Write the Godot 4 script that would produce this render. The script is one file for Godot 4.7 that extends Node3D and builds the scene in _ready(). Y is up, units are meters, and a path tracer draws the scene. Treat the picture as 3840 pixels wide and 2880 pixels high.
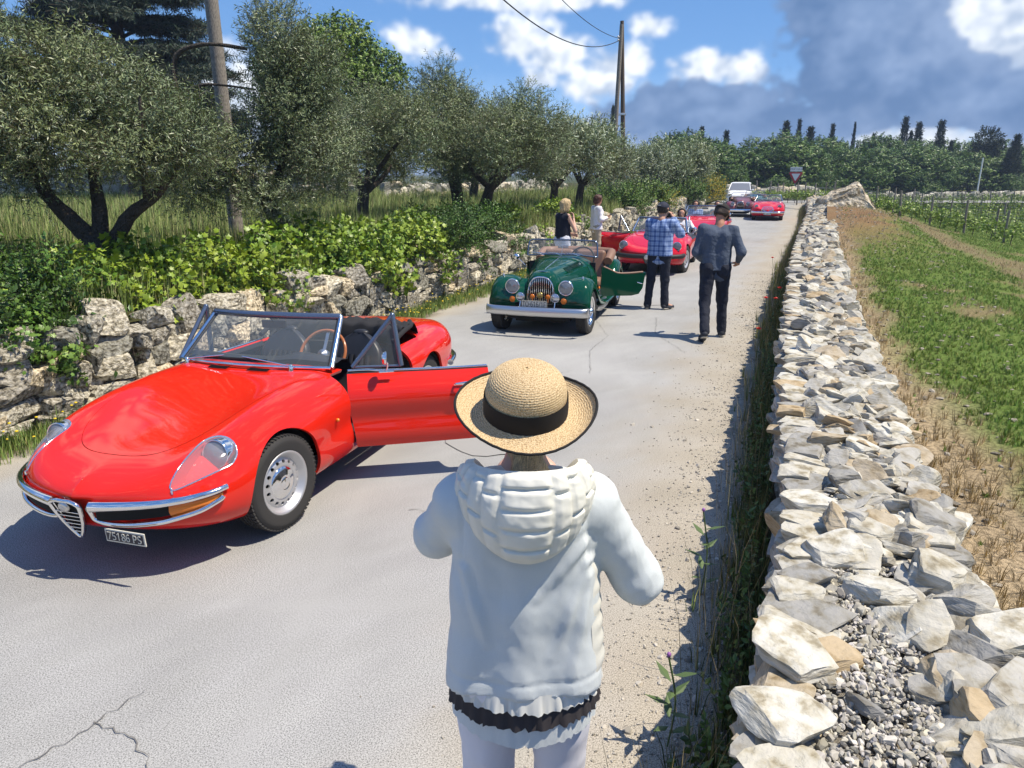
extends Node3D
# A country road between dry stone walls: parked open cars, people on foot, olive trees, vineyard and a stormy sky.

var rng := RandomNumberGenerator.new()
var nz := FastNoiseLite.new()
var used := {}

func _ready():
	rng.seed = 7
	nz.seed = 3
	nz.frequency = 1.0
	nz.fractal_type = FastNoiseLite.FRACTAL_FBM
	nz.fractal_octaves = 3
	var cam := Camera3D.new()
	cam.name = "view_camera"
	cam.fov = 54.8
	cam.near = 0.05
	cam.far = 4000.0
	cam.position = Vector3(0, 2.2, 0)
	cam.rotation_degrees = Vector3(-15.86, 0, 0)
	add_child(cam)
	cam.current = true
	var we := WorldEnvironment.new()
	we.name = "world_environment"
	var env := Environment.new()
	env.background_mode = Environment.BG_SKY
	env.sky = Sky.new()
	env.sky.sky_material = make_sky()
	env.background_energy_multiplier = 1.0
	env.tonemap_mode = Environment.TONE_MAPPER_LINEAR
	env.tonemap_exposure = 1.38
	env.sdfgi_enabled = true
	env.ssao_enabled = true
	env.ssil_enabled = true
	env.fog_enabled = true
	env.fog_density = 0.0006
	env.fog_light_color = Color(0.72, 0.8, 0.92)
	we.environment = env
	add_child(we)
	var sun := DirectionalLight3D.new()
	sun.name = "sun"
	sun.light_energy = 1.5
	sun.light_color = Color(1.0, 0.955, 0.88)
	sun.light_angular_distance = 0.5
	sun.shadow_enabled = true
	add_child(sun)
	sun.look_at_from_position(Vector3.ZERO, -Vector3(0.45, 0.88, 0.1), Vector3(0, 0, 1))
	make_materials()
	var t0 := Time.get_ticks_msec()
	rng.seed = 100
	build_ground()
	print("build_ground ", Time.get_ticks_msec() - t0)
	rng.seed = 101
	build_walls()
	print("build_walls ", Time.get_ticks_msec() - t0)
	rng.seed = 102
	build_duetto()
	print("build_duetto ", Time.get_ticks_msec() - t0)
	rng.seed = 103
	build_roadster()
	print("build_roadster ", Time.get_ticks_msec() - t0)
	rng.seed = 104
	build_far_cars()
	print("build_far_cars ", Time.get_ticks_msec() - t0)
	rng.seed = 105
	build_people()
	print("build_people ", Time.get_ticks_msec() - t0)
	rng.seed = 106
	build_trees()
	print("build_trees ", Time.get_ticks_msec() - t0)
	rng.seed = 107
	build_undergrowth()
	print("build_undergrowth ", Time.get_ticks_msec() - t0)
	rng.seed = 108
	build_field()
	print("build_field ", Time.get_ticks_msec() - t0)
	rng.seed = 109
	build_small()
	print("build_small ", Time.get_ticks_msec() - t0)


# ---------------------------------------------------------------- sky
func sky_noise(az: float, el: float, f: float, o := 0.0) -> float:
	return nz.get_noise_3d(az * f + o, el * f * 1.25 - o, o * 1.7 + f)

var blobs_white := []
var blobs_dark := []

func sky_color(az: float, el: float) -> Color:
	# the air: deep blue above, paler at the horizon
	var e := clampf(el / 90.0, 0.0, 1.0)
	var k := pow(1.0 - e, 7.0)
	var c := Color(0.06, 0.17, 0.45).lerp(Color(0.24, 0.46, 0.78), clampf(k, 0, 1))
	c = c.lerp(Color(0.5, 0.68, 0.9), clampf(1.0 - el / 7.0, 0, 1) * 0.8)
	var n1 := sky_noise(az, el, 0.09)
	var n2 := sky_noise(az, el, 0.3, 5.0)
	var n3 := sky_noise(az, el, 0.9, 11.0)
	var n := n1 * 0.62 + n2 * 0.46 + n3 * 0.26
	# white cumulus
	var w := -1.0
	var up := 0.0
	for b in blobs_white:
		var dx: float = wrapf(az - b[0], -180, 180) / b[2]
		var dy: float = (el - b[1]) / b[3]
		var d := 1.0 - sqrt(dx * dx + dy * dy)
		if d > w:
			w = d
			up = dx * 0.35 + dy * 0.8
	var gen := sky_noise(az * 1.0, el * 1.6, 0.045, 23.0) * 1.5 - 0.42 - clampf((el - 35.0) / 60.0, 0, 1) * 0.3
	if gen > w:
		w = gen
		up = n1 * 1.5
	var a := smoothstep(-0.16, 0.5, w + n * 1.05)
	var lit := clampf(0.56 + 0.34 * up + n2 * 0.9 + n3 * 0.6, 0.0, 1.0)
	var cw := Color(0.4, 0.48, 0.61).lerp(Color(0.84, 0.87, 0.9), lit)
	c = c.lerp(cw, a * 0.96)
	# the dark rain cloud in front of them
	var dk := -1.0
	for b in blobs_dark:
		var dx2: float = wrapf(az - b[0], -180, 180) / b[2]
		var dy2: float = (el - b[1]) / b[3]
		dk = maxf(dk, 1.0 - sqrt(dx2 * dx2 + dy2 * dy2))
	for b in blobs_hole:
		var dx3: float = wrapf(az - b[0], -180, 180) / b[2]
		var dy3: float = (el - b[1]) / b[3]
		dk = minf(dk, -1.0 + 1.25 * sqrt(dx3 * dx3 + dy3 * dy3))
	var ad := smoothstep(-0.03, 0.16, dk + n * 0.6)
	var cd := Color(0.1, 0.18, 0.345).lerp(Color(0.215, 0.31, 0.5), clampf(0.42 + n1 * 0.8 + n2 * 0.6 + n3 * 0.3, 0, 1))
	cd = cd.lerp(Color(0.3, 0.4, 0.62), clampf(1.0 - el / 3.5, 0, 1) * 0.45)
	c = c.lerp(cd, ad * 0.97)
	return c

var blobs_hole := []

func make_sky() -> Material:
	# white heaps: azimuth from the road view, elevation, half width, half height (degrees)
	blobs_white = [[0.8, 8.9, 3.6, 1.7], [3.2, 7.9, 2.2, 1.5], [1.9, 6.5, 1.7, 0.9], [2.0, 11.6, 8.5, 0.8], [8.0, 7.7, 2.6, 1.4], [6.3, 6.0, 3.2, 1.2], [9.5, 9.9, 1.8, 0.9],
		[-6.8, 8.9, 1.9, 1.0], [14.0, 7.2, 3.6, 1.2], [16.0, 7.0, 2.2, 1.4], [31.0, 8.8, 5.6, 3.4], [27.0, 2.3, 6.5, 1.5], [34.0, 1.8, 6.0, 1.0], [7.5, 3.2, 2.6, 1.1], [-19.0, 5.0, 5.0, 3.4],
		[-33, 14, 9, 4], [44, 12, 10, 5], [12, 20, 9, 3], [-8, 27, 10, 5], [30, 30, 12, 6], [-45, 30, 14, 7], [0, 42, 16, 6], [60, 45, 14, 7]]
	blobs_dark = [[13.0, 3.9, 7.4, 2.6], [24.5, 6.6, 7.4, 5.2], [33.0, 3.8, 9.0, 2.3], [18.5, 3.0, 10.0, 2.2], [22.5, 10.5, 4.8, 4.0], [25, 14, 7.5, 4.0], [47, 8, 13, 5], [75, 9, 18, 6], [-95, 8, 22, 6], [150, 11, 30, 6], [32, 21, 11, 4]]
	blobs_hole = [[15.2, 6.9, 2.4, 1.2], [31.4, 9.2, 4.4, 3.0], [27.5, 1.9, 4.6, 1.0]]
	var W := 2048
	var Hh := 1024
	var img := Image.create_empty(W, Hh, false, Image.FORMAT_RGBF)
	# coarse everywhere, fine where the picture looks: the same function, sampled more closely
	var q := 4
	var small := Image.create_empty(W / q, Hh / q, false, Image.FORMAT_RGBF)
	for y in Hh / q:
		var el := 90.0 - (y + 0.5) * 180.0 * q / Hh
		for x in W / q:
			var az := wrapf((x + 0.5) * 360.0 * q / W, -180.0, 180.0)
			small.set_pixel(x, y, sky_color(az, maxf(el, 0.05)) if el > -3.0 else Color(0.22, 0.24, 0.25))
	small.resize(W, Hh, Image.INTERPOLATE_CUBIC)
	img.blit_rect(small, Rect2i(0, 0, W, Hh), Vector2i.ZERO)
	for y in range(int(Hh * (90 - 16) / 180.0), int(Hh * 91 / 180.0)):
		var el2 := 90.0 - (y + 0.5) * 180.0 / Hh
		for x0 in range(-int(W * 40 / 360.0), int(W * 40 / 360.0)):
			img.set_pixel(posmod(x0, W), y, sky_color((x0 + 0.5) * 360.0 / W, maxf(el2, 0.05)))
	var m := PanoramaSkyMaterial.new()
	m.panorama = ImageTexture.create_from_image(img)
	m.energy_multiplier = 1.0
	return m


# ---------------------------------------------------------------- names and tags
func numbered(s: String) -> String:
	if not used.has(s):
		used[s] = 0
		return s
	used[s] += 1
	return "%s_%03d" % [s, used[s]]

func tag(o: Node, label: String, category := "", group := "", kind := "") -> Node:
	if label:
		o.set_meta("label", label)
	if category:
		o.set_meta("category", category)
	if group:
		o.set_meta("group", group)
	if kind:
		o.set_meta("kind", kind)
	return o

func thing(called: String, label: String, category: String, at := Vector3.ZERO, yaw := 0.0, group := "") -> Node3D:
	var o := Node3D.new()
	o.name = numbered(called)
	add_child(o, true)
	o.position = at
	o.rotation.y = yaw
	tag(o, label, category, group)
	return o

func part(called: String, mesh: Mesh, mat: Material, parent: Node, label := "") -> MeshInstance3D:
	var o := MeshInstance3D.new()
	o.name = called if parent != self else numbered(called)
	o.mesh = mesh
	if mat:
		o.material_override = mat
	parent.add_child(o, true)
	if label:
		o.set_meta("label", label)
	return o

func struct(called: String, mesh: Mesh, mat: Material) -> MeshInstance3D:
	var o := part(called, mesh, mat, self)
	o.set_meta("kind", "structure")
	return o

func copy_of(src: Node3D, at: Vector3, yaw: float, label: String, scale := Vector3.ONE) -> Node3D:
	var o: Node3D = src.duplicate()
	var base := String(src.name)
	var r := RegEx.create_from_string("_\\d{3}$")
	o.name = numbered(r.sub(base, ""))
	add_child(o)
	o.transform = Transform3D(Basis(Vector3.UP, yaw).scaled_local(scale), at)
	if label:
		o.set_meta("label", label)
	return o

func many(called: String, mesh: Mesh, mat: Material, where: Array, cols: PackedColorArray, parent: Node) -> MultiMeshInstance3D:
	var mm := MultiMesh.new()
	mm.transform_format = MultiMesh.TRANSFORM_3D
	mm.use_colors = cols.size() > 0
	mm.mesh = mesh
	mm.instance_count = where.size()
	for i in where.size():
		mm.set_instance_transform(i, where[i])
		if mm.use_colors:
			mm.set_instance_color(i, cols[i])
	var o := MultiMeshInstance3D.new()
	o.name = called if parent != self else numbered(called)
	o.multimesh = mm
	o.material_override = mat
	parent.add_child(o, true)
	if parent != self:
		o.set_meta("kind", "stuff")
	return o


# ---------------------------------------------------------------- materials
var M := {}

func lin(r: float, g: float, b: float) -> Color:
	return Color(r, g, b).linear_to_srgb()

func mat(name: String, c: Color, rough := 0.6, metal := 0.0, spec := 0.5) -> StandardMaterial3D:
	var m := StandardMaterial3D.new()
	m.resource_name = name
	m.albedo_color = c
	m.roughness = rough
	m.metallic = metal
	m.metallic_specular = spec
	m.cull_mode = BaseMaterial3D.CULL_DISABLED
	M[name] = m
	return m

func ntex(freq: float, oct: int, cols: Array, offs: Array, seed := 1, size := 512, kind := FastNoiseLite.TYPE_SIMPLEX_SMOOTH, warp := 0.0) -> NoiseTexture2D:
	var f := FastNoiseLite.new()
	f.noise_type = kind
	f.seed = seed
	f.frequency = freq
	f.fractal_octaves = oct
	f.fractal_gain = 0.55
	if kind == FastNoiseLite.TYPE_CELLULAR:
		f.cellular_return_type = FastNoiseLite.RETURN_DISTANCE
	if warp > 0:
		f.domain_warp_enabled = true
		f.domain_warp_amplitude = warp
		f.domain_warp_frequency = freq * 1.5
	var t := NoiseTexture2D.new()
	t.width = size
	t.height = size
	t.seamless = true
	t.noise = f
	if cols.size():
		var g := Gradient.new()
		g.offsets = PackedFloat32Array(offs)
		g.colors = PackedColorArray(cols)
		t.color_ramp = g
	return t

func tri_tex(m: StandardMaterial3D, tex: Texture2D, scale: float, world := true) -> StandardMaterial3D:
	m.albedo_texture = tex
	m.uv1_triplanar = true
	m.uv1_world_triplanar = world
	m.uv1_scale = Vector3(scale, scale, scale)
	return m

func bump(m: StandardMaterial3D, tex: Texture2D, cm: float) -> StandardMaterial3D:
	m.heightmap_enabled = true
	m.heightmap_texture = tex
	m.heightmap_scale = cm
	return m

func make_materials():
	var grey := func(v): return Color(v, v, v)
	var fine := ntex(0.14, 4, [grey.call(0.62), grey.call(0.9), grey.call(1.0)], [0.25, 0.5, 0.75], 5, 512)
	var grain := ntex(0.22, 3, [], [], 9, 512)
	var rocky := ntex(0.012, 6, [Color(0.7, 0.66, 0.58), Color(0.88, 0.86, 0.81), Color(0.97, 0.97, 0.96), Color(1, 1, 1)], [0.18, 0.36, 0.55, 0.75], 15, 512, FastNoiseLite.TYPE_SIMPLEX_SMOOTH, 14)
	var rockb := ntex(0.02, 6, [], [], 21, 512, FastNoiseLite.TYPE_SIMPLEX_SMOOTH, 20)
	var m: StandardMaterial3D
	# ground
	m = mat("asphalt", Color.WHITE, 0.93, 0, 0.25)
	tri_tex(m, ntex(0.3, 3, [grey.call(0.52), grey.call(0.8), grey.call(0.9), grey.call(1.0)], [0.2, 0.38, 0.6, 0.8], 5, 1024), 0.42)
	m.vertex_color_use_as_albedo = true
	m = mat("soil", Color.WHITE, 0.97, 0, 0.2)
	tri_tex(m, ntex(0.05, 5, [grey.call(0.72), grey.call(0.9), grey.call(1.0)], [0.25, 0.5, 0.75], 31, 512), 0.9)
	m.vertex_color_use_as_albedo = true
	bump(m, grain, 1.0)
	mat("crack", lin(0.15, 0.145, 0.135), 0.95)
	mat("patch", lin(0.3, 0.295, 0.285), 0.95)
	bump(M.patch, grain, 0.5)
	# stone, in several tones
	var tones := [[0.5, 0.48, 0.42], [0.42, 0.41, 0.38], [0.44, 0.38, 0.29], [0.45, 0.36, 0.24], [0.31, 0.305, 0.29], [0.25, 0.25, 0.25], [0.58, 0.565, 0.51]]
	for i in tones.size():
		m = mat("slab%d" % i, lin(tones[i][0], tones[i][1], tones[i][2]), 0.9, 0, 0.3)
		tri_tex(m, rocky, 1.6)
		m.uv1_scale = Vector3(1.5, 6.5, 1.5)
		bump(m, rockb, 0.7)
	tones = [[0.4, 0.38, 0.33], [0.33, 0.32, 0.29], [0.27, 0.26, 0.24], [0.42, 0.37, 0.29], [0.2, 0.2, 0.185]]
	var lich := ntex(0.016, 6, [Color(0.36, 0.35, 0.33), Color(0.62, 0.6, 0.55), Color(0.95, 0.94, 0.9), Color(1, 1, 1)], [0.22, 0.4, 0.56, 0.75], 61, 512, FastNoiseLite.TYPE_SIMPLEX_SMOOTH, 20)
	for i in tones.size():
		m = mat("stone%d" % i, lin(tones[i][0] * 1.8, tones[i][1] * 1.78, tones[i][2] * 1.72), 0.92, 0, 0.3)
		tri_tex(m, lich, 2.3)
		bump(m, rockb, 1.6)
	m = mat("gravel", Color.WHITE, 0.95, 0, 0.3)
	m.vertex_color_use_as_albedo = true
	m = mat("gravel_bed", lin(0.5, 0.46, 0.39), 0.95)
	tri_tex(m, ntex(0.25, 3, [grey.call(0.4), grey.call(0.8), grey.call(1.0)], [0.3, 0.5, 0.7], 35, 512), 3.0)
	bump(m, grain, 1.2)
	m = mat("core", lin(0.15, 0.14, 0.12), 0.97)
	m = mat("boulder", lin(0.66, 0.6, 0.5), 0.92)
	tri_tex(m, ntex(0.012, 6, [Color(0.55, 0.5, 0.42), Color(0.85, 0.82, 0.75), Color(1, 1, 1)], [0.25, 0.5, 0.72], 63, 512, FastNoiseLite.TYPE_SIMPLEX_SMOOTH, 20), 0.5)
	bump(m, rockb, 12.0)
	# plants
	for p in [["leaf", 0.45, 0.45], ["olive_leaf", 0.4, 0.55], ["grass_blade", 0.6, 0.4], ["needle", 0.6, 0.1]]:
		m = mat(p[0], Color.WHITE, p[1], 0, 0.5)
		m.vertex_color_use_as_albedo = true
		m.backlight_enabled = true
		m.backlight = Color(p[2], p[2], p[2] * 0.6)
	m = mat("petal", Color.WHITE, 0.6)
	m.vertex_color_use_as_albedo = true
	m.backlight_enabled = true
	m.backlight = Color(0.4, 0.3, 0.3)
	m = mat("bark", lin(0.1, 0.085, 0.07), 0.95)
	tri_tex(m, rocky, 3.0)
	bump(m, rockb, 6.0)
	m = mat("pole_wood", lin(0.34, 0.3, 0.25), 0.9)
	m.albedo_texture = ntex(0.03, 5, [grey.call(0.5), grey.call(0.9), grey.call(1)], [0.25, 0.5, 0.75], 33, 512)
	m.uv1_triplanar = true
	m.uv1_world_triplanar = true
	m.uv1_scale = Vector3(9, 0.8, 9)
	m = mat("pole_dark", lin(0.1, 0.075, 0.055), 0.9)
	# cars
	m = mat("red_paint", lin(0.64, 0.018, 0.008), 0.4, 0, 0.0)
	m.clearcoat_enabled = true
	m.clearcoat = 1.0
	m.clearcoat_roughness = 0.04
	m = mat("crimson_paint", lin(0.56, 0.008, 0.02), 0.4, 0, 0.0)
	m.clearcoat_enabled = true
	m.clearcoat_roughness = 0.05
	m = mat("green_paint", lin(0.003, 0.052, 0.027), 0.4, 0, 0.0)
	m.clearcoat_enabled = true
	m.clearcoat_roughness = 0.04
	m = mat("maroon_paint", lin(0.14, 0.008, 0.016), 0.3)
	m.clearcoat_enabled = true
	m = mat("white_paint", lin(0.8, 0.8, 0.8), 0.3)
	m.clearcoat_enabled = true
	mat("chrome", lin(0.82, 0.82, 0.83), 0.08, 1.0)
	mat("steel", lin(0.6, 0.6, 0.6), 0.32, 1.0)
	mat("silver_wheel", lin(0.56, 0.56, 0.57), 0.4, 0.7)
	m = mat("rubber", lin(0.035, 0.034, 0.033), 0.75, 0, 0.4)
	bump(m, grain, 0.2)
	m = mat("black_leather", lin(0.016, 0.016, 0.019), 0.42)
	bump(m, grain, 0.15)
	m = mat("tan_leather", lin(0.23, 0.13, 0.085), 0.5)
	bump(m, grain, 0.15)
	mat("black", lin(0.012, 0.012, 0.013), 0.6)
	mat("black_cloth", lin(0.014, 0.014, 0.016), 0.9)
	mat("black_hole", lin(0.004, 0.004, 0.004), 0.9)
	mat("carpet", lin(0.02, 0.02, 0.022), 0.95)
	mat("frame_blue", lin(0.16, 0.2, 0.27), 0.22, 0.75)
	m = mat("glass", Color(0.9, 0.95, 0.95, 0.06), 0.02)
	m.transparency = BaseMaterial3D.TRANSPARENCY_ALPHA
	m = mat("lens", Color(0.85, 0.88, 0.92, 0.14), 0.04)
	m.transparency = BaseMaterial3D.TRANSPARENCY_ALPHA
	mat("reflector", lin(0.55, 0.57, 0.6), 0.22, 0.9)
	bump(M.reflector, ntex(0.09, 2, [], [], 4, 128), 0.6)
	mat("lamp_glass", lin(0.24, 0.25, 0.27), 0.08, 0.25)
	bump(M.lamp_glass, ntex(0.06, 2, [], [], 8, 128), 0.8)
	mat("amber", lin(0.75, 0.2, 0.02), 0.15)
	mat("wood_rim", lin(0.35, 0.12, 0.04), 0.2)
	mat("plate_black", lin(0.014, 0.015, 0.03), 0.45)
	mat("plate_white", lin(0.62, 0.6, 0.52), 0.5)
	mat("gold", lin(0.6, 0.45, 0.16), 0.25, 0.8)
	mat("sign_white", lin(0.75, 0.75, 0.74), 0.5)
	mat("sign_red", lin(0.5, 0.02, 0.03), 0.5)
	mat("galvanised", lin(0.42, 0.43, 0.44), 0.45, 0.6)
	# people
	m = mat("skin", lin(0.5, 0.27, 0.18), 0.5)
	m.subsurf_scatter_enabled = true
	m.subsurf_scatter_strength = 0.08
	m = mat("fair_skin", lin(0.58, 0.34, 0.25), 0.5)
	m = mat("tanned_skin", lin(0.42, 0.2, 0.12), 0.5)
	var weave := ntex(0.3, 2, [grey.call(0.86), grey.call(1)], [0.3, 0.7], 71, 256)
	var fold := ntex(0.02, 3, [], [], 75, 256)
	m = mat("white_jersey", lin(0.69, 0.735, 0.74), 0.9)
	tri_tex(m, weave, 8, false)
	bump(m, grain, 0.12)
	m = mat("white_nylon", lin(0.68, 0.67, 0.6), 0.42)
	bump(m, fold, 0.1)
	M.white_nylon.uv1_triplanar = true
	M.white_nylon.uv1_scale = Vector3(3, 3, 3)
	m = mat("white_denim", lin(0.76, 0.77, 0.85), 0.88)
	tri_tex(m, weave, 14, false)
	mat("dark_lace", lin(0.035, 0.03, 0.032), 0.9)
	mat("ruffle_white", lin(0.6, 0.6, 0.56), 0.9)
	m = mat("navy_jeans", lin(0.012, 0.016, 0.032), 0.9)
	tri_tex(m, weave, 3, false)
	bump(M.navy_jeans, fold, 0.9)
	m = mat("slate_knit", lin(0.075, 0.1, 0.15), 0.9)
	tri_tex(m, weave, 3, false)
	bump(m, fold, 0.9)
	mat("navy_knit", lin(0.008, 0.01, 0.022), 0.9)
	mat("navy_cap", lin(0.01, 0.014, 0.035), 0.8)
	mat("black_cap", lin(0.012, 0.011, 0.011), 0.85)
	mat("white_shirt", lin(0.8, 0.8, 0.84), 0.85)
	mat("beige_cloth", lin(0.45, 0.38, 0.28), 0.9)
	mat("shoe_dark", lin(0.02, 0.024, 0.035), 0.7)
	mat("shoe_sole", lin(0.55, 0.52, 0.45), 0.8)
	mat("hair_blond", lin(0.85, 0.62, 0.32), 0.45)
	mat("hair_auburn", lin(0.11, 0.035, 0.02), 0.45)
	mat("hair_brown", lin(0.06, 0.035, 0.02), 0.5)
	mat("hair_grey", lin(0.2, 0.17, 0.15), 0.6)
	for h in ["hair_blond", "hair_auburn", "hair_brown", "hair_grey"]:
		var strands := ntex(0.05, 3, [grey.call(0.6), grey.call(1.0)], [0.3, 0.7], 81, 256)
		M[h].albedo_texture = strands
		M[h].uv1_triplanar = true
		M[h].uv1_scale = Vector3(24, 3, 24)
		bump(M[h], strands, 0.6)
	m = mat("straw", lin(0.68, 0.54, 0.34), 0.75)
	tri_tex(m, ntex(0.12, 3, [Color(0.66, 0.58, 0.48), Color(0.92, 0.9, 0.85), Color(1, 1, 1)], [0.25, 0.5, 0.75], 83, 256), 7, false)
	mat("ribbon", lin(0.006, 0.006, 0.007), 0.85)
	mat("phone", lin(0.02, 0.02, 0.022), 0.2)


# ---------------------------------------------------------------- meshes
class B:
	var v := PackedVector3Array()
	var n := PackedVector3Array()
	var c := PackedColorArray()
	var ix := PackedInt32Array()
	var colored := false
	var col := Color.WHITE

	func put(p: Vector3, nn: Vector3) -> int:
		v.append(p)
		n.append(nn)
		if colored:
			c.append(col)
		return v.size() - 1

	func tri(a: Vector3, b: Vector3, d: Vector3):
		var nn := (b - a).cross(d - a).normalized()
		var k := put(a, nn)
		put(b, nn)
		put(d, nn)
		ix.append_array([k, k + 1, k + 2])

	func quad(a: Vector3, b: Vector3, d: Vector3, e: Vector3):
		var nn := (b - a).cross(d - a) + (d - a).cross(e - a)
		nn = nn.normalized()
		var k := put(a, nn)
		put(b, nn)
		put(d, nn)
		put(e, nn)
		ix.append_array([k, k + 1, k + 2, k, k + 2, k + 3])

	func grid(pts: Array, wrap_i := false, wrap_j := false):
		# pts: rows of PackedVector3Array; smooth normals by differences
		var R := pts.size()
		var C: int = pts[0].size()
		var k := v.size()
		for i in R:
			for j in C:
				var ip: int = (i + 1) % R if wrap_i else mini(i + 1, R - 1)
				var im: int = (i - 1 + R) % R if wrap_i else maxi(i - 1, 0)
				var jp: int = (j + 1) % C if wrap_j else mini(j + 1, C - 1)
				var jm: int = (j - 1 + C) % C if wrap_j else maxi(j - 1, 0)
				var nn: Vector3 = (pts[ip][j] - pts[im][j]).cross(pts[i][jp] - pts[i][jm])
				if nn.length_squared() < 1e-16:
					var i2: int = mini(i + 1, R - 1) if i == 0 else maxi(i - 1, 0)
					nn = (pts[mini(i2 + 1, R - 1)][j] - pts[maxi(i2 - 1, 0)][j]).cross(pts[i2][jp] - pts[i2][jm])
				put(pts[i][j], nn.normalized())
		for i in (R if wrap_i else R - 1):
			for j in (C if wrap_j else C - 1):
				var a := k + i * C + j
				var b := k + ((i + 1) % R) * C + j
				var d := k + ((i + 1) % R) * C + (j + 1) % C
				var e := k + i * C + (j + 1) % C
				ix.append_array([a, b, d, a, d, e])

	func box(center: Vector3, size: Vector3, basis := Basis(), bevel := 0.0):
		var h := size * 0.5
		if bevel <= 0.0:
			for ax in 3:
				for s in [-1.0, 1.0]:
					var u := Vector3.ZERO
					var w := Vector3.ZERO
					var d := Vector3.ZERO
					d[ax] = h[ax] * s
					u[(ax + 1) % 3] = h[(ax + 1) % 3]
					w[(ax + 2) % 3] = h[(ax + 2) % 3] * s
					quad(center + basis * (d - u - w), center + basis * (d + u - w), center + basis * (d + u + w), center + basis * (d - u + w))
			return
		var e := Vector3(minf(bevel, h.x), minf(bevel, h.y), minf(bevel, h.z))
		var inner := h - e
		# rounded box from a cube sphere
		var N := 3
		for ax in 3:
			for s in [-1.0, 1.0]:
				var rows := []
				for i in N + 3:
					var row := PackedVector3Array()
					for j in N + 3:
						var p := Vector3.ZERO
						p[ax] = s
						p[(ax + 1) % 3] = soft(i, N)
						p[(ax + 2) % 3] = soft(j, N) * s
						var q := Vector3(clampf(p.x * 2.0, -1, 1), clampf(p.y * 2.0, -1, 1), clampf(p.z * 2.0, -1, 1))
						var dir := Vector3(p.x if absf(p.x) > 0.5 else 0.0, p.y if absf(p.y) > 0.5 else 0.0, p.z if absf(p.z) > 0.5 else 0.0)
						dir[ax] = s
						dir = (dir * 2.0 - Vector3(signf(dir.x), signf(dir.y), signf(dir.z))).normalized()
						row.append(center + basis * (Vector3(q.x * inner.x, q.y * inner.y, q.z * inner.z) + dir * e))
					rows.append(row)
				grid(rows)

	func soft(i: int, N: int) -> float:
		var t := [-1.0, -0.75, -0.5, 0.5, 0.75, 1.0]
		return t[i]

	func tube(pts: PackedVector3Array, radii, sides := 8, caps := true, closed := false, flat := 1.0, up0 := Vector3.UP):
		var R := pts.size()
		var rows := []
		var up := up0
		for i in R:
			var t: Vector3
			if closed:
				t = (pts[(i + 1) % R] - pts[(i - 1 + R) % R]).normalized()
			else:
				t = (pts[mini(i + 1, R - 1)] - pts[maxi(i - 1, 0)]).normalized()
			var side := t.cross(up)
			if side.length() < 0.05:
				side = t.cross(Vector3(1, 0.1, 0.3))
			side = side.normalized()
			up = side.cross(t).normalized()
			var r: float = radii if radii is float or radii is int else radii[i]
			var row := PackedVector3Array()
			for j in sides:
				var a := TAU * j / sides
				row.append(pts[i] + (side * cos(a) + up * sin(a) * flat) * r)
			rows.append(row)
		grid(rows, closed, true)
		if caps and not closed:
			for e in [0, R - 1]:
				var cen := pts[e]
				for j in sides:
					tri(cen, rows[e][j], rows[e][(j + 1) % sides])

	func lathe(prof: Array, xf := Transform3D(), segs := 24):
		# prof: Vector2(radius, height) along local y
		var rows := []
		for p in prof:
			var row := PackedVector3Array()
			for j in segs:
				var a := TAU * j / segs
				row.append(xf * Vector3(cos(a) * p.x, p.y, sin(a) * p.x))
			rows.append(row)
		grid(rows, false, true)

	func ball(center: Vector3, r: Vector3, segs := 12, rings := 8, basis := Basis()):
		var rows := []
		for i in rings + 1:
			var th := PI * i / rings
			var row := PackedVector3Array()
			for j in segs:
				var a := TAU * j / segs
				row.append(center + basis * Vector3(sin(th) * cos(a) * r.x, cos(th) * r.y, sin(th) * sin(a) * r.z))
			rows.append(row)
		var k := v.size()
		grid(rows, false, true)
		for i in range(k, v.size()):
			var d: Vector3 = basis.inverse() * (v[i] - center)
			n[i] = (basis * Vector3(d.x / (r.x * r.x), d.y / (r.y * r.y), d.z / (r.z * r.z))).normalized()

	func plate(poly: PackedVector2Array, xf: Transform3D, depth: float):
		# a flat outline in local xy given a thickness along local z
		var idx := Geometry2D.triangulate_polygon(poly)
		for s in [0.0, depth]:
			for i in range(0, idx.size(), 3):
				tri(xf * Vector3(poly[idx[i]].x, poly[idx[i]].y, s), xf * Vector3(poly[idx[i + 1]].x, poly[idx[i + 1]].y, s), xf * Vector3(poly[idx[i + 2]].x, poly[idx[i + 2]].y, s))
		if depth != 0.0:
			for i in poly.size():
				var a := poly[i]
				var b := poly[(i + 1) % poly.size()]
				quad(xf * Vector3(a.x, a.y, 0), xf * Vector3(b.x, b.y, 0), xf * Vector3(b.x, b.y, depth), xf * Vector3(a.x, a.y, depth))

	func add(o: B, xf: Transform3D):
		var k := v.size()
		var nb := xf.basis.inverse().transposed()
		for i in o.v.size():
			v.append(xf * o.v[i])
			n.append((nb * o.n[i]).normalized())
			if colored:
				c.append(o.c[i] if o.colored else col)
		for i in o.ix:
			ix.append(k + i)

	func soup(T: Dictionary, offset := 0.0):
		var k := v.size()
		for i in T.p.size():
			v.append(T.p[i] + T.n[i] * offset)
			n.append(T.n[i])
			ix.append(k + i)

	func done(outward := true) -> ArrayMesh:
		# each face is wound clockwise as seen from the side its normals point to
		for i in range(0, ix.size(), 3):
			var a := ix[i]
			var b := ix[i + 1]
			var d := ix[i + 2]
			if (v[b] - v[a]).cross(v[d] - v[a]).dot(n[a] + n[b] + n[d]) > 0.0:
				ix[i + 1] = d
				ix[i + 2] = b
		var arr := []
		arr.resize(Mesh.ARRAY_MAX)
		arr[Mesh.ARRAY_VERTEX] = v
		arr[Mesh.ARRAY_NORMAL] = n
		if colored:
			arr[Mesh.ARRAY_COLOR] = c
		arr[Mesh.ARRAY_INDEX] = ix
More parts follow.
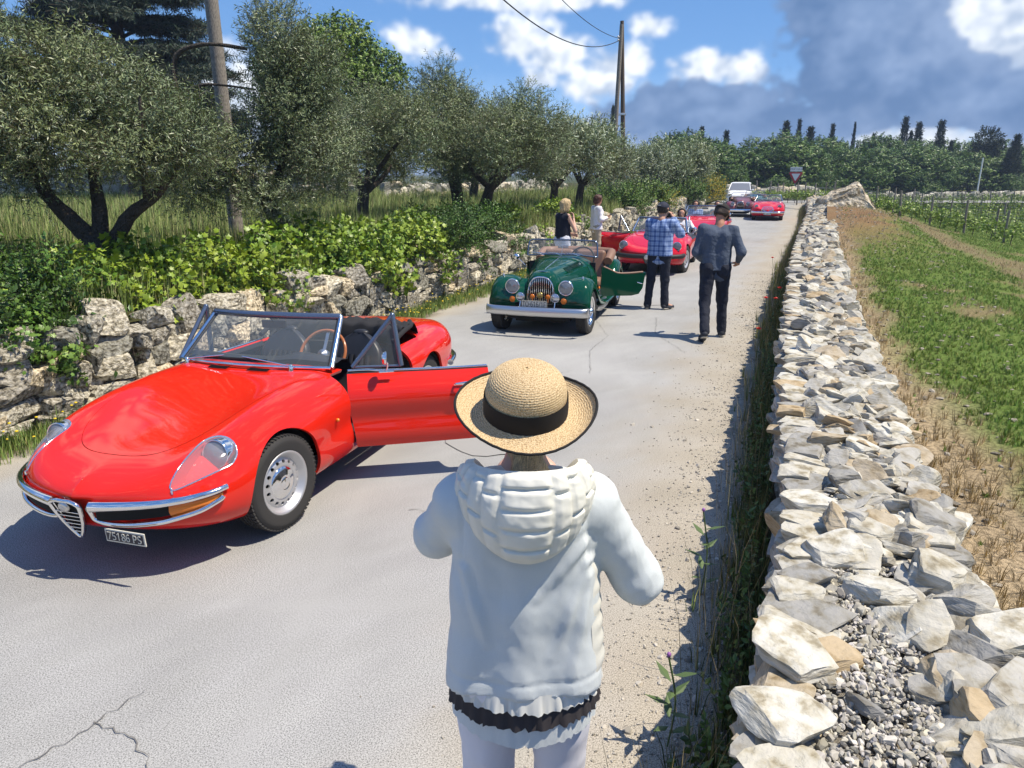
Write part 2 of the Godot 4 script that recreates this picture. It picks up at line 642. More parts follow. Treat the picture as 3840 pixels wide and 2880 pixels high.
		var m := ArrayMesh.new()
		if ix.size():
			m.add_surface_from_arrays(Mesh.PRIMITIVE_TRIANGLES, arr)
		return m


# ---- skins: B-spline patches, cut along exact curves
func bs(t: float) -> Array:
	var t2 := t * t
	var t3 := t2 * t
	return [(1 - 3 * t + 3 * t2 - t3) / 6.0, (4 - 6 * t2 + 3 * t3) / 6.0, (1 + 3 * t + 3 * t2 - 3 * t3) / 6.0, t3 / 6.0]

func net_point(net: Array, i: int, j: int) -> Vector3:
	# ghost points: mirrored over x = 0 beside the spine, extrapolated at the other borders
	var R := net.size()
	var C: int = net[0].size()
	if i < 0:
		return net_point(net, 0, j) * 2.0 - net_point(net, 1, j)
	if i >= R:
		return net_point(net, R - 1, j) * 2.0 - net_point(net, R - 2, j)
	if j < 0:
		var p: Vector3 = net[i][1]
		return Vector3(-p.x, p.y, p.z)
	if j >= C:
		return net[i][C - 1] * 2.0 - net[i][C - 2]
	return net[i][j]

func skin(net: Array, ni: int, nj: int) -> Dictionary:
	# half a body as a soup of triangles {p, n}; ni, nj: steps per span
	var R := net.size()
	var C: int = net[0].size()
	var gi := (R - 1) * ni + 1
	var gj := (C - 1) * nj + 1
	var P := []
	var Nn := []
	var wj := []
	for b in gj:
		var s := float(b) / nj
		var sj := mini(int(s), C - 2)
		wj.append([sj, bs(s - sj)])
	for a in gi:
		var t := float(a) / ni
		var si := mini(int(t), R - 2)
		var w := bs(t - si)
		var line := []
		for j in range(-1, C + 1):
			line.append(net_point(net, si - 1, j) * w[0] + net_point(net, si, j) * w[1] + net_point(net, si + 1, j) * w[2] + net_point(net, si + 2, j) * w[3])
		var row := PackedVector3Array()
		for b in gj:
			var sj: int = wj[b][0]
			var u: Array = wj[b][1]
			row.append(line[sj] * u[0] + line[sj + 1] * u[1] + line[sj + 2] * u[2] + line[sj + 3] * u[3])
		P.append(row)
	var g := B.new()
	g.grid(P)
	# normals on the mirror plane have no x
	for a in gi:
		var k := a * gj
		var q := g.n[k]
		g.n[k] = Vector3(0, q.y, q.z).normalized()
	var flip := 1.0 if g.n[(gi / 2) * gj].y > 0 else -1.0
	var T := {"p": PackedVector3Array(), "n": PackedVector3Array()}
	for i in g.ix:
		T.p.append(g.v[i])
		T.n.append(g.n[i] * flip)
	return T

func mirrored(T: Dictionary) -> Dictionary:
	var o := {"p": PackedVector3Array(), "n": PackedVector3Array()}
	for i in T.p.size():
		o.p.append(T.p[i] * Vector3(-1, 1, 1))
		o.n.append(T.n[i] * Vector3(-1, 1, 1))
	return o

func joined_soup(a: Dictionary, b: Dictionary) -> Dictionary:
	var o := {"p": a.p.duplicate(), "n": a.n.duplicate()}
	o.p.append_array(b.p)
	o.n.append_array(b.n)
	return o

func moved_soup(T: Dictionary, xf: Transform3D) -> Dictionary:
	var o := {"p": PackedVector3Array(), "n": PackedVector3Array()}
	var nb := xf.basis.inverse().transposed()
	for i in T.p.size():
		o.p.append(xf * T.p[i])
		o.n.append((nb * T.n[i]).normalized())
	return o

func cut(T: Dictionary, f: Callable) -> Array:
	# [where f < 0, where f >= 0], split exactly along f = 0
	var ins := {"p": PackedVector3Array(), "n": PackedVector3Array()}
	var outs := {"p": PackedVector3Array(), "n": PackedVector3Array()}
	for i in range(0, T.p.size(), 3):
		var fa: float = f.call(T.p[i])
		var fb: float = f.call(T.p[i + 1])
		var fc: float = f.call(T.p[i + 2])
		if fa < 0 and fb < 0 and fc < 0:
			for k in 3:
				ins.p.append(T.p[i + k])
				ins.n.append(T.n[i + k])
		elif fa >= 0 and fb >= 0 and fc >= 0:
			for k in 3:
				outs.p.append(T.p[i + k])
				outs.n.append(T.n[i + k])
		else:
			var ff := [fa, fb, fc]
			for side in 2:
				var pp := PackedVector3Array()
				var nn := PackedVector3Array()
				for k in 3:
					var k2 := (k + 1) % 3
					var inside: bool = (ff[k] < 0) == (side == 0)
					var inside2: bool = (ff[k2] < 0) == (side == 0)
					if inside:
						pp.append(T.p[i + k])
						nn.append(T.n[i + k])
					if inside != inside2:
						var t: float = ff[k] / (ff[k] - ff[k2])
						pp.append(T.p[i + k].lerp(T.p[i + k2], t))
						nn.append(T.n[i + k].lerp(T.n[i + k2], t).normalized())
				var o: Dictionary = ins if side == 0 else outs
				for k in range(1, pp.size() - 1):
					for q in [0, k, k + 1]:
						o.p.append(pp[q])
						o.n.append(nn[q])
	return [ins, outs]

func rim_edges(T: Dictionary) -> Array:
	# border edges of a soup: [a, b, normal a, normal b]
	var seen := {}
	for i in range(0, T.p.size(), 3):
		for k in 3:
			var a: int = i + k
			var b: int = i + (k + 1) % 3
			var ka := Vector3i((T.p[a] * 20000.0).round())
			var kb := Vector3i((T.p[b] * 20000.0).round())
			if ka == kb:
				continue
			var key := [ka, kb] if ka < kb else [kb, ka]
			if seen.has(key):
				seen[key] = null
			else:
				seen[key] = [a, b]
	var out := []
	for key in seen:
		if seen[key] != null:
			var e: Array = seen[key]
			out.append([T.p[e[0]], T.p[e[1]], T.n[e[0]], T.n[e[1]]])
	return out

func lip(b: B, T: Dictionary, depth: float, keep = null):
	# turns the borders of a skin inwards, so that cut edges show thickness
	for e in rim_edges(T):
		if keep != null and not keep.call(e[0]):
			continue
		b.quad(e[0], e[1], e[1] - e[3] * depth, e[0] - e[2] * depth)

func loop_of(edges: Array) -> PackedVector3Array:
	# strings border edges into one path
	var next := {}
	for e in edges:
		for s in [[0, 1], [1, 0]]:
			var k := Vector3i((e[s[0]] * 20000.0).round())
			if not next.has(k):
				next[k] = []
			next[k].append(e[s[1]])
	var out := PackedVector3Array()
	if edges.is_empty():
		return out
	var cur: Vector3 = edges[0][0]
	var seen := {}
	while true:
		var k := Vector3i((cur * 20000.0).round())
		if seen.has(k):
			break
		seen[k] = true
		out.append(cur)
		var went := false
		for q in next[k]:
			if not seen.has(Vector3i((q * 20000.0).round())):
				cur = q
				went = true
				break
		if not went:
			break
	return out

func spaced(path: PackedVector3Array, step: float, closed := true) -> PackedVector3Array:
	# evenly spaced points along a path
	var out := PackedVector3Array()
	var n := path.size()
	var left := 0.0
	for i in (n if closed else n - 1):
		var a := path[i]
		var b := path[(i + 1) % n]
		var l := a.distance_to(b)
		while left < l:
			out.append(a.lerp(b, left / l))
			left += step
		left -= l
	return out

func smooth_path(pts: Array, per := 6) -> PackedVector3Array:
	var out := PackedVector3Array()
	var n := pts.size()
	for i in n - 1:
		var a: Vector3 = pts[maxi(i - 1, 0)]
		var b: Vector3 = pts[i]
		var c: Vector3 = pts[i + 1]
		var d: Vector3 = pts[mini(i + 2, n - 1)]
		for k in per:
			out.append(b.cubic_interpolate(c, a, d, float(k) / per))
	out.append(pts[n - 1])
	return out

func lettering(text: String, height: float, depth := 0.002, font := "Droid Sans") -> TextMesh:
	var t := TextMesh.new()
	var f := SystemFont.new()
	f.font_names = PackedStringArray([font])
	t.font = f
	t.text = text
	t.font_size = 32
	t.pixel_size = height / 23.0
	t.depth = depth
	return t


# ---------------------------------------------------------------- ground
const WALL_L := [[-9.5, 6.0], [-6.9, 0.0], [-4.35, -5.93], [-1.95, -11.45], [-0.55, -14.9], [2.6, -23.9], [6.3, -34.2], [10.6, -46.0], [12.5, -51.0]]
const WALL_R := [[-2.2, 6.0], [-0.02, 0.0], [0.63, -1.68], [1.1, -2.73], [2.62, -7.05], [5.6, -14.9], [8.72, -22.66], [12.1, -31.0], [18.2, -47.0], [22.6, -58.0]]

func on_line(line: Array, z: float) -> float:
	for i in line.size() - 1:
		if z <= line[i][1] and z >= line[i + 1][1]:
			return lerpf(line[i][0], line[i + 1][0], (line[i][1] - z) / (line[i][1] - line[i + 1][1]))
	if z > line[0][1]:
		return line[0][0] + (z - line[0][1]) * -0.39
	var q: Array = line[line.size() - 1]
	return q[0] + (q[1] - z) * 0.39

func wl(z: float) -> float:
	return on_line(WALL_L, z)

func wr(z: float) -> float:
	return on_line(WALL_R, z)

func wall_width(z: float) -> float:
	return lerpf(0.74, 1.0, clampf(-z / 24.0, 0, 1))

func left_height(x: float, z: float) -> float:
	var d := wl(z) - x
	var h := 0.74 + 0.28 * smoothstep(0.0, 2.2, d) + 0.08 * nz.get_noise_2d(x * 0.2, z * 0.2)
	var end := smoothstep(-49.0, -56.0, z) * (1.0 - smoothstep(4.0, 14.0, d) * 0.6)
	return lerpf(h, 0.15, end)

func right_height(x: float, z: float) -> float:
	var d := x - wr(z) - wall_width(z)
	var low := lerpf(0.42, -0.55, smoothstep(0.2, 9.0, d))
	var bank := 0.62 * exp(-pow((z + 27.0) / 7.5, 2.0)) * (1.0 - smoothstep(0.6, 4.6, d))
	var far := smoothstep(-45.0, -90.0, z)
	return lerpf(low + bank, -0.25, far) + 0.05 * nz.get_noise_2d(x * 0.35, z * 0.35)

func build_ground():
	# ground: one sheet to the horizon, under everything
	var b := B.new()
	b.colored = true
	var rings := [0.0, 30.0, 60.0, 90.0, 120.0, 180.0, 300.0, 600.0, 1200.0, 2600.0]
	var rows := []
	for r in rings:
		var row := PackedVector3Array()
		for j in 48:
			var a := TAU * j / 48.0
			var p := Vector3(cos(a) * r, -0.75, sin(a) * r - 20.0)
			if r > 100:
				p.y = -0.3
			row.append(p)
		rows.append(row)
	b.col = Color(0.07, 0.085, 0.03)
	b.grid(rows, false, true)
	struct("ground", b.done(), M.soil)
	# the left terrace
	b = B.new()
	b.colored = true
	rows = []
	var zs := []
	var z := 6.0
	while z > -130.0:
		zs.append(z)
		z -= 0.8 if z > -60 else 4.0
	var offs := [0.12, 0.5, 1.0, 1.6, 2.4, 3.4, 5.0, 7, 9, 12, 16, 22, 30, 42, 60, 90, 140]
	for zz in zs:
		var row := PackedVector3Array()
		for o in offs:
			var x: float = wl(zz) - o
			row.append(Vector3(x, left_height(x, zz), zz))
		rows.append(row)
	b.grid(rows)
	for i in b.v.size():
		var k := 0.5 + 0.5 * nz.get_noise_2d(b.v[i].x * 0.5, b.v[i].z * 0.5)
		b.c[i] = Color(0.06, 0.07, 0.022).lerp(Color(0.1, 0.085, 0.045), k * 0.6)
	struct("terrace", b.done(), M.soil)
	# the field right of the wall
	b = B.new()
	b.colored = true
	rows = []
	offs = [-0.3, 0.0, 0.15, 0.3, 0.5, 0.75, 1.0, 1.3, 1.7, 2.1, 2.6, 3.2, 4, 5, 6, 7.5, 9, 11, 14, 18, 24, 32, 45, 70, 110, 170]
	z = 6.0
	zs = []
	while z > -150.0:
		zs.append(z)
		z -= 0.4 if z > -20 else (0.8 if z > -60 else 4.0)
	for zz in zs:
		var row := PackedVector3Array()
		for o in offs:
			var x: float = wr(zz) + wall_width(zz) + o
			row.append(Vector3(x, right_height(x, zz), zz))
		rows.append(row)
	b.grid(rows)
	for i in b.v.size():
		b.c[i] = field_color(b.v[i].x, b.v[i].z)
	struct("field", b.done(), M.soil)
	# road bed with its dusty edges
	b = B.new()
	b.colored = true
	rows = []
	var N := 44
	z = 6.0
	while z > -60.0:
		var row := PackedVector3Array()
		var x0 := wl(z) - 0.1
		var x1 := wr(z) + 0.12
		for j in N + 1:
			var x := lerpf(x0, x1, float(j) / N)
			row.append(Vector3(x, 0.004 * nz.get_noise_2d(x * 1.3, z * 1.3), z))
		rows.append(row)
		z -= 0.16 if z > -16 else 0.5
	b.grid(rows)
	for i in b.v.size():
		var p := b.v[i]
		var dl := p.x - wl(p.z)
		var dr := wr(p.z) - p.x
		var w := nz.get_noise_2d(p.x * 1.1, p.z * 1.1)
		var w2 := nz.get_noise_2d(p.x * 0.25 + 40, p.z * 0.25)
		var c := Color(0.47, 0.47, 0.46) * (1.0 + 0.17 * w2 + 0.08 * w + 0.1 * nz.get_noise_2d(p.x * 3.1 + 20, p.z * 1.2))
		var dust := Color(0.54, 0.48, 0.38) * (1.0 + 0.2 * w)
		c = c.lerp(dust, smoothstep(1.75, 0.45, dr + w * 0.55) * 0.85)
		c = c.lerp(dust * 0.95, smoothstep(1.15, 0.6, dl + w * 0.3) * 0.8)
		c = c.lerp(Color(0.16, 0.13, 0.08), smoothstep(0.6, 0.35, dl + w * 0.2))
		c = c.lerp(Color(0.2, 0.17, 0.11), smoothstep(0.36, 0.15, dr + w * 0.15))
		c.a = 1.0
		b.c[i] = c
	var road := struct("road", b.done(), M.asphalt)
	# beyond the bend: grass between the two fields, and the road that crosses there
	b = B.new()
	b.colored = true
	rows = []
	z = -59.8
	while z > -150.0:
		var row := PackedVector3Array()
		for j in 9:
			var x := lerpf(wl(z) - 0.4, wr(z) + wall_width(z) + 0.4, j / 8.0)
			row.append(Vector3(x, lerpf(-0.02, -0.22, smoothstep(-62.0, -90.0, z)) + 0.03 * nz.get_noise_2d(x, z), z))
		rows.append(row)
		z -= 3.0
	b.grid(rows)
	for i in b.v.size():
		b.c[i] = Color(0.13, 0.17, 0.05).lerp(Color(0.2, 0.18, 0.1), 0.5 + 0.5 * nz.get_noise_2d(b.v[i].x * 0.4, b.v[i].z * 0.4))
	struct("grass_bank", b.done(), M.soil)
	b = B.new()
	b.colored = true
	rows = []
	for i in 30:
		var x := lerpf(-4.0, 42.0, i / 29.0)
		var zc := -61.0 - 0.05 * (x - 18.0) + 0.012 * pow(x - 18.0, 2.0) * (1.0 if x < 18.0 else 0.15)
		rows.append(PackedVector3Array([Vector3(x, 0.2 if x < 8.0 else 0.035, zc + 2.4), Vector3(x, 0.2 if x < 8.0 else 0.035, zc), Vector3(x, 0.2 if x < 8.0 else 0.035, zc - 2.4)]))
	b.grid(rows)
	for i in b.v.size():
		b.c[i] = Color(0.45, 0.44, 0.42)
	struct("crossing_road", b.done(), M.asphalt)
	# cracks and the darker patches in the asphalt
	for path in [[[-2.55, -1.9], [-2.2, -2.12], [-1.85, -2.38], [-1.72, -2.6], [-1.62, -2.78]], [[-1.74, -2.58], [-1.5, -2.46], [-1.34, -2.28], [-1.2, -2.2], [-0.95, -2.06], [-0.6, -2.02]], [[-1.3, -2.2], [-1.45, -2.0], [-1.6, -1.78], [-1.75, -1.6]],
			[[0.9, -8.2], [1.0, -9.3], [1.35, -10.2], [1.3, -11.5], [1.7, -12.6]], [[2.2, -9.2], [2.05, -10.4], [2.3, -11.6]], [[-0.7, -4.6], [-0.2, -4.55], [0.3, -4.7], [0.8, -4.6]], [[-0.2, -7.3], [0.4, -8.1], [0.7, -8.3]]]:
		var cb := B.new()
		var prev := Vector2(path[0][0], path[0][1])
		for i in range(1, path.size()):
			var nx := Vector2(path[i][0], path[i][1])
			var steps := int(prev.distance_to(nx) / 0.035) + 1
			var side := (nx - prev).normalized().orthogonal()
			var last := prev
			var lw := 0.004
			for k in range(1, steps + 1):
				var q := prev.lerp(nx, float(k) / steps) + side * rng.randf_range(-0.016, 0.016) * (0.0 if k == steps else 1.0)
				var wdt := rng.randf_range(0.0008, 0.0034)
				cb.quad(Vector3(last.x - side.x * lw, 0.007, last.y - side.y * lw), Vector3(q.x - side.x * wdt, 0.007, q.y - side.y * wdt), Vector3(q.x + side.x * wdt, 0.007, q.y + side.y * wdt), Vector3(last.x + side.x * lw, 0.007, last.y + side.y * lw))
				last = q
				lw = wdt
			prev = nx
		part("crack", cb.done(), M.crack, road)
	for q in [[-0.15, -5.9, 0.42, 0.3], [1.95, -12.9, 0.75, 0.3]]:
		var pb := B.new()
		var ring := PackedVector3Array()
		for k in 22:
			var a := TAU * k / 22.0
			ring.append(Vector3(q[0] + cos(a) * q[2] * rng.randf_range(0.86, 1.1), 0.0075, q[1] + sin(a) * q[3] * rng.randf_range(0.86, 1.1)))
		for k in 22:
			pb.tri(Vector3(q[0], 0.0075, q[1]), ring[k], ring[(k + 1) % 22])
		part("asphalt_patch", pb.done(), M.patch, road)

func field_color(x: float, z: float) -> Color:
	var d := x - wr(z) - wall_width(z)
	var w := nz.get_noise_2d(x * 0.6, z * 0.6)
	var c := Color(0.12, 0.2, 0.04).lerp(Color(0.17, 0.22, 0.06), 0.5 + 0.5 * w)
	# dry strip along the wall, the bare track, the brown bank by the boulder
	var dry := Color(0.42, 0.33, 0.21) * (1.0 + 0.3 * w)
	c = c.lerp(dry, smoothstep(0.6, 0.2, d + w * 0.3 - clampf((z + 9.0) * 0.05, 0, 0.28)))
	var track := absf(d - track_at(z)) - 0.65
	c = c.lerp(Color(0.26, 0.19, 0.12), smoothstep(0.55, 0.0, track + w * 0.7) * 0.75)
	var bank := exp(-pow((z + 25.0) / 6.0, 2.0)) * smoothstep(2.7, 1.0, d + w)
	c = c.lerp(Color(0.27, 0.17, 0.09) * (1.0 + 0.25 * w), clampf(bank * 1.2, 0, 1))
	var pt := smoothstep(0.36, 0.5, nz.get_noise_2d(x * 0.33 + 90, z * 0.33))
	c = c.lerp(Color(0.28, 0.21, 0.12), pt * 0.8)
	c = c.lerp(Color(0.17, 0.2, 0.07), smoothstep(-38, -70, z) * 0.8)
	c.a = 1.0
	return c

func track_at(z: float) -> float:
	return 4.6 + 3.2 * smoothstep(-10.0, -34.0, z) * -0.4 + 0.25 * sin(z * 0.3)


# ---------------------------------------------------------------- stones
func ico(level: int) -> Array:
	var t := (1.0 + sqrt(5.0)) / 2.0
	var vs := []
	for p in [[-1, t, 0], [1, t, 0], [-1, -t, 0], [1, -t, 0], [0, -1, t], [0, 1, t], [0, -1, -t], [0, 1, -t], [t, 0, -1], [t, 0, 1], [-t, 0, -1], [-t, 0, 1]]:
		vs.append(Vector3(p[0], p[1], p[2]).normalized())
	var fs := [[0, 11, 5], [0, 5, 1], [0, 1, 7], [0, 7, 10], [0, 10, 11], [1, 5, 9], [5, 11, 4], [11, 10, 2], [10, 7, 6], [7, 1, 8], [3, 9, 4], [3, 4, 2], [3, 2, 6], [3, 6, 8], [3, 8, 9], [4, 9, 5], [2, 4, 11], [6, 2, 10], [8, 6, 7], [9, 8, 1]]
	for l in level:
		var mid := {}
		var nf := []
		for f in fs:
			var m := []
			for k in 3:
				var a: int = f[k]
				var b: int = f[(k + 1) % 3]
				var key := Vector2i(mini(a, b), maxi(a, b))
				if not mid.has(key):
					mid[key] = vs.size()
					vs.append((vs[a] + vs[b]).normalized())
				m.append(mid[key])
			nf.append([f[0], m[0], m[2]])
			nf.append([f[1], m[1], m[0]])
			nf.append([f[2], m[2], m[1]])
			nf.append([m[0], m[1], m[2]])
		fs = nf
	return [vs, fs]

func rock(level: int, planes: Array, wob := 0.05) -> ArrayMesh:
	# a stone split along flat planes: [normal, distance]
	var g := ico(level)
	var vs := []
	for p in g[0]:
		var q: Vector3 = p * 1.5
		for k in 2:
			for pl in planes:
				var d: float = q.dot(pl[0]) - pl[1]
				if d > 0:
					q -= pl[0] * d
		q += Vector3(nz.get_noise_3dv(p * 1.7 + Vector3(planes.size(), level, wob * 90)), nz.get_noise_3dv(p * 1.7 + Vector3(9, 2, 4)), nz.get_noise_3dv(p * 1.7 - Vector3(5, 1, 3))) * wob
		vs.append(q)
	var b := B.new()
	for f in g[1]:
		b.tri(vs[f[0]], vs[f[1]], vs[f[2]])
	for i in range(0, b.n.size(), 3):
		var cen := (b.v[i] + b.v[i + 1] + b.v[i + 2]) / 3.0
		if b.n[i].dot(cen) < 0:
			for k in 3:
				b.n[i + k] = -b.n[i + k]
	return b.done()

func box_planes(skew: float, chips: int) -> Array:
	var pl := []
	for ax in 3:
		for s in [-1.0, 1.0]:
			var n := Vector3.ZERO
			n[ax] = s
			n += Vector3(rng.randf_range(-1, 1), rng.randf_range(-1, 1), rng.randf_range(-1, 1)) * skew
			pl.append([n.normalized(), rng.randf_range(0.8, 1.0)])
	for k in chips:
		var n2 := Vector3(rng.randf_range(-1, 1), rng.randf_range(-1, 1), rng.randf_range(-1, 1)).normalized()
		pl.append([n2, rng.randf_range(0.8, 1.12)])
	return pl

func slab_planes(sides: int) -> Array:
	var pl := [[Vector3(rng.randf_range(-0.06, 0.06), 1, rng.randf_range(-0.06, 0.06)).normalized(), 0.95], [Vector3(rng.randf_range(-0.1, 0.1), -1, rng.randf_range(-0.1, 0.1)).normalized(), 0.95]]
	var a0 := rng.randf() * TAU
	for k in sides:
		var a := a0 + TAU * (k + rng.randf_range(-0.3, 0.3)) / sides
		pl.append([Vector3(cos(a), rng.randf_range(-0.3, 0.3), sin(a)).normalized(), rng.randf_range(0.7, 1.0)])
	for k in 2:
		var a := rng.randf() * TAU
		pl.append([Vector3(cos(a), rng.randf_range(0.6, 1.2), sin(a)).normalized(), rng.randf_range(1.0, 1.25)])
	return pl

var blocks := []
var slabs := []
var chips_m := []

func build_walls():
	for i in 10:
		blocks.append(rock(2, box_planes(0.28, 5), 0.09))
	for i in 10:
		slabs.append(rock(2, slab_planes([4, 5, 5, 6][i % 4]), 0.05))
	for i in 6:
		chips_m.append(rock(1, slab_planes([4, 5, 3][i % 3]), 0.06))
	left_wall()
	right_wall()
	far_walls()
	boulder()

func stones_into(wall: Node3D, list: Array, most: int, called: String, far_called: String):
	# list: [key, transform, mesh, material]; the first ones singly, the rest by mesh and material
	list.sort_custom(func(a, b): return a[0] > b[0])
	var rest := {}
	for i in list.size():
		var s: Array = list[i]
		if i < most:
			var o := part(called, s[2], s[3], wall)
			o.transform = s[1]
		else:
			var k := [s[2], s[3]]
			if not rest.has(k):
				rest[k] = []
			rest[k].append(s[1])
	# all the smaller ones as one part, its tones in the vertices
	if rest.size():
		var b := B.new()
		b.colored = true
		for k in rest:
			var arr: Array = k[0].surface_get_arrays(0)
			var src := B.new()
			src.v = arr[Mesh.ARRAY_VERTEX]
			src.n = arr[Mesh.ARRAY_NORMAL]
			src.ix = arr[Mesh.ARRAY_INDEX]
			b.col = k[1].albedo_color.srgb_to_linear()
			for xf in rest[k]:
				b.add(src, xf)
		var o := part(far_called, b.done(), M.mixed_stone, wall)
		o.set_meta("kind", "stuff")

func left_wall():
	var m := mat("mixed_stone", Color.WHITE, 0.92, 0, 0.3)
	m.vertex_color_use_as_albedo = true
	tri_tex(m, M.stone0.albedo_texture, 1.8)
	bump(m, M.stone0.heightmap_texture, 1.6)
	var w := thing("dry_stone_wall", "rough grey dry stone wall holding up the terrace behind the parked cars", "stone wall", Vector3(-4.4, 0, -6))
	w.set_meta("kind", "thing")
	var inv := w.transform.affine_inverse()
	var b := B.new()
	var rows := []
	for i in 80:
		var z := 5.0 - i * 0.75
		var x := wl(z)
		var h := 0.74 * (1.0 - smoothstep(-50.0, -56.0, z) * 0.7)
		rows.append(PackedVector3Array([Vector3(x - 0.13, -0.2, z), Vector3(x - 0.16, h * 0.5, z), Vector3(x - 0.2, h - 0.06, z), Vector3(x - 0.62, h - 0.02, z), Vector3(x - 0.7, h - 0.4, z)]))
	b.grid(rows)
	var core := part("wall_core", b.done(), M.core, w)
	core.transform = inv
	var list := []
	# courses of rough stones, wandering
	var s := -1.0
	var z := 2.0
	while z > -54.0:
		var near := z > -18.0
		var wdt := rng.randf_range(0.14, 0.4) if near else rng.randf_range(0.2, 0.42)
		var dx := (wl(z - 0.5) - wl(z + 0.5))
		var along := Vector3(dx, 0, -1.0).normalized()
		var yaw := atan2(-along.x, -along.z)
		var h := rng.randf_range(-0.08, 0.0)
		var top := 0.68 + 0.1 * nz.get_noise_2d(z * 0.7, 3.0)
		top *= 1.0 - smoothstep(-50.0, -56.0, z) * 0.7
		while h < top:
			var hh := rng.randf_range(0.1, 0.27)
			if rng.randf() < 0.16:
				hh *= 1.35
			var ww := wdt * rng.randf_range(0.8, 1.35)
			var dep := rng.randf_range(0.24, 0.4)
			var cen := Vector3(wl(z) - 0.13 - h * 0.06 + rng.randf_range(-0.05, 0.05), h + hh * 0.5, z + rng.randf_range(-0.08, 0.08))
			var bs_ := Basis.from_euler(Vector3(rng.randf_range(-0.22, 0.22), yaw + rng.randf_range(-0.3, 0.3), rng.randf_range(-0.28, 0.28)))
			bs_ = bs_ * Basis.from_scale(Vector3(dep, hh, ww) * 0.57) * Basis.from_euler(Vector3((rng.randi() % 2) * PI, 0, (rng.randi() % 2) * PI))
			var key := (ww * hh) / pow(maxf(3.0, cen.length()), 2.0) * (1.0 if cen.x > -4.8 or z < -8 else 0.3)
			var mi := rng.randi() % 5
			if h < 0.12 and rng.randf() < 0.4:
				mi = 2
			list.append([key, inv * Transform3D(bs_, cen), blocks[rng.randi() % blocks.size()], M["stone%d" % mi]])
			h += hh * rng.randf_range(0.8, 0.97)
		z -= wdt * 0.92
	stones_into(w, list, 300, "stone", "far_stones")

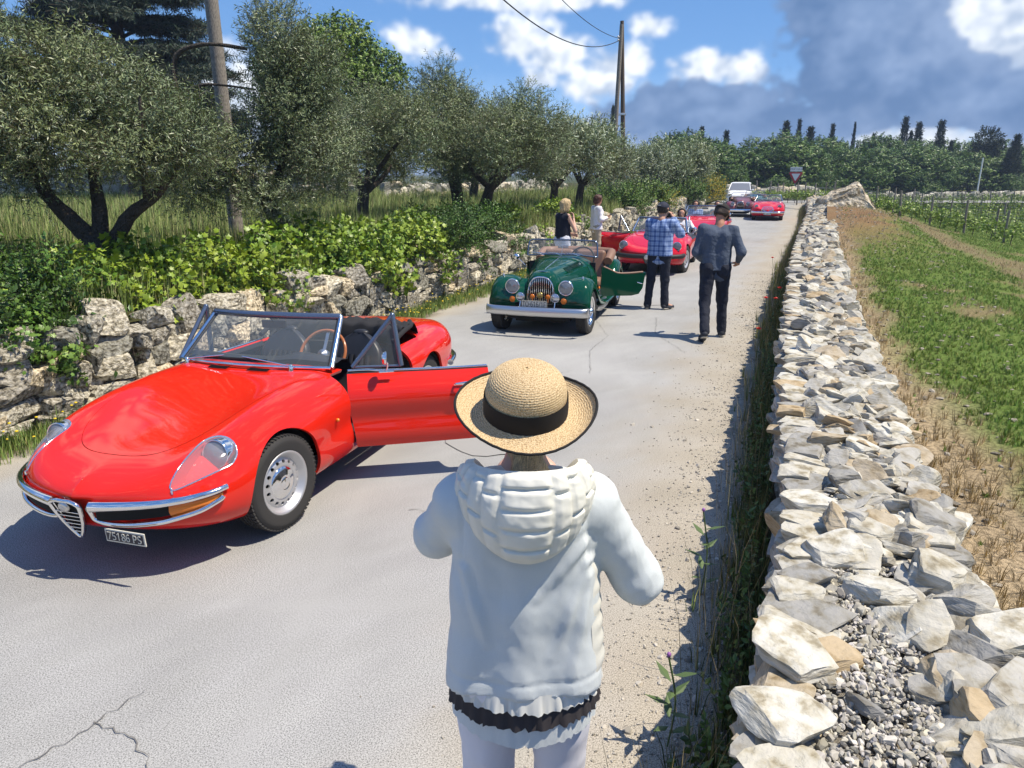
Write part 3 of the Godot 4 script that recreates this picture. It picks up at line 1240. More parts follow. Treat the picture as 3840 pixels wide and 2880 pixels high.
func right_wall():
	var m := mat("mixed_slab", Color.WHITE, 0.9, 0, 0.3)
	var w := thing("rubble_wall", "low wide wall of pale flat stones running along the right road edge", "stone wall", Vector3(0.7, 0, -2))
	w.set_meta("kind", "thing")
	var inv := w.transform.affine_inverse()
	var b := B.new()
	var rows := []
	for i in 130:
		var z := 1.2 - i * 0.46
		var x := wr(z)
		var ww := wall_width(z)
		var j := 0.02 * nz.get_noise_2d(z * 3.0, 1.0)
		rows.append(PackedVector3Array([Vector3(x + 0.02, -0.25, z), Vector3(x + 0.05, 0.35, z), Vector3(x + 0.08, 0.68 + j, z), Vector3(x + ww * 0.35, 0.73 + j, z), Vector3(x + ww * 0.65, 0.72 - j, z), Vector3(x + ww - 0.08, 0.66 + j, z), Vector3(x + ww - 0.02, 0.0, z)]))
	b.grid(rows)
	var core := part("wall_core", b.done(), M.core, w)
	core.material_override = M.gravel_bed
	core.transform = inv
	var list := []
	var tone := func() -> Material:
		var r := rng.randf()
		var t := 0
		if r > 0.3: t = 6
		if r > 0.45: t = 1
		if r > 0.7: t = 2
		if r > 0.82: t = 3
		if r > 0.87: t = 4
		if r > 0.97: t = 5
		return M["slab%d" % t]
	var put := func(x: float, y: float, z: float, size: Vector3, mesh: Mesh, yaw: float, tilt: float, weight: float):
		var bs_ := Basis.from_euler(Vector3(rng.randf_range(-tilt, tilt), yaw, rng.randf_range(-tilt, tilt))) * Basis.from_scale(size * 0.43)
		var key: float = size.x * size.z * weight / pow(maxf(1.2, Vector3(x, y - 2.2, z).length()), 2.0)
		list.append([key, inv * Transform3D(bs_, Vector3(x, y, z)), mesh, tone.call()])
	# road face: thin courses of slabs, only their edges show
	var z := 0.6
	while z > -56.0:
		var far := clampf(-z / 25.0, 0, 1)
		var step := rng.randf_range(0.2, 0.34) * (1.0 + far * 0.5)
		var h := 0.0
		var yaw := -0.36 + rng.randf_range(-0.25, 0.25)
		while h < 0.66:
			var hh := rng.randf_range(0.06, 0.15) * (1.0 + far * 0.5)
			put.call(wr(z) + 0.13 + rng.randf_range(-0.035, 0.035), h + hh * 0.5, z + rng.randf_range(-0.05, 0.05), Vector3(rng.randf_range(0.25, 0.34), hh * 1.15, step * 1.2), blocks[rng.randi() % 10], yaw, 0.1, 0.35)
			h += hh
		# right face
		h = 0.3
		while h < 0.66:
			var hh2 := rng.randf_range(0.1, 0.2)
			put.call(wr(z) + wall_width(z) - 0.12 + rng.randf_range(-0.03, 0.03), h + hh2 * 0.5, z, Vector3(0.28, hh2 * 1.15, step * 1.2), blocks[rng.randi() % 10], yaw, 0.12, 0.15)
			h += hh2
		z -= step
	# coping slabs along the road side, big and flat
	z = -0.7
	while z > -56.0:
		var far := clampf(-z / 25.0, 0, 1)
		var dz := rng.randf_range(0.075, 0.16) * (1.0 + far * 0.7)
		var lx := rng.randf_range(0.15, 0.31)
		put.call(wr(z) + lx * 0.5 + 0.005 + rng.randf_range(-0.025, 0.025), 0.735 + rng.randf_range(-0.015, 0.03), z, Vector3(lx * 1.25, rng.randf_range(0.05, 0.1), dz * 1.7), slabs[rng.randi() % 10], -0.3 + rng.randf_range(-0.4, 0.4), 0.1, 2.0)
		z -= dz
	# blocks along the field side
	z = -1.2
	while z > -56.0:
		var far := clampf(-z / 25.0, 0, 1)
		var big := 1.0 if z > -3.2 else 0.85
		var dz := rng.randf_range(0.12, 0.24) * big
		put.call(wr(z) + wall_width(z) - 0.13 + rng.randf_range(-0.08, 0.06), 0.725 + rng.randf_range(-0.04, 0.05), z, Vector3(rng.randf_range(0.2, 0.32) * big, rng.randf_range(0.1, 0.19) * big, dz * 1.4), (blocks if rng.randf() < 0.65 else slabs)[rng.randi() % 10], rng.randf() * TAU, 0.3, 1.6)
		z -= dz * 0.95
	# rubble between the two, laid at all angles
	z = -1.5
	while z > -56.0:
		var ww := wall_width(z)
		var far := clampf(-z / 20.0, 0, 1)
		var n := 20 if z > -7 else 9
		for k in n:
			var t := rng.randf_range(0.28, 0.86)
			var r := pow(rng.randf(), 2.2)
			var s := lerpf(0.035, 0.17, r) * (1.0 + far * 0.9)
			if z > -2.6 and t < 0.74 and rng.randf() < 0.93:
				continue
			put.call(wr(z) + ww * t, 0.745 + rng.randf_range(-0.02, 0.035) + s * 0.1, z + rng.randf_range(-0.1, 0.1), Vector3(s * rng.randf_range(0.9, 1.5), s * rng.randf_range(0.25, 0.7), s), (slabs if rng.randf() < 0.7 else blocks)[rng.randi() % 10] if s > 0.1 else chips_m[rng.randi() % 6], rng.randf() * TAU, 0.6, 1.0)
		z -= 0.06 * (1.0 + far * 1.2)
	# the biggest pieces near the standing place
	for q in [[1.42, -1.75, 0.46, 0.17, 0.26, 0.5], [1.6, -2.05, 0.42, 0.16, 0.3, 0.1], [1.55, -2.4, 0.3, 0.2, 0.26, 0.9], [1.28, -2.3, 0.28, 0.12, 0.2, 1.9], [1.38, -1.4, 0.36, 0.18, 0.3, 2.6], [1.25, -2.6, 0.3, 0.13, 0.26, 0.2], [1.5, -2.75, 0.26, 0.15, 0.24, 1.2], [1.08, -2.42, 0.3, 0.06, 0.22, 0.6]]:
		put.call(q[0], 0.78, q[1], Vector3(q[2], q[3], q[4]) * 0.855, blocks[rng.randi() % 10], q[5], 0.25, 5.0)
	for q in [[0.86, -1.98, 0.36, 0.07, 0.26, 2.2], [0.75, -1.7, 0.34, 0.08, 0.24, 2.6], [0.66, -1.42, 0.3, 0.08, 0.22, 2.9], [1.0, -2.3, 0.26, 0.07, 0.2, 2.4]]:
		put.call(q[0], 0.785, q[1], Vector3(q[2], q[3], q[4]) * 0.85, slabs[rng.randi() % 10], q[5], 0.06, 6.0)
	M.mixed_stone = M.mixed_slab
	m.vertex_color_use_as_albedo = true
	tri_tex(m, M.slab0.albedo_texture, 1.6)
	m.uv1_scale = Vector3(1.5, 6.5, 1.5)
	bump(m, M.slab0.heightmap_texture, 0.7)
	stones_into(w, list, 300, "stone", "small_stones")
	# gravel fill
	var where := []
	var cols := PackedColorArray()
	for k in 15000:
		var zz := -1.0 - pow(rng.randf(), 1.4) * 5.5
		var t := rng.randf_range(0.25, 0.9)
		var s := rng.randf_range(0.003, 0.008) * (1.0 if rng.randf() < 0.92 else 2.0)
		where.append(Transform3D(Basis.from_euler(Vector3(rng.randf() * TAU, rng.randf() * TAU, rng.randf() * TAU)) * Basis.from_scale(Vector3(s * 1.3, s * 0.7, s)), Vector3(wr(zz) + wall_width(zz) * t, 0.725 + 0.03 * sin(PI * t) + rng.randf_range(-0.006, 0.01), zz)))
		var v := rng.randf_range(0.24, 0.58)
		cols.append(Color(v * 1.06, v * 1.0, v * rng.randf_range(0.8, 0.95)))
	var g := many("gravel", chips_m[0], M.gravel, where, cols, w)
	g.transform = inv
	g.set_meta("kind", "stuff")

func far_walls():
	# left field, beyond the olives
	var specs := [["grey stone wall across the back of the olive field", Vector3(-46, 1.0, -36), Vector3(-8.0, 1.05, -40), 1.15, 0.34, 0],
		["low stone wall at the far edge of the vineyard", Vector3(32.5, -0.35, -70), Vector3(53, -0.3, -79), 0.55, 0.3, 1],
		["low broken stone wall where the road bends behind the parked cars", Vector3(17.6, 0.0, -62), Vector3(26.5, 0.0, -66), 0.95, 0.4, 2],
		["tumbled pale stones in the grass behind the olive trunks", Vector3(-6.2, 1.0, -38), Vector3(3.4, 1.0, -50), 0.45, 0.4, 3]]
	for sp in specs:
		var a: Vector3 = sp[1]
		var e: Vector3 = sp[2]
		var w := thing("far_stone_wall", sp[0], "stone wall", a)
		w.set_meta("kind", "thing")
		var list := []
		var L := a.distance_to(e)
		var d := (e - a) / L
		var yaw := atan2(-d.x, -d.z)
		var s := 0.0
		while s < L:
			var ww := rng.randf_range(0.35, 0.8)
			var h := 0.0
			var top: float = sp[3] * (1.0 + 0.25 * nz.get_noise_2d(s * 0.4, a.x))
			while h < top:
				var hh: float = rng.randf_range(0.6, 1.2) * sp[4]
				var bs_ := Basis.from_euler(Vector3(rng.randf_range(-0.2, 0.2), yaw + rng.randf_range(-0.3, 0.3), rng.randf_range(-0.2, 0.2))) * Basis.from_scale(Vector3(0.4, hh, ww) * 0.58)
				list.append([rng.randf(), Transform3D(bs_, d * s + Vector3(rng.randf_range(-0.05, 0.05), h + hh * 0.5, rng.randf_range(-0.05, 0.05))), blocks[rng.randi() % 10], M["stone%d" % ([0, 1, 2, 4, 4][rng.randi() % 5] if sp[5] == 1 else rng.randi() % 5)]])
				h += hh * 0.9
			s += ww * 0.9
		stones_into(w, list, 0, "stone", "far_stones")

func boulder():
	var pl := [[Vector3(-0.35, 1.0, 0.1).normalized(), 0.82], [Vector3(0.25, 0.25, 1).normalized(), 0.62], [Vector3(1, 0.5, 0.1).normalized(), 0.86], [Vector3(-1, 0.15, 0.35).normalized(), 0.95], [Vector3(0, -1, 0), 0.8], [Vector3(0.1, 0, -1), 0.7], [Vector3(-0.8, 0.9, 0.3).normalized(), 0.94], [Vector3(0.7, 0.9, 0.3).normalized(), 0.98]]
	var o := part("boulder", rock(4, pl, 0.13), M.boulder, self)
	o.transform = Transform3D(Basis.from_euler(Vector3(0, -0.35, 0.12)) * Basis.from_scale(Vector3(1.0, 0.92, 0.8)), Vector3(14.35, 0.8, -32.6))
	tag(o, "huge pale boulder with a sloping top beyond the end of the rubble wall", "boulder")


# ---------------------------------------------------------------- the red open two-seater in front
# car axes: x to the right, y up, z backwards from the front axle; bodies are modelled on the right half and mirrored
func net_of(rows: Array) -> Array:
	var out := []
	for r in rows:
		var line := []
		for i in range(0, r.size(), 3):
			line.append(Vector3(r[i], r[i + 1], r[i + 2]))
		out.append(line)
	return out

func mid_net(z: float, w: float, top: float, crown: float, belt: float, k := 1.0) -> Array:
	# a section of the straight part of the body, with the groove along its flank
	return [0, top, z, w * 0.3, top, z, w * 0.57, top - 0.005, z, w * 0.77, crown, z, w * 0.955, belt, z, w * 1.015, 0.60, z, w * (1.0 - 0.055 * k), 0.46, z, w * (1.0 + 0.004 * k), 0.375, z, w * 0.955, 0.2, z, w * 0.8, 0.165, z]

func spider_net(nose := 0.0) -> Array:
	var r := []
	r.append([0, .585, -.70, 0, .56, -.745, 0, .525, -.785, 0, .475, -.80, 0, .42, -.775, 0, .37, -.755, 0, .32, -.76, 0, .28, -.73, 0, .25, -.67, 0, .235, -.55])
	r.append([0, .605, -.63, .08, .58, -.69, .14, .545, -.745, .19, .50, -.78, .215, .43, -.755, .215, .37, -.735, .21, .32, -.745, .205, .28, -.715, .19, .245, -.65, .16, .23, -.53])
	r.append([0, .645, -.49, .15, .63, -.555, .28, .60, -.645, .385, .55, -.715, .45, .46, -.70, .45, .38, -.68, .445, .32, -.69, .43, .28, -.66, .405, .235, -.59, .35, .215, -.47])
	r.append([0, .69, -.27, .21, .685, -.33, .39, .67, -.43, .53, .665, -.545, .625, .505, -.575, .635, .40, -.56, .63, .33, -.575, .61, .28, -.55, .57, .22, -.49, .49, .2, -.38])
	r.append([0, .735, -.04, .22, .73, -.08, .44, .73, -.17, .605, .755, -.29, .73, .585, -.36, .76, .44, -.375, .75, .35, -.375, .73, .28, -.36, .68, .2, -.32, .58, .18, -.25])
	r.append([0, .775, .2, .23, .775, .18, .455, .785, .12, .615, .815, .03, .765, .68, -.03, .80, .50, -.05, .795, .38, -.05, .785, .3, -.05, .74, .19, -.05, .63, .165, -.05])
	r.append([0, .815, .46, .24, .815, .44, .47, .82, .4, .625, .83, .36, .78, .72, .33, .825, .56, .32, .80, .43, .32, .805, .34, .32, .765, .2, .32, .65, .165, .32])
	r.append(mid_net(0.72, 0.815, 0.855, 0.83, 0.735, 0.9))
	r.append(mid_net(1.1, 0.82, 0.84, 0.815, 0.73))
	r.append(mid_net(1.5, 0.82, 0.835, 0.805, 0.72))
	r.append(mid_net(1.9, 0.815, 0.84, 0.81, 0.72))
	r.append(mid_net(2.25, 0.80, 0.85, 0.825, 0.725, 0.8))
	r.append(mid_net(2.6, 0.755, 0.84, 0.82, 0.715, 0.5))
	r.append([0, .81, 2.95, .2, .81, 2.94, .38, .81, 2.93, .56, .80, 2.92, .69, .70, 2.9, .72, .58, 2.88, .715, .46, 2.86, .70, .37, 2.84, .62, .24, 2.8, .5, .21, 2.7])
	r.append([0, .765, 3.22, .16, .765, 3.21, .3, .765, 3.19, .48, .755, 3.17, .60, .66, 3.14, .63, .55, 3.13, .625, .45, 3.11, .61, .37, 3.08, .51, .27, 3.0, .4, .24, 2.9])
	r.append([0, .70, 3.42, .09, .70, 3.41, .17, .7, 3.4, .29, .69, 3.38, .38, .61, 3.36, .41, .53, 3.35, .41, .45, 3.33, .4, .38, 3.29, .3, .3, 3.2, .24, .27, 3.08])
	r.append([0, .665, 3.5, 0, .65, 3.505, 0, .63, 3.51, 0, .6, 3.52, 0, .555, 3.52, 0, .5, 3.51, 0, .45, 3.48, 0, .39, 3.44, 0, .33, 3.36, 0, .29, 3.22])
	var net := net_of(r)
	for i in [2, 3, 4]:
		for j in net[i].size():
			net[i][j].x *= 1.055
	for i in 4:
		for j in net[i].size():
			net[i][j].z *= 1.1
			if net[i][j].y > 0.5:
				net[i][j].y -= 0.018
	return net

func arch(p: Vector3, zc: float, r: float) -> float:
	# negative inside a wheel opening
	if p.y > 0.75:
		return 1.0
	return sqrt(pow(p.z - zc, 2.0) + pow(p.y - 0.3, 2.0)) - r

func drop(p: Vector3, c: Vector3, u: Vector3, w: Vector3) -> float:
	# a drop-shaped outline: narrow at the front, round at the back
	var d := p - c
	var a := d.dot(u)
	var q := absf(d.dot(w))
	var n := u.cross(w).normalized()
	if absf(d.dot(n)) > 0.2:
		return 1.0
	var r := 0.118
	var ac := 0.075
	if a > ac:
		return sqrt((a - ac) * (a - ac) + q * q) - r
	var t := clampf((a + 0.235) / (ac + 0.235), 0.0, 1.0)
	return maxf(q - r * pow(t, 0.7), -0.235 - a)

func wheel(kind: int, tyre_r := 0.305, rim_r := 0.195, width := 0.165) -> Node3D:
	# a wheel whose outer side looks along +x
	var o := Node3D.new()
	o.name = "wheel"
	var X := Transform3D(Basis(Vector3(0, 0, 1), -PI / 2))
	var b := B.new()
	var w := width * 0.5
	b.lathe([Vector2(rim_r - 0.005, -w * 0.75), Vector2(rim_r + 0.02, -w * 0.95), Vector2(tyre_r - 0.045, -w * 1.04), Vector2(tyre_r - 0.015, -w * 0.95), Vector2(tyre_r - 0.002, -w * 0.78), Vector2(tyre_r, -w * 0.4), Vector2(tyre_r, w * 0.4), Vector2(tyre_r - 0.002, w * 0.78), Vector2(tyre_r - 0.015, w * 0.95), Vector2(tyre_r - 0.03, w * 1.02), Vector2(tyre_r - 0.034, w * 1.05), Vector2(tyre_r - 0.05, w * 1.06), Vector2(rim_r + 0.03, w * 1.0), Vector2(rim_r + 0.012, w * 0.98), Vector2(rim_r - 0.004, w * 0.86)], X, 48)
	# tread blocks along both shoulders and three ribs
	for k in 64:
		var a := TAU * k / 64.0
		var bas := Basis(Vector3(1, 0, 0), a)
		for s in [-1.0, 1.0]:
			b.box(bas * Vector3(s * w * 0.72, tyre_r - 0.001, 0), Vector3(w * 0.34, 0.012, 0.02), bas * Basis(Vector3(0, 1, 0), s * 0.3) * Basis(Vector3(0, 0, 1), -s * 0.16))
		for s in [-0.3, 0.02, 0.32]:
			b.box(bas * Vector3(s * w, tyre_r + 0.001, 0.007 * sin(k * PI)), Vector3(w * 0.2, 0.008, 0.024), bas * Basis(Vector3(0, 1, 0), 0.4))
	part("tyre", b.done(), M.rubber, o)
	b = B.new()
	if kind == 0:
		# pressed steel with a ring of holes and a bright hub cap
		b.lathe([Vector2(rim_r - 0.012, -w * 0.9), Vector2(rim_r - 0.03, -w * 0.2), Vector2(rim_r - 0.028, w * 0.45), Vector2(rim_r - 0.012, w * 0.72), Vector2(rim_r + 0.006, w * 0.86), Vector2(rim_r + 0.012, w * 0.98), Vector2(rim_r + 0.004, w * 1.0), Vector2(rim_r - 0.008, w * 0.92), Vector2(rim_r - 0.02, w * 0.66), Vector2(rim_r - 0.034, w * 0.5)], X, 48)
		var T := {"p": PackedVector3Array(), "n": PackedVector3Array()}
		var g := B.new()
		var prof := []
		for i in 9:
			var t := i / 8.0
			prof.append(Vector2(lerpf(rim_r - 0.033, 0.09, t), w * (0.5 + 0.22 * sin(t * PI * 0.9))))
		g.lathe(prof, X, 90)
		g.done()
		for i in g.ix:
			T.p.append(g.v[i])
			T.n.append(g.n[i] if g.n[i].x > 0 else -g.n[i])
		var holes := 16
		var res := cut(T, func(p): 
			var a := atan2(p.z, p.y)
			var k: float = roundf(a / TAU * holes) * TAU / holes
			var rr := rim_r - 0.058
			return Vector2((p.y - cos(k) * rr) / 1.0, (p.z - sin(k) * rr) / 1.0).length() - 0.0135)
		b.soup(res[1])
		lip(b, res[1], 0.012)
		part("rim", b.done(), M.silver_wheel, o)
		b = B.new()
		b.lathe([Vector2(0.0, w * 0.98), Vector2(0.03, w * 0.97), Vector2(0.036, w * 0.9), Vector2(0.042, w * 0.9), Vector2(0.046, w * 0.95), Vector2(0.052, w * 0.92), Vector2(0.08, w * 0.84), Vector2(0.098, w * 0.78), Vector2(0.106, w * 0.7), Vector2(0.108, w * 0.6)], X, 40)
		part("hub_cap", b.done(), M.chrome, o)
		b = B.new()
		b.lathe([Vector2(0.03, w * 0.2), Vector2(rim_r - 0.03, w * 0.15)], X, 24)
		part("drum", b.done(), M.black_hole, o)
	elif kind == 1:
		# wire wheel
		b.lathe([Vector2(rim_r - 0.012, -w * 0.9), Vector2(rim_r - 0.035, -w * 0.2), Vector2(rim_r - 0.03, w * 0.5), Vector2(rim_r - 0.01, w * 0.75), Vector2(rim_r + 0.008, w * 0.92), Vector2(rim_r + 0.006, w * 1.0), Vector2(rim_r - 0.012, w * 0.85)], X, 40)
		part("rim", b.done(), M.chrome, o)
		b = B.new()
		for k in 24:
			for s in 2:
				var a := TAU * k / 24.0 + s * 0.13
				var a2 := a + (0.5 if k % 2 == 0 else -0.5)
				b.tube(PackedVector3Array([Vector3(w * (0.95 if s else 0.3), cos(a) * 0.045, sin(a) * 0.045), Vector3(w * (0.2 if s else -0.2), cos(a2) * (rim_r - 0.032), sin(a2) * (rim_r - 0.032))]), 0.0028, 4, false)
		part("spokes", b.done(), M.chrome, o)
		b = B.new()
		b.lathe([Vector2(0.0, w * 1.35), Vector2(0.02, w * 1.33), Vector2(0.035, w * 1.1), Vector2(0.05, w * 0.9), Vector2(0.048, -w * 0.2)], X, 20)
		for s in [-1, 1]:
			b.box(Vector3(w * 1.15, 0, s * 0.045), Vector3(0.012, 0.022, 0.05), Basis(), 0.004)
		part("spinner", b.done(), M.chrome, o)
		b = B.new()
		b.lathe([Vector2(0.02, -w * 0.3), Vector2(rim_r - 0.04, -w * 0.35)], X, 24)
		part("drum", b.done(), M.black_hole, o)
	else:
		# light alloy wheel: disc with slots
		b.lathe([Vector2(rim_r - 0.02, -w * 0.6), Vector2(rim_r - 0.025, w * 0.5), Vector2(rim_r + 0.006, w * 0.9), Vector2(rim_r + 0.006, w * 0.99), Vector2(rim_r - 0.012, w * 0.86), Vector2(rim_r - 0.03, w * 0.55), Vector2(rim_r - 0.06, w * 0.55), Vector2(0.09, w * 0.75), Vector2(0.05, w * 0.8), Vector2(0.045, w * 0.95), Vector2(0.0, w * 0.97)], X, 32)
		part("rim", b.done(), M.silver_wheel, o)
		b = B.new()
		for k in 8:
			var a := TAU * k / 8.0
			b.ball(Vector3(w * 0.66, cos(a) * 0.125, sin(a) * 0.125), Vector3(0.008, 0.02, 0.02), 8, 6)
		part("slots", b.done(), M.black_hole, o)
	return o

func put_wheel(proto: Node3D, car: Node3D, at: Vector3, left: bool, steer := 0.0):
	var o: Node3D = proto.duplicate()
	o.name = "wheel"
	car.add_child(o, true)
	o.transform = Transform3D(Basis(Vector3.UP, (PI if left else 0.0) + steer) * Basis(Vector3.RIGHT, rng.randf() * TAU), at)

func number_plate(text: String, w: float, h: float, dark: bool, parent: Node3D, xf: Transform3D, letter := 0.05):
	var o := Node3D.new()
	o.name = "number_plate"
	parent.add_child(o, true)
	o.transform = xf
	var b := B.new()
	b.box(Vector3.ZERO, Vector3(w, h, 0.008), Basis(), 0.003)
	part("plate", b.done(), M.plate_white, o)
	if dark:
		b = B.new()
		b.box(Vector3(0, 0, 0.0045), Vector3(w - 0.02, h - 0.02, 0.006), Basis(), 0.002)
		part("field", b.done(), M.plate_black, o)
	else:
		b = B.new()
		for s in [-1, 1]:
			b.box(Vector3(0, s * (h * 0.5 - 0.004), 0.003), Vector3(w, 0.005, 0.006))
			b.box(Vector3(s * (w * 0.5 - 0.004), 0, 0.003), Vector3(0.005, h, 0.006))
		part("border", b.done(), M.black, o)
	var t := lettering(text, letter, 0.003)
	var tm := part("lettering", t, M.plate_white if dark else M.plate_black, o)
	tm.position = Vector3(0, 0, 0.0085 if dark else 0.0055)
	var sz := t.get_aabb().size
	tm.scale = Vector3(minf(1.6, (w - 0.04) / maxf(sz.x, 0.01)), letter * 1.0 / maxf(sz.y, 0.01), 1)

func body_half(net: Array, ni: int, nj: int) -> Dictionary:
	return skin(net, ni, nj)

func bent(T: Dictionary, hinge: Vector3, axis: Vector3, angle: float) -> Dictionary:
	var bs_ := Basis(axis, angle)
	return moved_soup(T, Transform3D(bs_, hinge - bs_ * hinge))

const DOOR_Z0 := 0.76
const DOOR_Z1 := 1.80

func door_line(p: Vector3) -> float:
	# negative inside the door's outline
	var z0 := DOOR_Z0 + 0.035 * smoothstep(0.62, 0.3, p.y) - 0.0
	var d := maxf(z0 - p.z, p.z - (DOOR_Z1 - 0.07 * smoothstep(0.5, 0.8, p.y) * 0.0))
	d = maxf(d, 0.255 - p.y)
	if absf(p.x) < 0.655:
		d = maxf(d, 0.655 - absf(p.x))
	return d

func cockpit_line(p: Vector3) -> float:
	# negative inside the opening for the seats and the folded hood
	if p.y < 0.5:
		return 1.0
	var x := absf(p.x)
	var d := x - 0.665
	d = maxf(d, 0.80 - 0.13 * (x / 0.66) * (x / 0.66) * -1.0 - p.z)
	var back := 2.32 - 0.1 * pow(x / 0.66, 2.0)
	return maxf(d, p.z - back)

func build_duetto():
	var car := thing("convertible", "bright red open two-seater with its driver's door wide open, nearest car", "car", Vector3(-2.15, 0, -4.58), 0.0)
	spider_body(car, true, M.red_paint, 1.07, 0.0)
	car.rotation = Vector3(0, PI - 0.312, 0)
	car.basis = car.basis * Basis(Vector3(0, 0, 1), -0.018)

func spider_body(car: Node3D, first: bool, paint: Material, open_left: float, open_right: float):
	var half := skin(spider_net(), 8, 6)
	half = cut(half, func(p): return minf(arch(p, 0.0, 0.352), arch(p, 2.25, 0.345)))[1]
	var bowls := []
	var C := Vector3(0.595, 0.622, -0.505)
	var U := Vector3(0.39, 0.58, 0.72).normalized()
	var Nn := Vector3(0.35, 0.6, -0.72)
	Nn = (Nn - U * U.dot(Nn)).normalized()
	var W := Nn.cross(U)
	var light := cut(half, func(p): return drop(p, C, U, W) if first else 1.0)
	half = light[1]
	var cover: Dictionary = light[0]
	var whole := half
	half = cut(half, cockpit_line)[1]
	var dr := cut(half, door_line)
	half = dr[1]
	var door: Dictionary = dr[0]
	# bonnet: the piece between the wings
	var bn := func(p) -> float:
		if p.y < 0.58:
			return 1.0
		var lim := lerpf(0.46, 0.585, clampf((p.z + 0.45) / 1.05, 0, 1))
		var d: float = absf(p.x) - lim
		if p.z < 0.1:
			var e := pow(pow(absf(p.x) / lim, 3.0) + pow((0.1 - p.z) / 0.66, 3.0), 0.3333) - 1.0
			return e * 0.45
		return maxf(d, p.z - 0.60)
	var hd := cut(half, bn)
	half = hd[1]
	var bonnet: Dictionary = hd[0]
	var grow := func(p) -> float: return bn.call(p) - 0.0
	var b := B.new()
	b.soup(half)
	b.soup(mirrored(half))
	lip(b, half, 0.022, func(p): return absf(p.x) > 0.003 and not (p.z > 2.5 and p.y < 0.3))
	lip(b, mirrored(half), 0.022, func(p): return absf(p.x) > 0.003 and not (p.z > 2.5 and p.y < 0.3))
	var body := part("body", b.done(), paint, car)
	# bonnet, its gap a hair wide
	b = B.new()
	var inset: Dictionary = cut(bonnet, func(p): return bn.call(p) + 0.0028)[0]
	b.soup(inset, 0.001)
	b.soup(mirrored(inset), 0.001)
	lip(b, inset, 0.02, func(p): return absf(p.x) > 0.003)
	lip(b, mirrored(inset), 0.02, func(p): return absf(p.x) > 0.003)
	var bon := part("bonnet", b.done(), paint, car)
	# wells, floor, engine tray: dark insides
	b = B.new()
	for s in [-1.0, 1.0]:
		for zc in [0.0, 2.25]:
			var prof := []
			for i in 13:
				var a := PI * i / 12.0
				prof.append(Vector3(0, 0.3 + sin(a) * 0.35 * 1.0, zc + cos(a) * 0.35))
			var rows := []
			for xx in [0.36, 0.6, 0.745 if zc < 1 else 0.72]:
				var row := PackedVector3Array()
				for q in prof:
					row.append(Vector3(s * xx, q.y, q.z))
				rows.append(row)
			b.grid(rows)
			var fan := Vector3(s * 0.36, 0.3, zc)
			for i in 12:
				b.tri(fan, rows[0][i], rows[0][i + 1])
	b.box(Vector3(0, 0.235, 1.35), Vector3(1.2, 0.04, 3.0))
	b.box(Vector3(0, 0.36, -0.4), Vector3(0.8, 0.16, 0.3))
	part("underside", b.done(), M.black_hole, car)
	cabin(car)
	windscreen(car)
	# doors: the driver's stands open
	for side in [-1.0, 1.0]:
		var d: Dictionary = door if side > 0 else mirrored(door)
		var open := open_left if side < 0 else open_right
		make_door(car, d, side, open, paint, first)
	# lamps under drop-shaped covers
	for side in [-1.0, 1.0]:
		if not first:
			round_lamp(car, "headlight", Vector3(side * 0.6, 0.635, -0.575), 0.1, M.chrome, M.lamp_glass, 0.9)
			continue
		var cv: Dictionary = cover if side > 0 else mirrored(cover)
		var spot := nearest(cover, C + U * 0.068) - Nn * 0.055
		head_lamp(car, cv, spot * Vector3(side, 1, 1), side, paint, first)
	front_end(car, first, whole)
	# wheels
	var proto := wheel(0 if first else 2)
	for s in [-1.0, 1.0]:
		put_wheel(proto, car, Vector3(s * 0.685, 0.303, 0.0), s < 0, -0.1 if first else -0.16)
		put_wheel(proto, car, Vector3(s * 0.645, 0.303, 2.25), s < 0)
	# tail lamps and a rear bumper
	for s in [-1.0, 1.0]:
		b = B.new()
		b.ball(Vector3(s * 0.44, 0.56, 3.24), Vector3(0.045, 0.035, 0.06), 12, 8)
		part("tail_lamp", b.done(), M.sign_red, car)
		b = B.new()
		b.tube(smooth_path([Vector3(s * 0.74, 0.42, 2.78), Vector3(s * 0.64, 0.42, 3.1), Vector3(s * 0.42, 0.42, 3.36), Vector3(s * 0.12, 0.42, 3.5)]), 0.03, 10)
		part("rear_bumper", b.done(), M.chrome, car)

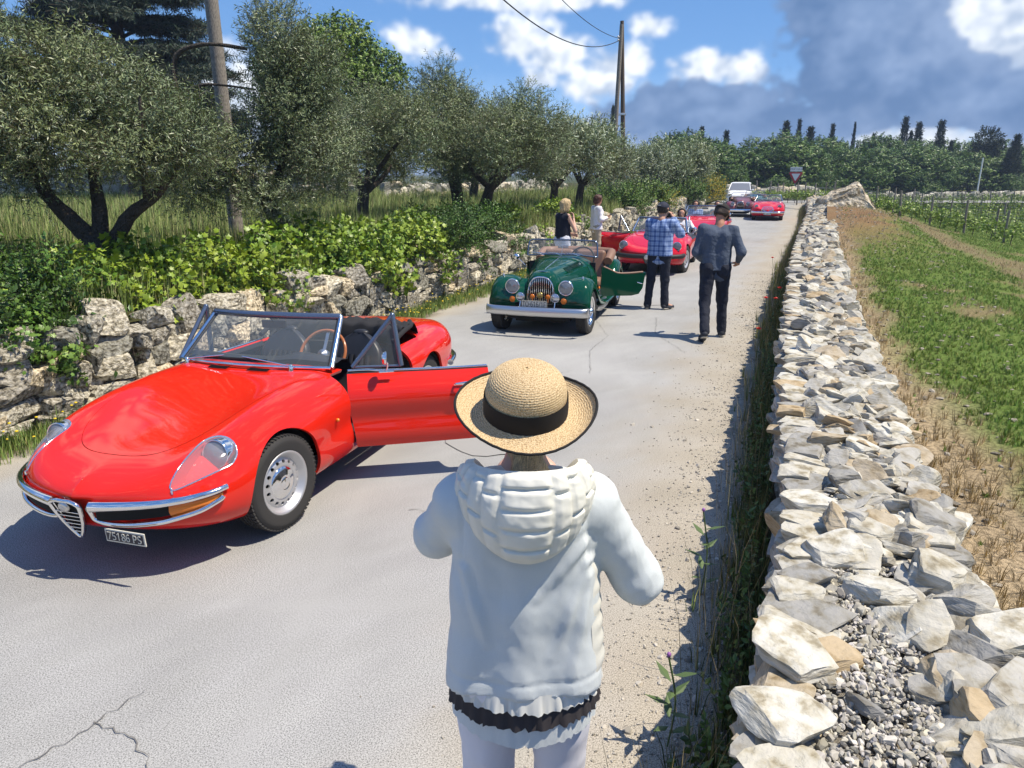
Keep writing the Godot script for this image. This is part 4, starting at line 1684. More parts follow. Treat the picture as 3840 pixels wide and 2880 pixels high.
func cabin(car: Node3D):
	var b := B.new()
	# tub: floor, side linings, rear shelf, tunnel
	b.box(Vector3(0, 0.26, 1.42), Vector3(1.36, 0.03, 1.5))
	b.box(Vector3(0, 0.36, 1.3), Vector3(0.24, 0.2, 1.2), Basis(), 0.04)
	b.box(Vector3(0, 0.5, 2.02), Vector3(1.32, 0.5, 0.04))
	b.box(Vector3(0, 0.68, 2.16), Vector3(1.3, 0.04, 0.32))
	b.box(Vector3(0, 0.5, 0.72), Vector3(1.36, 0.46, 0.03))
	for s in [-1.0, 1.0]:
		b.box(Vector3(s * 0.68, 0.5, 2.05), Vector3(0.03, 0.5, 0.5))
	part("tub", b.done(), M.carpet, car)
	b = B.new()
	# dashboard with a padded roll and a binnacle
	var rows := []
	for i in 9:
		var x := lerpf(-0.66, 0.66, i / 8.0)
		var hump := 0.05 * exp(-pow((x + 0.36) / 0.17, 2.0))
		var z := 0.86 - 0.1 * pow(x / 0.66, 2.0) * -0.6
		rows.append(PackedVector3Array([Vector3(x, 0.865 + hump * 0.5, z - 0.05), Vector3(x, 0.875 + hump, z + 0.02), Vector3(x, 0.86 + hump, z + 0.1), Vector3(x, 0.8 + hump, z + 0.15), Vector3(x, 0.7, z + 0.13), Vector3(x, 0.62, z + 0.06)]))
	b.grid(rows)
	part("dashboard", b.done(), M.black_leather, car)
	# steering wheel
	var sw := Node3D.new()
	sw.name = "steering_wheel"
	car.add_child(sw, true)
	sw.transform = Transform3D(Basis(Vector3.RIGHT, -1.02), Vector3(-0.36, 0.85, 1.16))
	b = B.new()
	var ring := PackedVector3Array()
	for k in 36:
		ring.append(Vector3(cos(TAU * k / 36.0) * 0.195, 0, sin(TAU * k / 36.0) * 0.195))
	b.tube(ring, 0.0125, 10, false, true)
	part("rim", b.done(), M.wood_rim, sw)
	b = B.new()
	for k in 3:
		var a := TAU * k / 3.0 + PI / 2
		b.box(Vector3(cos(a) * 0.1, -0.012, sin(a) * 0.1), Vector3(0.19, 0.004, 0.026), Basis(Vector3.UP, -a))
	b.lathe([Vector2(0, 0.02), Vector2(0.035, 0.015), Vector2(0.045, -0.01), Vector2(0.03, -0.22)], Transform3D(), 16)
	part("spokes", b.done(), M.steel, sw)
	# two seats with rounded backs and ribbed faces
	for s in [-1.0, 1.0]:
		var seat := Node3D.new()
		seat.name = "seat"
		car.add_child(seat, true)
		seat.position = Vector3(s * 0.35, 0.3, 1.42)
		b = B.new()
		var bk := []
		for i in 13:
			var t := i / 12.0
			var y := lerpf(0.12, 0.6, t)
			var hw := 0.235 * (1.0 - pow(maxf(0.0, (t - 0.55) / 0.45), 2.6) * 0.75) * (0.92 + 0.08 * sin(t * PI))
			var zz := 0.2 + t * 0.17
			var row := PackedVector3Array()
			for k in 20:
				var a := TAU * k / 20.0
				var q := Vector2(signf(cos(a)) * pow(absf(cos(a)), 0.5), signf(sin(a)) * pow(absf(sin(a)), 0.6))
				row.append(Vector3(q.x * hw, y, zz + q.y * 0.065 * (1.0 - 0.5 * pow(t, 4.0)) + 0.03 * pow(q.x, 2.0) * -1.0))
			bk.append(row)
		b.grid(bk, false, true)
		b.ball(Vector3(0, 0.595, 0.368), Vector3(0.075, 0.03, 0.04), 12, 6)
		part("backrest", b.done(), M.black_leather, seat)
		b = B.new()
		b.box(Vector3(0, 0.1, 0.0), Vector3(0.47, 0.15, 0.5), Basis(Vector3.RIGHT, 0.08), 0.06)
		part("cushion", b.done(), M.black_leather, seat)
		b = B.new()
		for k in 6:
			var x := -0.125 + k * 0.05
			b.tube(PackedVector3Array([Vector3(x, 0.17, 0.145), Vector3(x, 0.3, 0.19), Vector3(x, 0.43, 0.235)]), 0.024, 8)
			b.tube(PackedVector3Array([Vector3(x, 0.18, -0.2), Vector3(x, 0.182, 0.13)]), 0.02, 8)
		part("ribs", b.done(), M.black_leather, seat)
	# folded hood: a black stack of cloth along the back of the opening
	b = B.new()
	var rows2 := []
	for i in 25:
		var t := lerpf(-1.0, 1.0, i / 24.0)
		var x := t * 0.655
		var zc := 2.24 - 0.14 * pow(absf(t), 3.0)
		var y := 0.905 + 0.014 * sin(i * 1.7)
		rows2.append(PackedVector3Array([Vector3(x, 0.76, zc - 0.2), Vector3(x, y - 0.012, zc - 0.19), Vector3(x, y + 0.016, zc - 0.13), Vector3(x, y - 0.008, zc - 0.07), Vector3(x, y + 0.022 + 0.008 * sin(i * 2.3), zc - 0.02), Vector3(x, y + 0.0, zc + 0.05), Vector3(x, y + 0.006, zc + 0.1), Vector3(x, 0.85, zc + 0.15), Vector3(x, 0.8, zc + 0.17)]))
	b.grid(rows2)
	for s in [-1.0, 1.0]:
		b.tube(smooth_path([Vector3(s * 0.655, 0.83, 1.78), Vector3(s * 0.66, 0.88, 1.95), Vector3(s * 0.64, 0.9, 2.15), Vector3(s * 0.55, 0.9, 2.32)]), 0.022, 8)
		b.tube(PackedVector3Array([Vector3(s * 0.62, 0.80, 1.86), Vector3(s * 0.6, 0.9, 2.06), Vector3(s * 0.3, 0.9, 2.2)]), 0.014, 6)
	part("folded_hood", b.done(), M.black_cloth, car)

func screen_point(u: float, v: float) -> Vector3:
	# the windscreen: u across from -1 to 1, v from the cowl to the top rail
	var x := u * lerpf(0.65, 0.56, v)
	var bow := 1.0 - u * u
	var y := lerpf(0.845, 1.155, v) + 0.022 * bow * lerpf(0.9, 0.6, v)
	var z := lerpf(0.80, 1.13, v) - 0.145 * bow * lerpf(1.0, 0.75, v)
	return Vector3(x, y, z)

func windscreen(car: Node3D):
	var o := Node3D.new()
	o.name = "windscreen"
	car.add_child(o, true)
	var rows := []
	for i in 9:
		var row := PackedVector3Array()
		for j in 17:
			row.append(screen_point(lerpf(-0.985, 0.985, j / 16.0), lerpf(0.03, 0.97, i / 8.0)))
		rows.append(row)
	var b := B.new()
	b.grid(rows)
	part("pane", b.done(), M.glass, o)
	b = B.new()
	var top := PackedVector3Array()
	var low := PackedVector3Array()
	for j in 25:
		top.append(screen_point(lerpf(-1, 1, j / 24.0), 1.0))
		low.append(screen_point(lerpf(-1, 1, j / 24.0), 0.0))
	b.tube(top, 0.026, 8)
	part("top_rail", b.done(), M.frame_blue, o)
	b = B.new()
	b.tube(low, 0.0125, 8)
	for s in [-1.0, 1.0]:
		var post := PackedVector3Array()
		for i in 7:
			post.append(screen_point(s, i / 6.0) + Vector3(s * 0.004, 0, 0.004))
		b.tube(post, 0.0185, 10)
		b.ball(screen_point(s, 1.0), Vector3.ONE * 0.021, 10, 8)
	part("post", b.done(), M.chrome, o)
	for s in [-1.0, 1.0]:
		b = B.new()
		var post2 := PackedVector3Array()
		for i in 7:
			post2.append(screen_point(s * 0.972, i / 6.0) + Vector3(0, 0, 0.012))
		b.tube(post2, 0.013, 6)
		part("seal", b.done(), M.black, o)
	# inner mirror
	b = B.new()
	b.box(Vector3(0.0, 1.085, 1.09), Vector3(0.2, 0.062, 0.022), Basis(Vector3.UP, 0.15), 0.01)
	b.tube(PackedVector3Array([Vector3(0, 1.1, 1.085), Vector3(0, 1.16, 1.03)]), 0.006, 6)
	part("rear_view_mirror", b.done(), M.black, car)
	# wipers lying on the glass
	for q in [[-0.34, 0.08], [0.2, 0.62]]:
		var w := Node3D.new()
		w.name = "wiper"
		car.add_child(w, true)
		var base := screen_point(q[0] * 1.5 if q[0] < 0 else 0.82, 0.0) + Vector3(0, -0.002, -0.035)
		var tip := screen_point(0.02 if q[0] < 0 else 0.28, 0.14) + Vector3(0, 0.012, -0.015)
		if q[0] < 0:
			base = screen_point(-0.62, 0.0) + Vector3(0, 0.0, -0.035)
		b = B.new()
		b.tube(smooth_path([base + Vector3(0, 0.018, 0), base.lerp(tip, 0.5) + Vector3(0, 0.012, -0.006), tip]), 0.0055, 6)
		b.lathe([Vector2(0.0, 0.03), Vector2(0.012, 0.028), Vector2(0.017, 0.012), Vector2(0.019, -0.02)], Transform3D(Basis(), base), 12)
		part("arm", b.done(), M.chrome, w)
		b = B.new()
		var a := screen_point(0.32 if q[0] < 0 else 0.62, 0.09) + Vector3(0, 0.006, -0.008)
		var e := screen_point(-0.3 if q[0] < 0 else -0.06, 0.11) + Vector3(0, 0.006, -0.008)
		b.tube(PackedVector3Array([a, a.lerp(e, 0.5) + Vector3(0, 0.004, -0.012), e]), 0.006, 5)
		part("blade", b.done(), M.black, w)

func make_door(car: Node3D, d: Dictionary, side: float, open: float, paint: Material, first: bool):
	var o := Node3D.new()
	o.name = "door"
	car.add_child(o, true)
	var hinge := Vector3(side * 0.80, 0.5, DOOR_Z0 + 0.015)
	# the node turns about the hinge; its parts are laid out from the hinge
	o.transform = Transform3D(Basis(Vector3.UP, open * side), hinge)
	var xf := Transform3D(Basis(), -hinge)
	var skin_ := moved_soup(cut(d, func(p): return door_line(p) + 0.004)[0], xf)
	var b := B.new()
	b.soup(skin_, 0.001)
	lip(b, skin_, 0.012)
	part("outer_panel", b.done(), paint, o)
	# the ledge along its top is trimmed in black
	b = B.new()
	b.soup(cut(skin_, func(p): return side * (p.x + hinge.x) - (0.685 if open > 0.0 else 0.79))[0], 0.003)
	part("top_trim", b.done(), M.black_leather, o)
	b = B.new()
	b.soup(skin_, -0.05)
	var under := moved_soup(skin_, Transform3D())
	for k in under.p.size():
		under.p[k] -= under.n[k] * 0.013
	lip(b, under, 0.037)
	part("inner_trim", b.done(), M.black_leather, o)
	# bright strip along the top edge
	b = B.new()
	var line := PackedVector3Array()
	for i in 15:
		var z := lerpf(DOOR_Z0 + 0.01, DOOR_Z1 - 0.01, i / 14.0)
		var best := -1e9
		var pt := Vector3.ZERO
		for k in range(0, d.p.size(), 3):
			var p: Vector3 = d.p[k]
			if absf(p.z - z) < 0.03 and p.y - absf(p.x) * 0.6 > best:
				best = p.y - absf(p.x) * 0.6
				pt = p
		line.append(Vector3(pt.x, pt.y, z) - hinge + Vector3(side * 0.008, 0.004, 0))
	b.tube(line, 0.0095, 8, true, false, 1.0)
	part("waist_strip", b.done(), M.chrome, o)
	# handle
	b = B.new()
	var hz := DOOR_Z1 - 0.17 - hinge.z
	b.tube(smooth_path([Vector3(side * 0.006, 0.205, hz + 0.055), Vector3(side * 0.036, 0.212, hz + 0.04), Vector3(side * 0.04, 0.208, hz - 0.03), Vector3(side * 0.03, 0.2, hz - 0.085), Vector3(side * 0.008, 0.196, hz - 0.095)]), 0.0085, 8)
	b.lathe([Vector2(0, 0.02), Vector2(0.013, 0.018), Vector2(0.015, 0)], Transform3D(Basis(Vector3(0, 0, 1), -PI / 2 * side), Vector3(side * 0.012, 0.21, hz + 0.06)), 12)
	b.box(Vector3(side * 0.004, 0.19, hz - 0.02), Vector3(0.012, 0.016, 0.17), Basis(), 0.006)
	part("handle", b.done(), M.chrome, o)
	# quarter light: a triangular frame on the front of the door
	b = B.new()
	var f0 := Vector3(side * -0.125, 0.335, 0.03)
	var f1 := Vector3(side * -0.16, 0.335 + 0.36, 0.34)
	var f2 := Vector3(side * -0.125, 0.325, 0.38)
	b.tube(PackedVector3Array([f0, f0.lerp(f1, 0.5), f1]), 0.017, 8)
	b.tube(PackedVector3Array([f1, f1.lerp(f2, 0.5), f2]), 0.02, 8)
	b.tube(PackedVector3Array([f2, f0]), 0.009, 8)
	b.ball(f1, Vector3.ONE * 0.02, 8, 6)
	part("quarter_light_frame", b.done(), M.frame_blue, o)
	b = B.new()
	b.tri(f0, f1, f2)
	part("quarter_light_pane", b.done(), M.glass, o)
	# round mirror on a short stalk
	if side < 0 or not first:
		b = B.new()
		var mb := Vector3(side * -0.03, 0.31, 0.27)
		if first or side < 0:
			b.box(mb, Vector3(0.026, 0.012, 0.11), Basis(), 0.005)
			b.tube(smooth_path([mb, mb + Vector3(side * 0.012, 0.04, 0.01), mb + Vector3(side * 0.025, 0.075, 0.01)]), 0.006, 8)
			b.lathe([Vector2(0.0, 0.035), Vector2(0.03, 0.03), Vector2(0.046, 0.016), Vector2(0.05, 0.0), Vector2(0.046, -0.006), Vector2(0.0, -0.006)], Transform3D(Basis(Vector3.RIGHT, -PI / 2 + 0.1), mb + Vector3(side * 0.03, 0.105, 0.0)), 20)
			part("wing_mirror", b.done(), M.chrome, o)

func head_lamp(car: Node3D, cover: Dictionary, at: Vector3, side: float, paint: Material, covered: bool):
	var o := Node3D.new()
	o.name = "headlight"
	car.add_child(o, true)
	var inw := Vector3(-side * 0.02, -0.035, 0.1)
	var b := B.new()
	# painted bowl: the same outline, sunk
	var bowl := {"p": PackedVector3Array(), "n": cover.n.duplicate()}
	for p in cover.p:
		bowl.p.append((p - at) * 0.9 + at + inw)
	b.soup(bowl)
	for e in rim_edges(cover):
		b.quad(e[0], e[1], (e[1] - at) * 0.9 + at + inw, (e[0] - at) * 0.9 + at + inw)
	part("bowl", b.done(), paint, o)
	var aim := Transform3D(Basis(Vector3.RIGHT, -PI / 2 + 0.12), at + Vector3(side * 0.004, 0.0, 0.0))
	b = B.new()
	b.lathe([Vector2(0.088, -0.1), Vector2(0.091, -0.02), Vector2(0.091, 0.0), Vector2(0.086, 0.005), Vector2(0.082, 0.0)], aim, 32)
	part("lamp_ring", b.done(), M.chrome, o)
	b = B.new()
	b.lathe([Vector2(0.0, 0.016), Vector2(0.03, 0.0145), Vector2(0.06, 0.009), Vector2(0.083, 0.0)], aim, 32)
	part("lamp_glass", b.done(), M.lamp_glass, o)
	if covered:
		b = B.new()
		b.soup(cover, 0.004)
		part("cover", b.done(), M.lens, o)
		var path := loop_of(rim_edges(cover))
		if path.size() > 8:
			b = B.new()
			var ring := spaced(path, 0.012)
			b.tube(ring, 0.0048, 8, false, true)
			# the little clip at the lower tip
			var low := ring[0]
			for q in ring:
				if q.y < low.y:
					low = q
			b.box(low + Vector3(0, -0.008, -0.006), Vector3(0.016, 0.028, 0.014), Basis(), 0.005)
			part("trim", b.done(), M.chrome, o)

func nearest(T: Dictionary, q: Vector3, normal := false) -> Vector3:
	var best := 1e9
	var at := 0
	for i in T.p.size():
		var d: float = T.p[i].distance_squared_to(q)
		if d < best:
			best = d
			at = i
	return T.n[at] if normal else T.p[at]

func hugging(path: PackedVector3Array, T: Dictionary, off: float) -> PackedVector3Array:
	# a rail that follows the skin of the nose
	var out := PackedVector3Array()
	for i in path.size():
		var q := path[i] * Vector3(signf(path[i].x), 1, 1)
		var n := nearest(T, q, true)
		n = Vector3(n.x, n.y * 0.2, n.z).normalized()
		var p := nearest(T, q) + n * lerpf(off, off * 0.3, pow(float(i) / path.size(), 3.0))
		out.append(Vector3(p.x * signf(path[i].x), lerpf(q.y, p.y, 0.2), p.z))
	for k in 3:
		for i in range(1, out.size() - 1):
			out[i] = (out[i - 1] + out[i] * 2.0 + out[i + 1]) * 0.25
	return out

func front_end(car: Node3D, first: bool, T: Dictionary):
	# nose openings, bumpers, shield grille, plate
	for s in ([-1.0, 1.0] if first else []):
		var bp := Node3D.new()
		bp.name = "bumper"
		car.add_child(bp, true)
		var up := smooth_path([Vector3(s * 0.12, 0.445, -0.880), Vector3(s * 0.26, 0.452, -0.875), Vector3(s * 0.44, 0.458, -0.831), Vector3(s * 0.6, 0.464, -0.732), Vector3(s * 0.69, 0.472, -0.605), Vector3(s * 0.725, 0.48, -0.506)], 6)
		var lo := smooth_path([Vector3(s * 0.12, 0.445, -0.880), Vector3(s * 0.105, 0.415, -0.880), Vector3(s * 0.12, 0.355, -0.869), Vector3(s * 0.26, 0.33, -0.842), Vector3(s * 0.44, 0.34, -0.786), Vector3(s * 0.58, 0.365, -0.699), Vector3(s * 0.68, 0.4, -0.583), Vector3(s * 0.712, 0.43, -0.517)], 6)
		up = hugging(up, T, 0.03)
		lo = hugging(lo, T, 0.026)
		var b := B.new()
		var r1 := []
		for i in up.size():
			r1.append(0.03 * (1.0 - 0.45 * float(i) / up.size()))
		b.tube(up, r1, 12)
		b.tube(lo, 0.0165, 10)
		part("blade", b.done(), M.chrome if first else M.black, bp)
		# dark intake between the bars
		b = B.new()
		var rows := []
		for i in 12:
			var t := 0.06 + 0.9 * i / 11.0
			var a: Vector3 = up[int(t * (up.size() - 1))]
			var c := Vector3(a.x, lerpf(0.36, 0.43, t * t), a.z)
			rows.append(PackedVector3Array([a + Vector3(0, -0.01, 0.012), c + Vector3(0, 0, 0.014)]))
		b.grid(rows)
		part("intake", b.done(), M.black_hole, bp)
		b = B.new()
		rows = []
		for i in 7:
			var t := 0.55 + 0.4 * i / 6.0
			var a: Vector3 = up[int(t * (up.size() - 1))]
			rows.append(PackedVector3Array([a + Vector3(0, -0.026, 0.012), a + Vector3(s * 0.008, -0.055, 0.0), a + Vector3(0, -0.09 + 0.03 * i / 6.0, 0.02)]))
		b.grid(rows)
		part("indicator", b.done(), M.amber, bp)
	# shield: widening upwards, with bars
	var g := Node3D.new()
	g.name = "grille"
	car.add_child(g, true)
	var tilt := Transform3D(Basis(Vector3.RIGHT, -0.3), Vector3(0, 0.37, -0.895))
	var out: Array = []
	for q in [[0.0, 0.125], [0.04, 0.128], [0.075, 0.118], [0.1, 0.1], [0.098, 0.075], [0.088, 0.03], [0.068, -0.03], [0.04, -0.085], [0.012, -0.128], [0.0, -0.135]]:
		out.append(Vector3(q[0], q[1], 0))
	var ring := PackedVector3Array()
	for i in out.size():
		ring.append(tilt * out[i])
	for i in range(out.size() - 2, 0, -1):
		ring.append(tilt * (out[i] * Vector3(-1, 1, 1)))
	var b := B.new()
	b.tube(spaced(ring, 0.012), 0.0115, 8, false, true)
	part("shield_frame", b.done(), M.chrome if first else M.black, g)
	b = B.new()
	for i in ring.size():
		b.tri(tilt * Vector3(0, 0, 0.04), ring[i] + Vector3(0, 0, 0.02), ring[(i + 1) % ring.size()] + Vector3(0, 0, 0.02))
	part("grille_back", b.done(), M.black_hole, g)
	for k in 6:
		var y := 0.05 - k * 0.028
		var hw := lerpf(0.088, 0.02, clampf((0.05 - y) / 0.17, 0, 1))
		b = B.new()
		b.box(tilt * Vector3(0, y, -0.002), Vector3(hw * 2.0, 0.0055, 0.012), Basis(), 0.002)
		part("bar", b.done(), M.chrome, g)
	b = B.new()
	b.lathe([Vector2(0, 0.012), Vector2(0.026, 0.01), Vector2(0.032, 0.004), Vector2(0.034, -0.006)], Transform3D(Basis(Vector3.RIGHT, -PI / 2 - 0.3), tilt * Vector3(0, 0.088, -0.008)), 24)
	part("badge", b.done(), M.steel, g)
	b = B.new()
	b.lathe([Vector2(0.0, 0.001), Vector2(0.016, 0.001), Vector2(0.018, -0.003)], Transform3D(Basis(Vector3.RIGHT, -PI / 2 - 0.3), tilt * Vector3(0, 0.088, -0.0205)), 20)
	part("badge_disc", b.done(), M.silver_wheel, g)
	if first:
		number_plate("75186 PS", 0.27, 0.078, true, car, Transform3D(Basis(Vector3.UP, PI) * Basis(Vector3.RIGHT, 0.05), Vector3(-0.34, 0.292, -0.875)), 0.046)
		# side repeaters, vents ahead of the windscreen, script badge holders
		for s in [-1.0, 1.0]:
			b = B.new()
			b.ball(Vector3(s * 0.822, 0.545, 0.56), Vector3(0.014, 0.013, 0.013), 10, 8)
			part("side_repeater", b.done(), M.amber, car)
		for s in [-1.0, 1.0]:
			b = B.new()
			for k in 6:
				b.box(Vector3(s * 0.17, 0.852 - k * 0.0012, 0.64 - k * 0.009), Vector3(0.17, 0.003, 0.0035), Basis(Vector3.UP, s * -0.05))
			part("vent_slits", b.done(), M.black_hole, car)


# ---------------------------------------------------------------- the upright roadster with separate wings
func arch_ring(z: float, w: float, top: float, low: float, sq := 0.55, n := 15) -> PackedVector3Array:
	# the rounded top half of a bonnet section, from the left lower edge over the top to the right
	var row := PackedVector3Array()
	for i in n:
		var a := PI * i / (n - 1)
		var cx := -cos(a)
		var sy := sin(a)
		row.append(Vector3(signf(cx) * pow(absf(cx), sq) * w, low + pow(sy, sq) * (top - low), z))
	return row

func wing(b: B, path: Array, x0: float, x1: float, s: float, lip_h := 0.1):
	# a wing swept along (z, y) points: inner edge x0, domed across, rolled down at the outer edge x1
	var pts := smooth_path(path, 6)
	var rows := []
	for i in pts.size():
		var p := pts[i]
		var t := (pts[mini(i + 1, pts.size() - 1)] - pts[maxi(i - 1, 0)]).normalized()
		var up := Vector3(0, -t.z, t.y) * -1.0
		if up.dot(Vector3(0, 0.6, 0) + Vector3(0, p.y, p.z) * 0.0) < 0 and absf(t.z) > 0.3:
			up = -up
		up = Vector3(0, t.z, -t.y)
		var row := PackedVector3Array()
		var wd := p.x
		for q in [[0.0, -0.035], [0.12, -0.01], [0.3, 0.012], [0.5, 0.02], [0.7, 0.012], [0.85, -0.012], [0.95, -0.05], [1.0, -0.1], [0.985, -0.1 - lip_h * 0.4]]:
			var x := lerpf(x0, x1, q[0] * wd + (1.0 - wd) * q[0])
			row.append(Vector3(s * x, p.y, p.z) + up * (q[1] * wd))
		rows.append(row)
	b.grid(rows)

func round_lamp(car: Node3D, called: String, at: Vector3, r: float, shell: Material, glass: Material, depth := 1.0):
	var o := Node3D.new()
	o.name = called
	car.add_child(o, true)
	var aim := Transform3D(Basis(Vector3.RIGHT, -PI / 2), at)
	var b := B.new()
	b.lathe([Vector2(0.0, -r * 1.25 * depth), Vector2(r * 0.5, -r * 1.1 * depth), Vector2(r * 0.85, -r * 0.6 * depth), Vector2(r * 1.0, -r * 0.1), Vector2(r * 1.03, 0.0), Vector2(r * 0.97, r * 0.1), Vector2(r * 0.9, r * 0.06)], aim, 24)
	part("shell", b.done(), shell, o)
	b = B.new()
	b.lathe([Vector2(0.0, r * 0.26), Vector2(r * 0.4, r * 0.22), Vector2(r * 0.75, r * 0.13), Vector2(r * 0.92, r * 0.05)], aim, 24)
	part("glass", b.done(), glass, o)

func build_roadster():
	var car := thing("roadster", "dark green roadster with upright chrome grille, tan seats and open door", "car", Vector3(0.46, 0, -10.62), PI - 0.29)
	roadster_body(car, M.green_paint, true, "TO·616/1F")

func roadster_body(car: Node3D, paint: Material, full: bool, plate: String):
	var b := B.new()
	# scuttle and tub
	var rows := []
	for q in [[1.02, 0.50, 0.955, 0.42], [1.1, 0.535, 0.97, 0.4], [1.2, 0.565, 0.975, 0.38]]:
		rows.append(arch_ring(q[0], q[1], q[2], q[3], 0.6))
	b.grid(rows)
	# sides with the cut-down doorway: the right one closed
	for s in [-1.0, 1.0]:
		rows = []
		for i in 15:
			var z := 1.2 + i * 0.1
			var top := 0.86 - 0.26 * smoothstep(1.24, 1.5, z) + 0.2 * smoothstep(1.75, 2.15, z)
			if s < 0 and full and z < 1.92:
				top = 0.44
			var w := 0.575 + 0.02 * sin((z - 1.2) * 2.2)
			rows.append(PackedVector3Array([Vector3(s * (w - 0.035), top - 0.01, z), Vector3(s * (w - 0.005), top, z), Vector3(s * (w + 0.012), top - 0.02, z), Vector3(s * (w + 0.02), lerpf(top, 0.3, 0.5), z), Vector3(s * (w + 0.005), 0.3, z)]))
		b.grid(rows)
	# sloping tail
	rows = []
	for q in [[2.55, 0.58, 0.80, 0.3], [2.7, 0.56, 0.79, 0.3], [2.9, 0.52, 0.74, 0.32], [3.1, 0.46, 0.64, 0.34], [3.22, 0.38, 0.5, 0.36]]:
		rows.append(arch_ring(q[0], q[1], q[2], q[3], 0.45))
	b.grid(rows)
	part("body", b.done(), paint, car)
	# bonnet in two halves with a bright hinge down the middle, louvres along the sides
	b = B.new()
	rows = []
	for i in 9:
		var t := i / 8.0
		rows.append(arch_ring(lerpf(0.02, 1.015, t), lerpf(0.272, 0.495, t), lerpf(0.875, 0.952, pow(t, 0.8)), 0.42, lerpf(0.66, 0.6, t), 19))
	b.grid(rows)
	part("bonnet", b.done(), paint, car)
	b = B.new()
	b.tube(PackedVector3Array([Vector3(0, 0.879, 0.03), Vector3(0, 0.92, 0.5), Vector3(0, 0.958, 1.01)]), 0.007, 6)
	part("bonnet_hinge", b.done(), M.chrome, car)
	if full:
		for s in [-1.0, 1.0]:
			b = B.new()
			for k in 16:
				var t := 0.3 + k * 0.04
				var w := lerpf(0.272, 0.495, t)
				b.box(Vector3(s * (w * 0.74), lerpf(0.875, 0.952, pow(t, 0.8)) - 0.062, lerpf(0.02, 1.015, t)), Vector3(0.11, 0.006, 0.012), Basis(Vector3(0, 0, 1), -s * 0.62))
			var lv := part("louvres", b.done(), paint, car)
			lv.set_meta("kind", "stuff")
	# cowl with the curved grille
	b = B.new()
	rows = []
	for q in [[0.02, 0.274, 0.878, 0.42, 0.66], [-0.05, 0.268, 0.868, 0.42, 0.66], [-0.12, 0.25, 0.845, 0.42, 0.68], [-0.165, 0.225, 0.82, 0.42, 0.7], [-0.175, 0.205, 0.80, 0.42, 0.72]]:
		rows.append(arch_ring(q[0], q[1], q[2], q[3], q[4], 19))
	b.grid(rows)
	part("cowl", b.done(), paint, car)
	var g := Node3D.new()
	g.name = "grille"
	car.add_child(g, true)
	b = B.new()
	var outline := arch_ring(-0.178, 0.2, 0.797, 0.4, 0.72, 25)
	b.tube(outline, 0.011, 8)
	part("grille_frame", b.done(), M.chrome, g)
	b = B.new()
	for i in outline.size() - 1:
		b.tri(Vector3(0, 0.4, -0.15), outline[i] + Vector3(0, 0, 0.02), outline[i + 1] + Vector3(0, 0, 0.02))
	part("grille_back", b.done(), M.black_hole, g)
	for k in 13:
		var x := lerpf(-0.172, 0.172, k / 12.0)
		var tp := 0.4 + 0.397 * pow(maxf(0.0, 1.0 - pow(absf(x) / 0.2, 2.0 / 0.72)), 0.72 * 0.5)
		b = B.new()
		b.tube(smooth_path([Vector3(x, 0.4, -0.175), Vector3(x, lerpf(0.4, tp, 0.5), -0.198), Vector3(x, tp - 0.03, -0.19), Vector3(x, tp - 0.002, -0.172)], 4), 0.0062, 6)
		part("bar", b.done(), M.chrome, g)
	# wings and running boards
	for s in [-1.0, 1.0]:
		b = B.new()
		wing(b, [Vector3(0.75, 0.4, -0.335), Vector3(0.9, 0.52, -0.325), Vector3(1.0, 0.68, -0.235), Vector3(1.0, 0.765, -0.08), Vector3(1.0, 0.765, 0.1), Vector3(1.0, 0.685, 0.29), Vector3(0.95, 0.53, 0.48), Vector3(0.85, 0.4, 0.72), Vector3(0.55, 0.31, 1.05), Vector3(0.3, 0.285, 1.4), Vector3(0.25, 0.285, 1.8), Vector3(0.3, 0.3, 2.02)], 0.34, 0.735, s)
		part("front_wing", b.done(), paint, car)
		# the apron between wing and cowl
		b = B.new()
		b.grid([PackedVector3Array([Vector3(s * 0.2, 0.46, -0.16), Vector3(s * 0.22, 0.62, -0.14), Vector3(s * 0.24, 0.74, 0.05)]), PackedVector3Array([Vector3(s * 0.36, 0.44, -0.29), Vector3(s * 0.35, 0.64, -0.22), Vector3(s * 0.35, 0.74, 0.05)])])
		b.grid([PackedVector3Array([Vector3(s * 0.14, 0.3, -0.2), Vector3(s * 0.7, 0.3, -0.28)]), PackedVector3Array([Vector3(s * 0.14, 0.46, -0.17), Vector3(s * 0.7, 0.45, -0.3)])])
		part("apron", b.done(), paint, car)
		b = B.new()
		wing(b, [Vector3(0.5, 0.34, 2.0), Vector3(0.9, 0.55, 2.1), Vector3(1.0, 0.7, 2.26), Vector3(1.0, 0.765, 2.44), Vector3(1.0, 0.735, 2.64), Vector3(0.95, 0.58, 2.82), Vector3(0.8, 0.4, 2.9)], 0.5, 0.735, s)
		part("rear_wing", b.done(), paint, car)
		round_lamp(car, "headlight", Vector3(s * 0.385, 0.672, -0.30), 0.105, M.chrome, M.lamp_glass)
		if full:
			round_lamp(car, "spot_lamp", Vector3(s * 0.25, 0.535, -0.36), 0.062, M.chrome, M.reflector)
			round_lamp(car, "indicator", Vector3(s * 0.37, 0.495, -0.35), 0.04, M.amber, M.amber)
			b = B.new()
			b.tube(PackedVector3Array([Vector3(s * 0.25, 0.40, -0.4), Vector3(s * 0.25, 0.5, -0.34)]), 0.01, 6)
			part("lamp_bracket", b.done(), M.chrome, car)
			b = B.new()
			b.lathe([Vector2(0.0, 0.035), Vector2(0.014, 0.03), Vector2(0.018, 0.0)], Transform3D(Basis(), Vector3(s * 0.58, 0.78, -0.08)), 10)
			part("side_lamp", b.done(), M.steel, car)
			b = B.new()
			b.ball(Vector3(s * 0.737, 0.6, 0.36), Vector3(0.014, 0.022, 0.022), 10, 6)
			part("side_repeater", b.done(), M.amber, car)
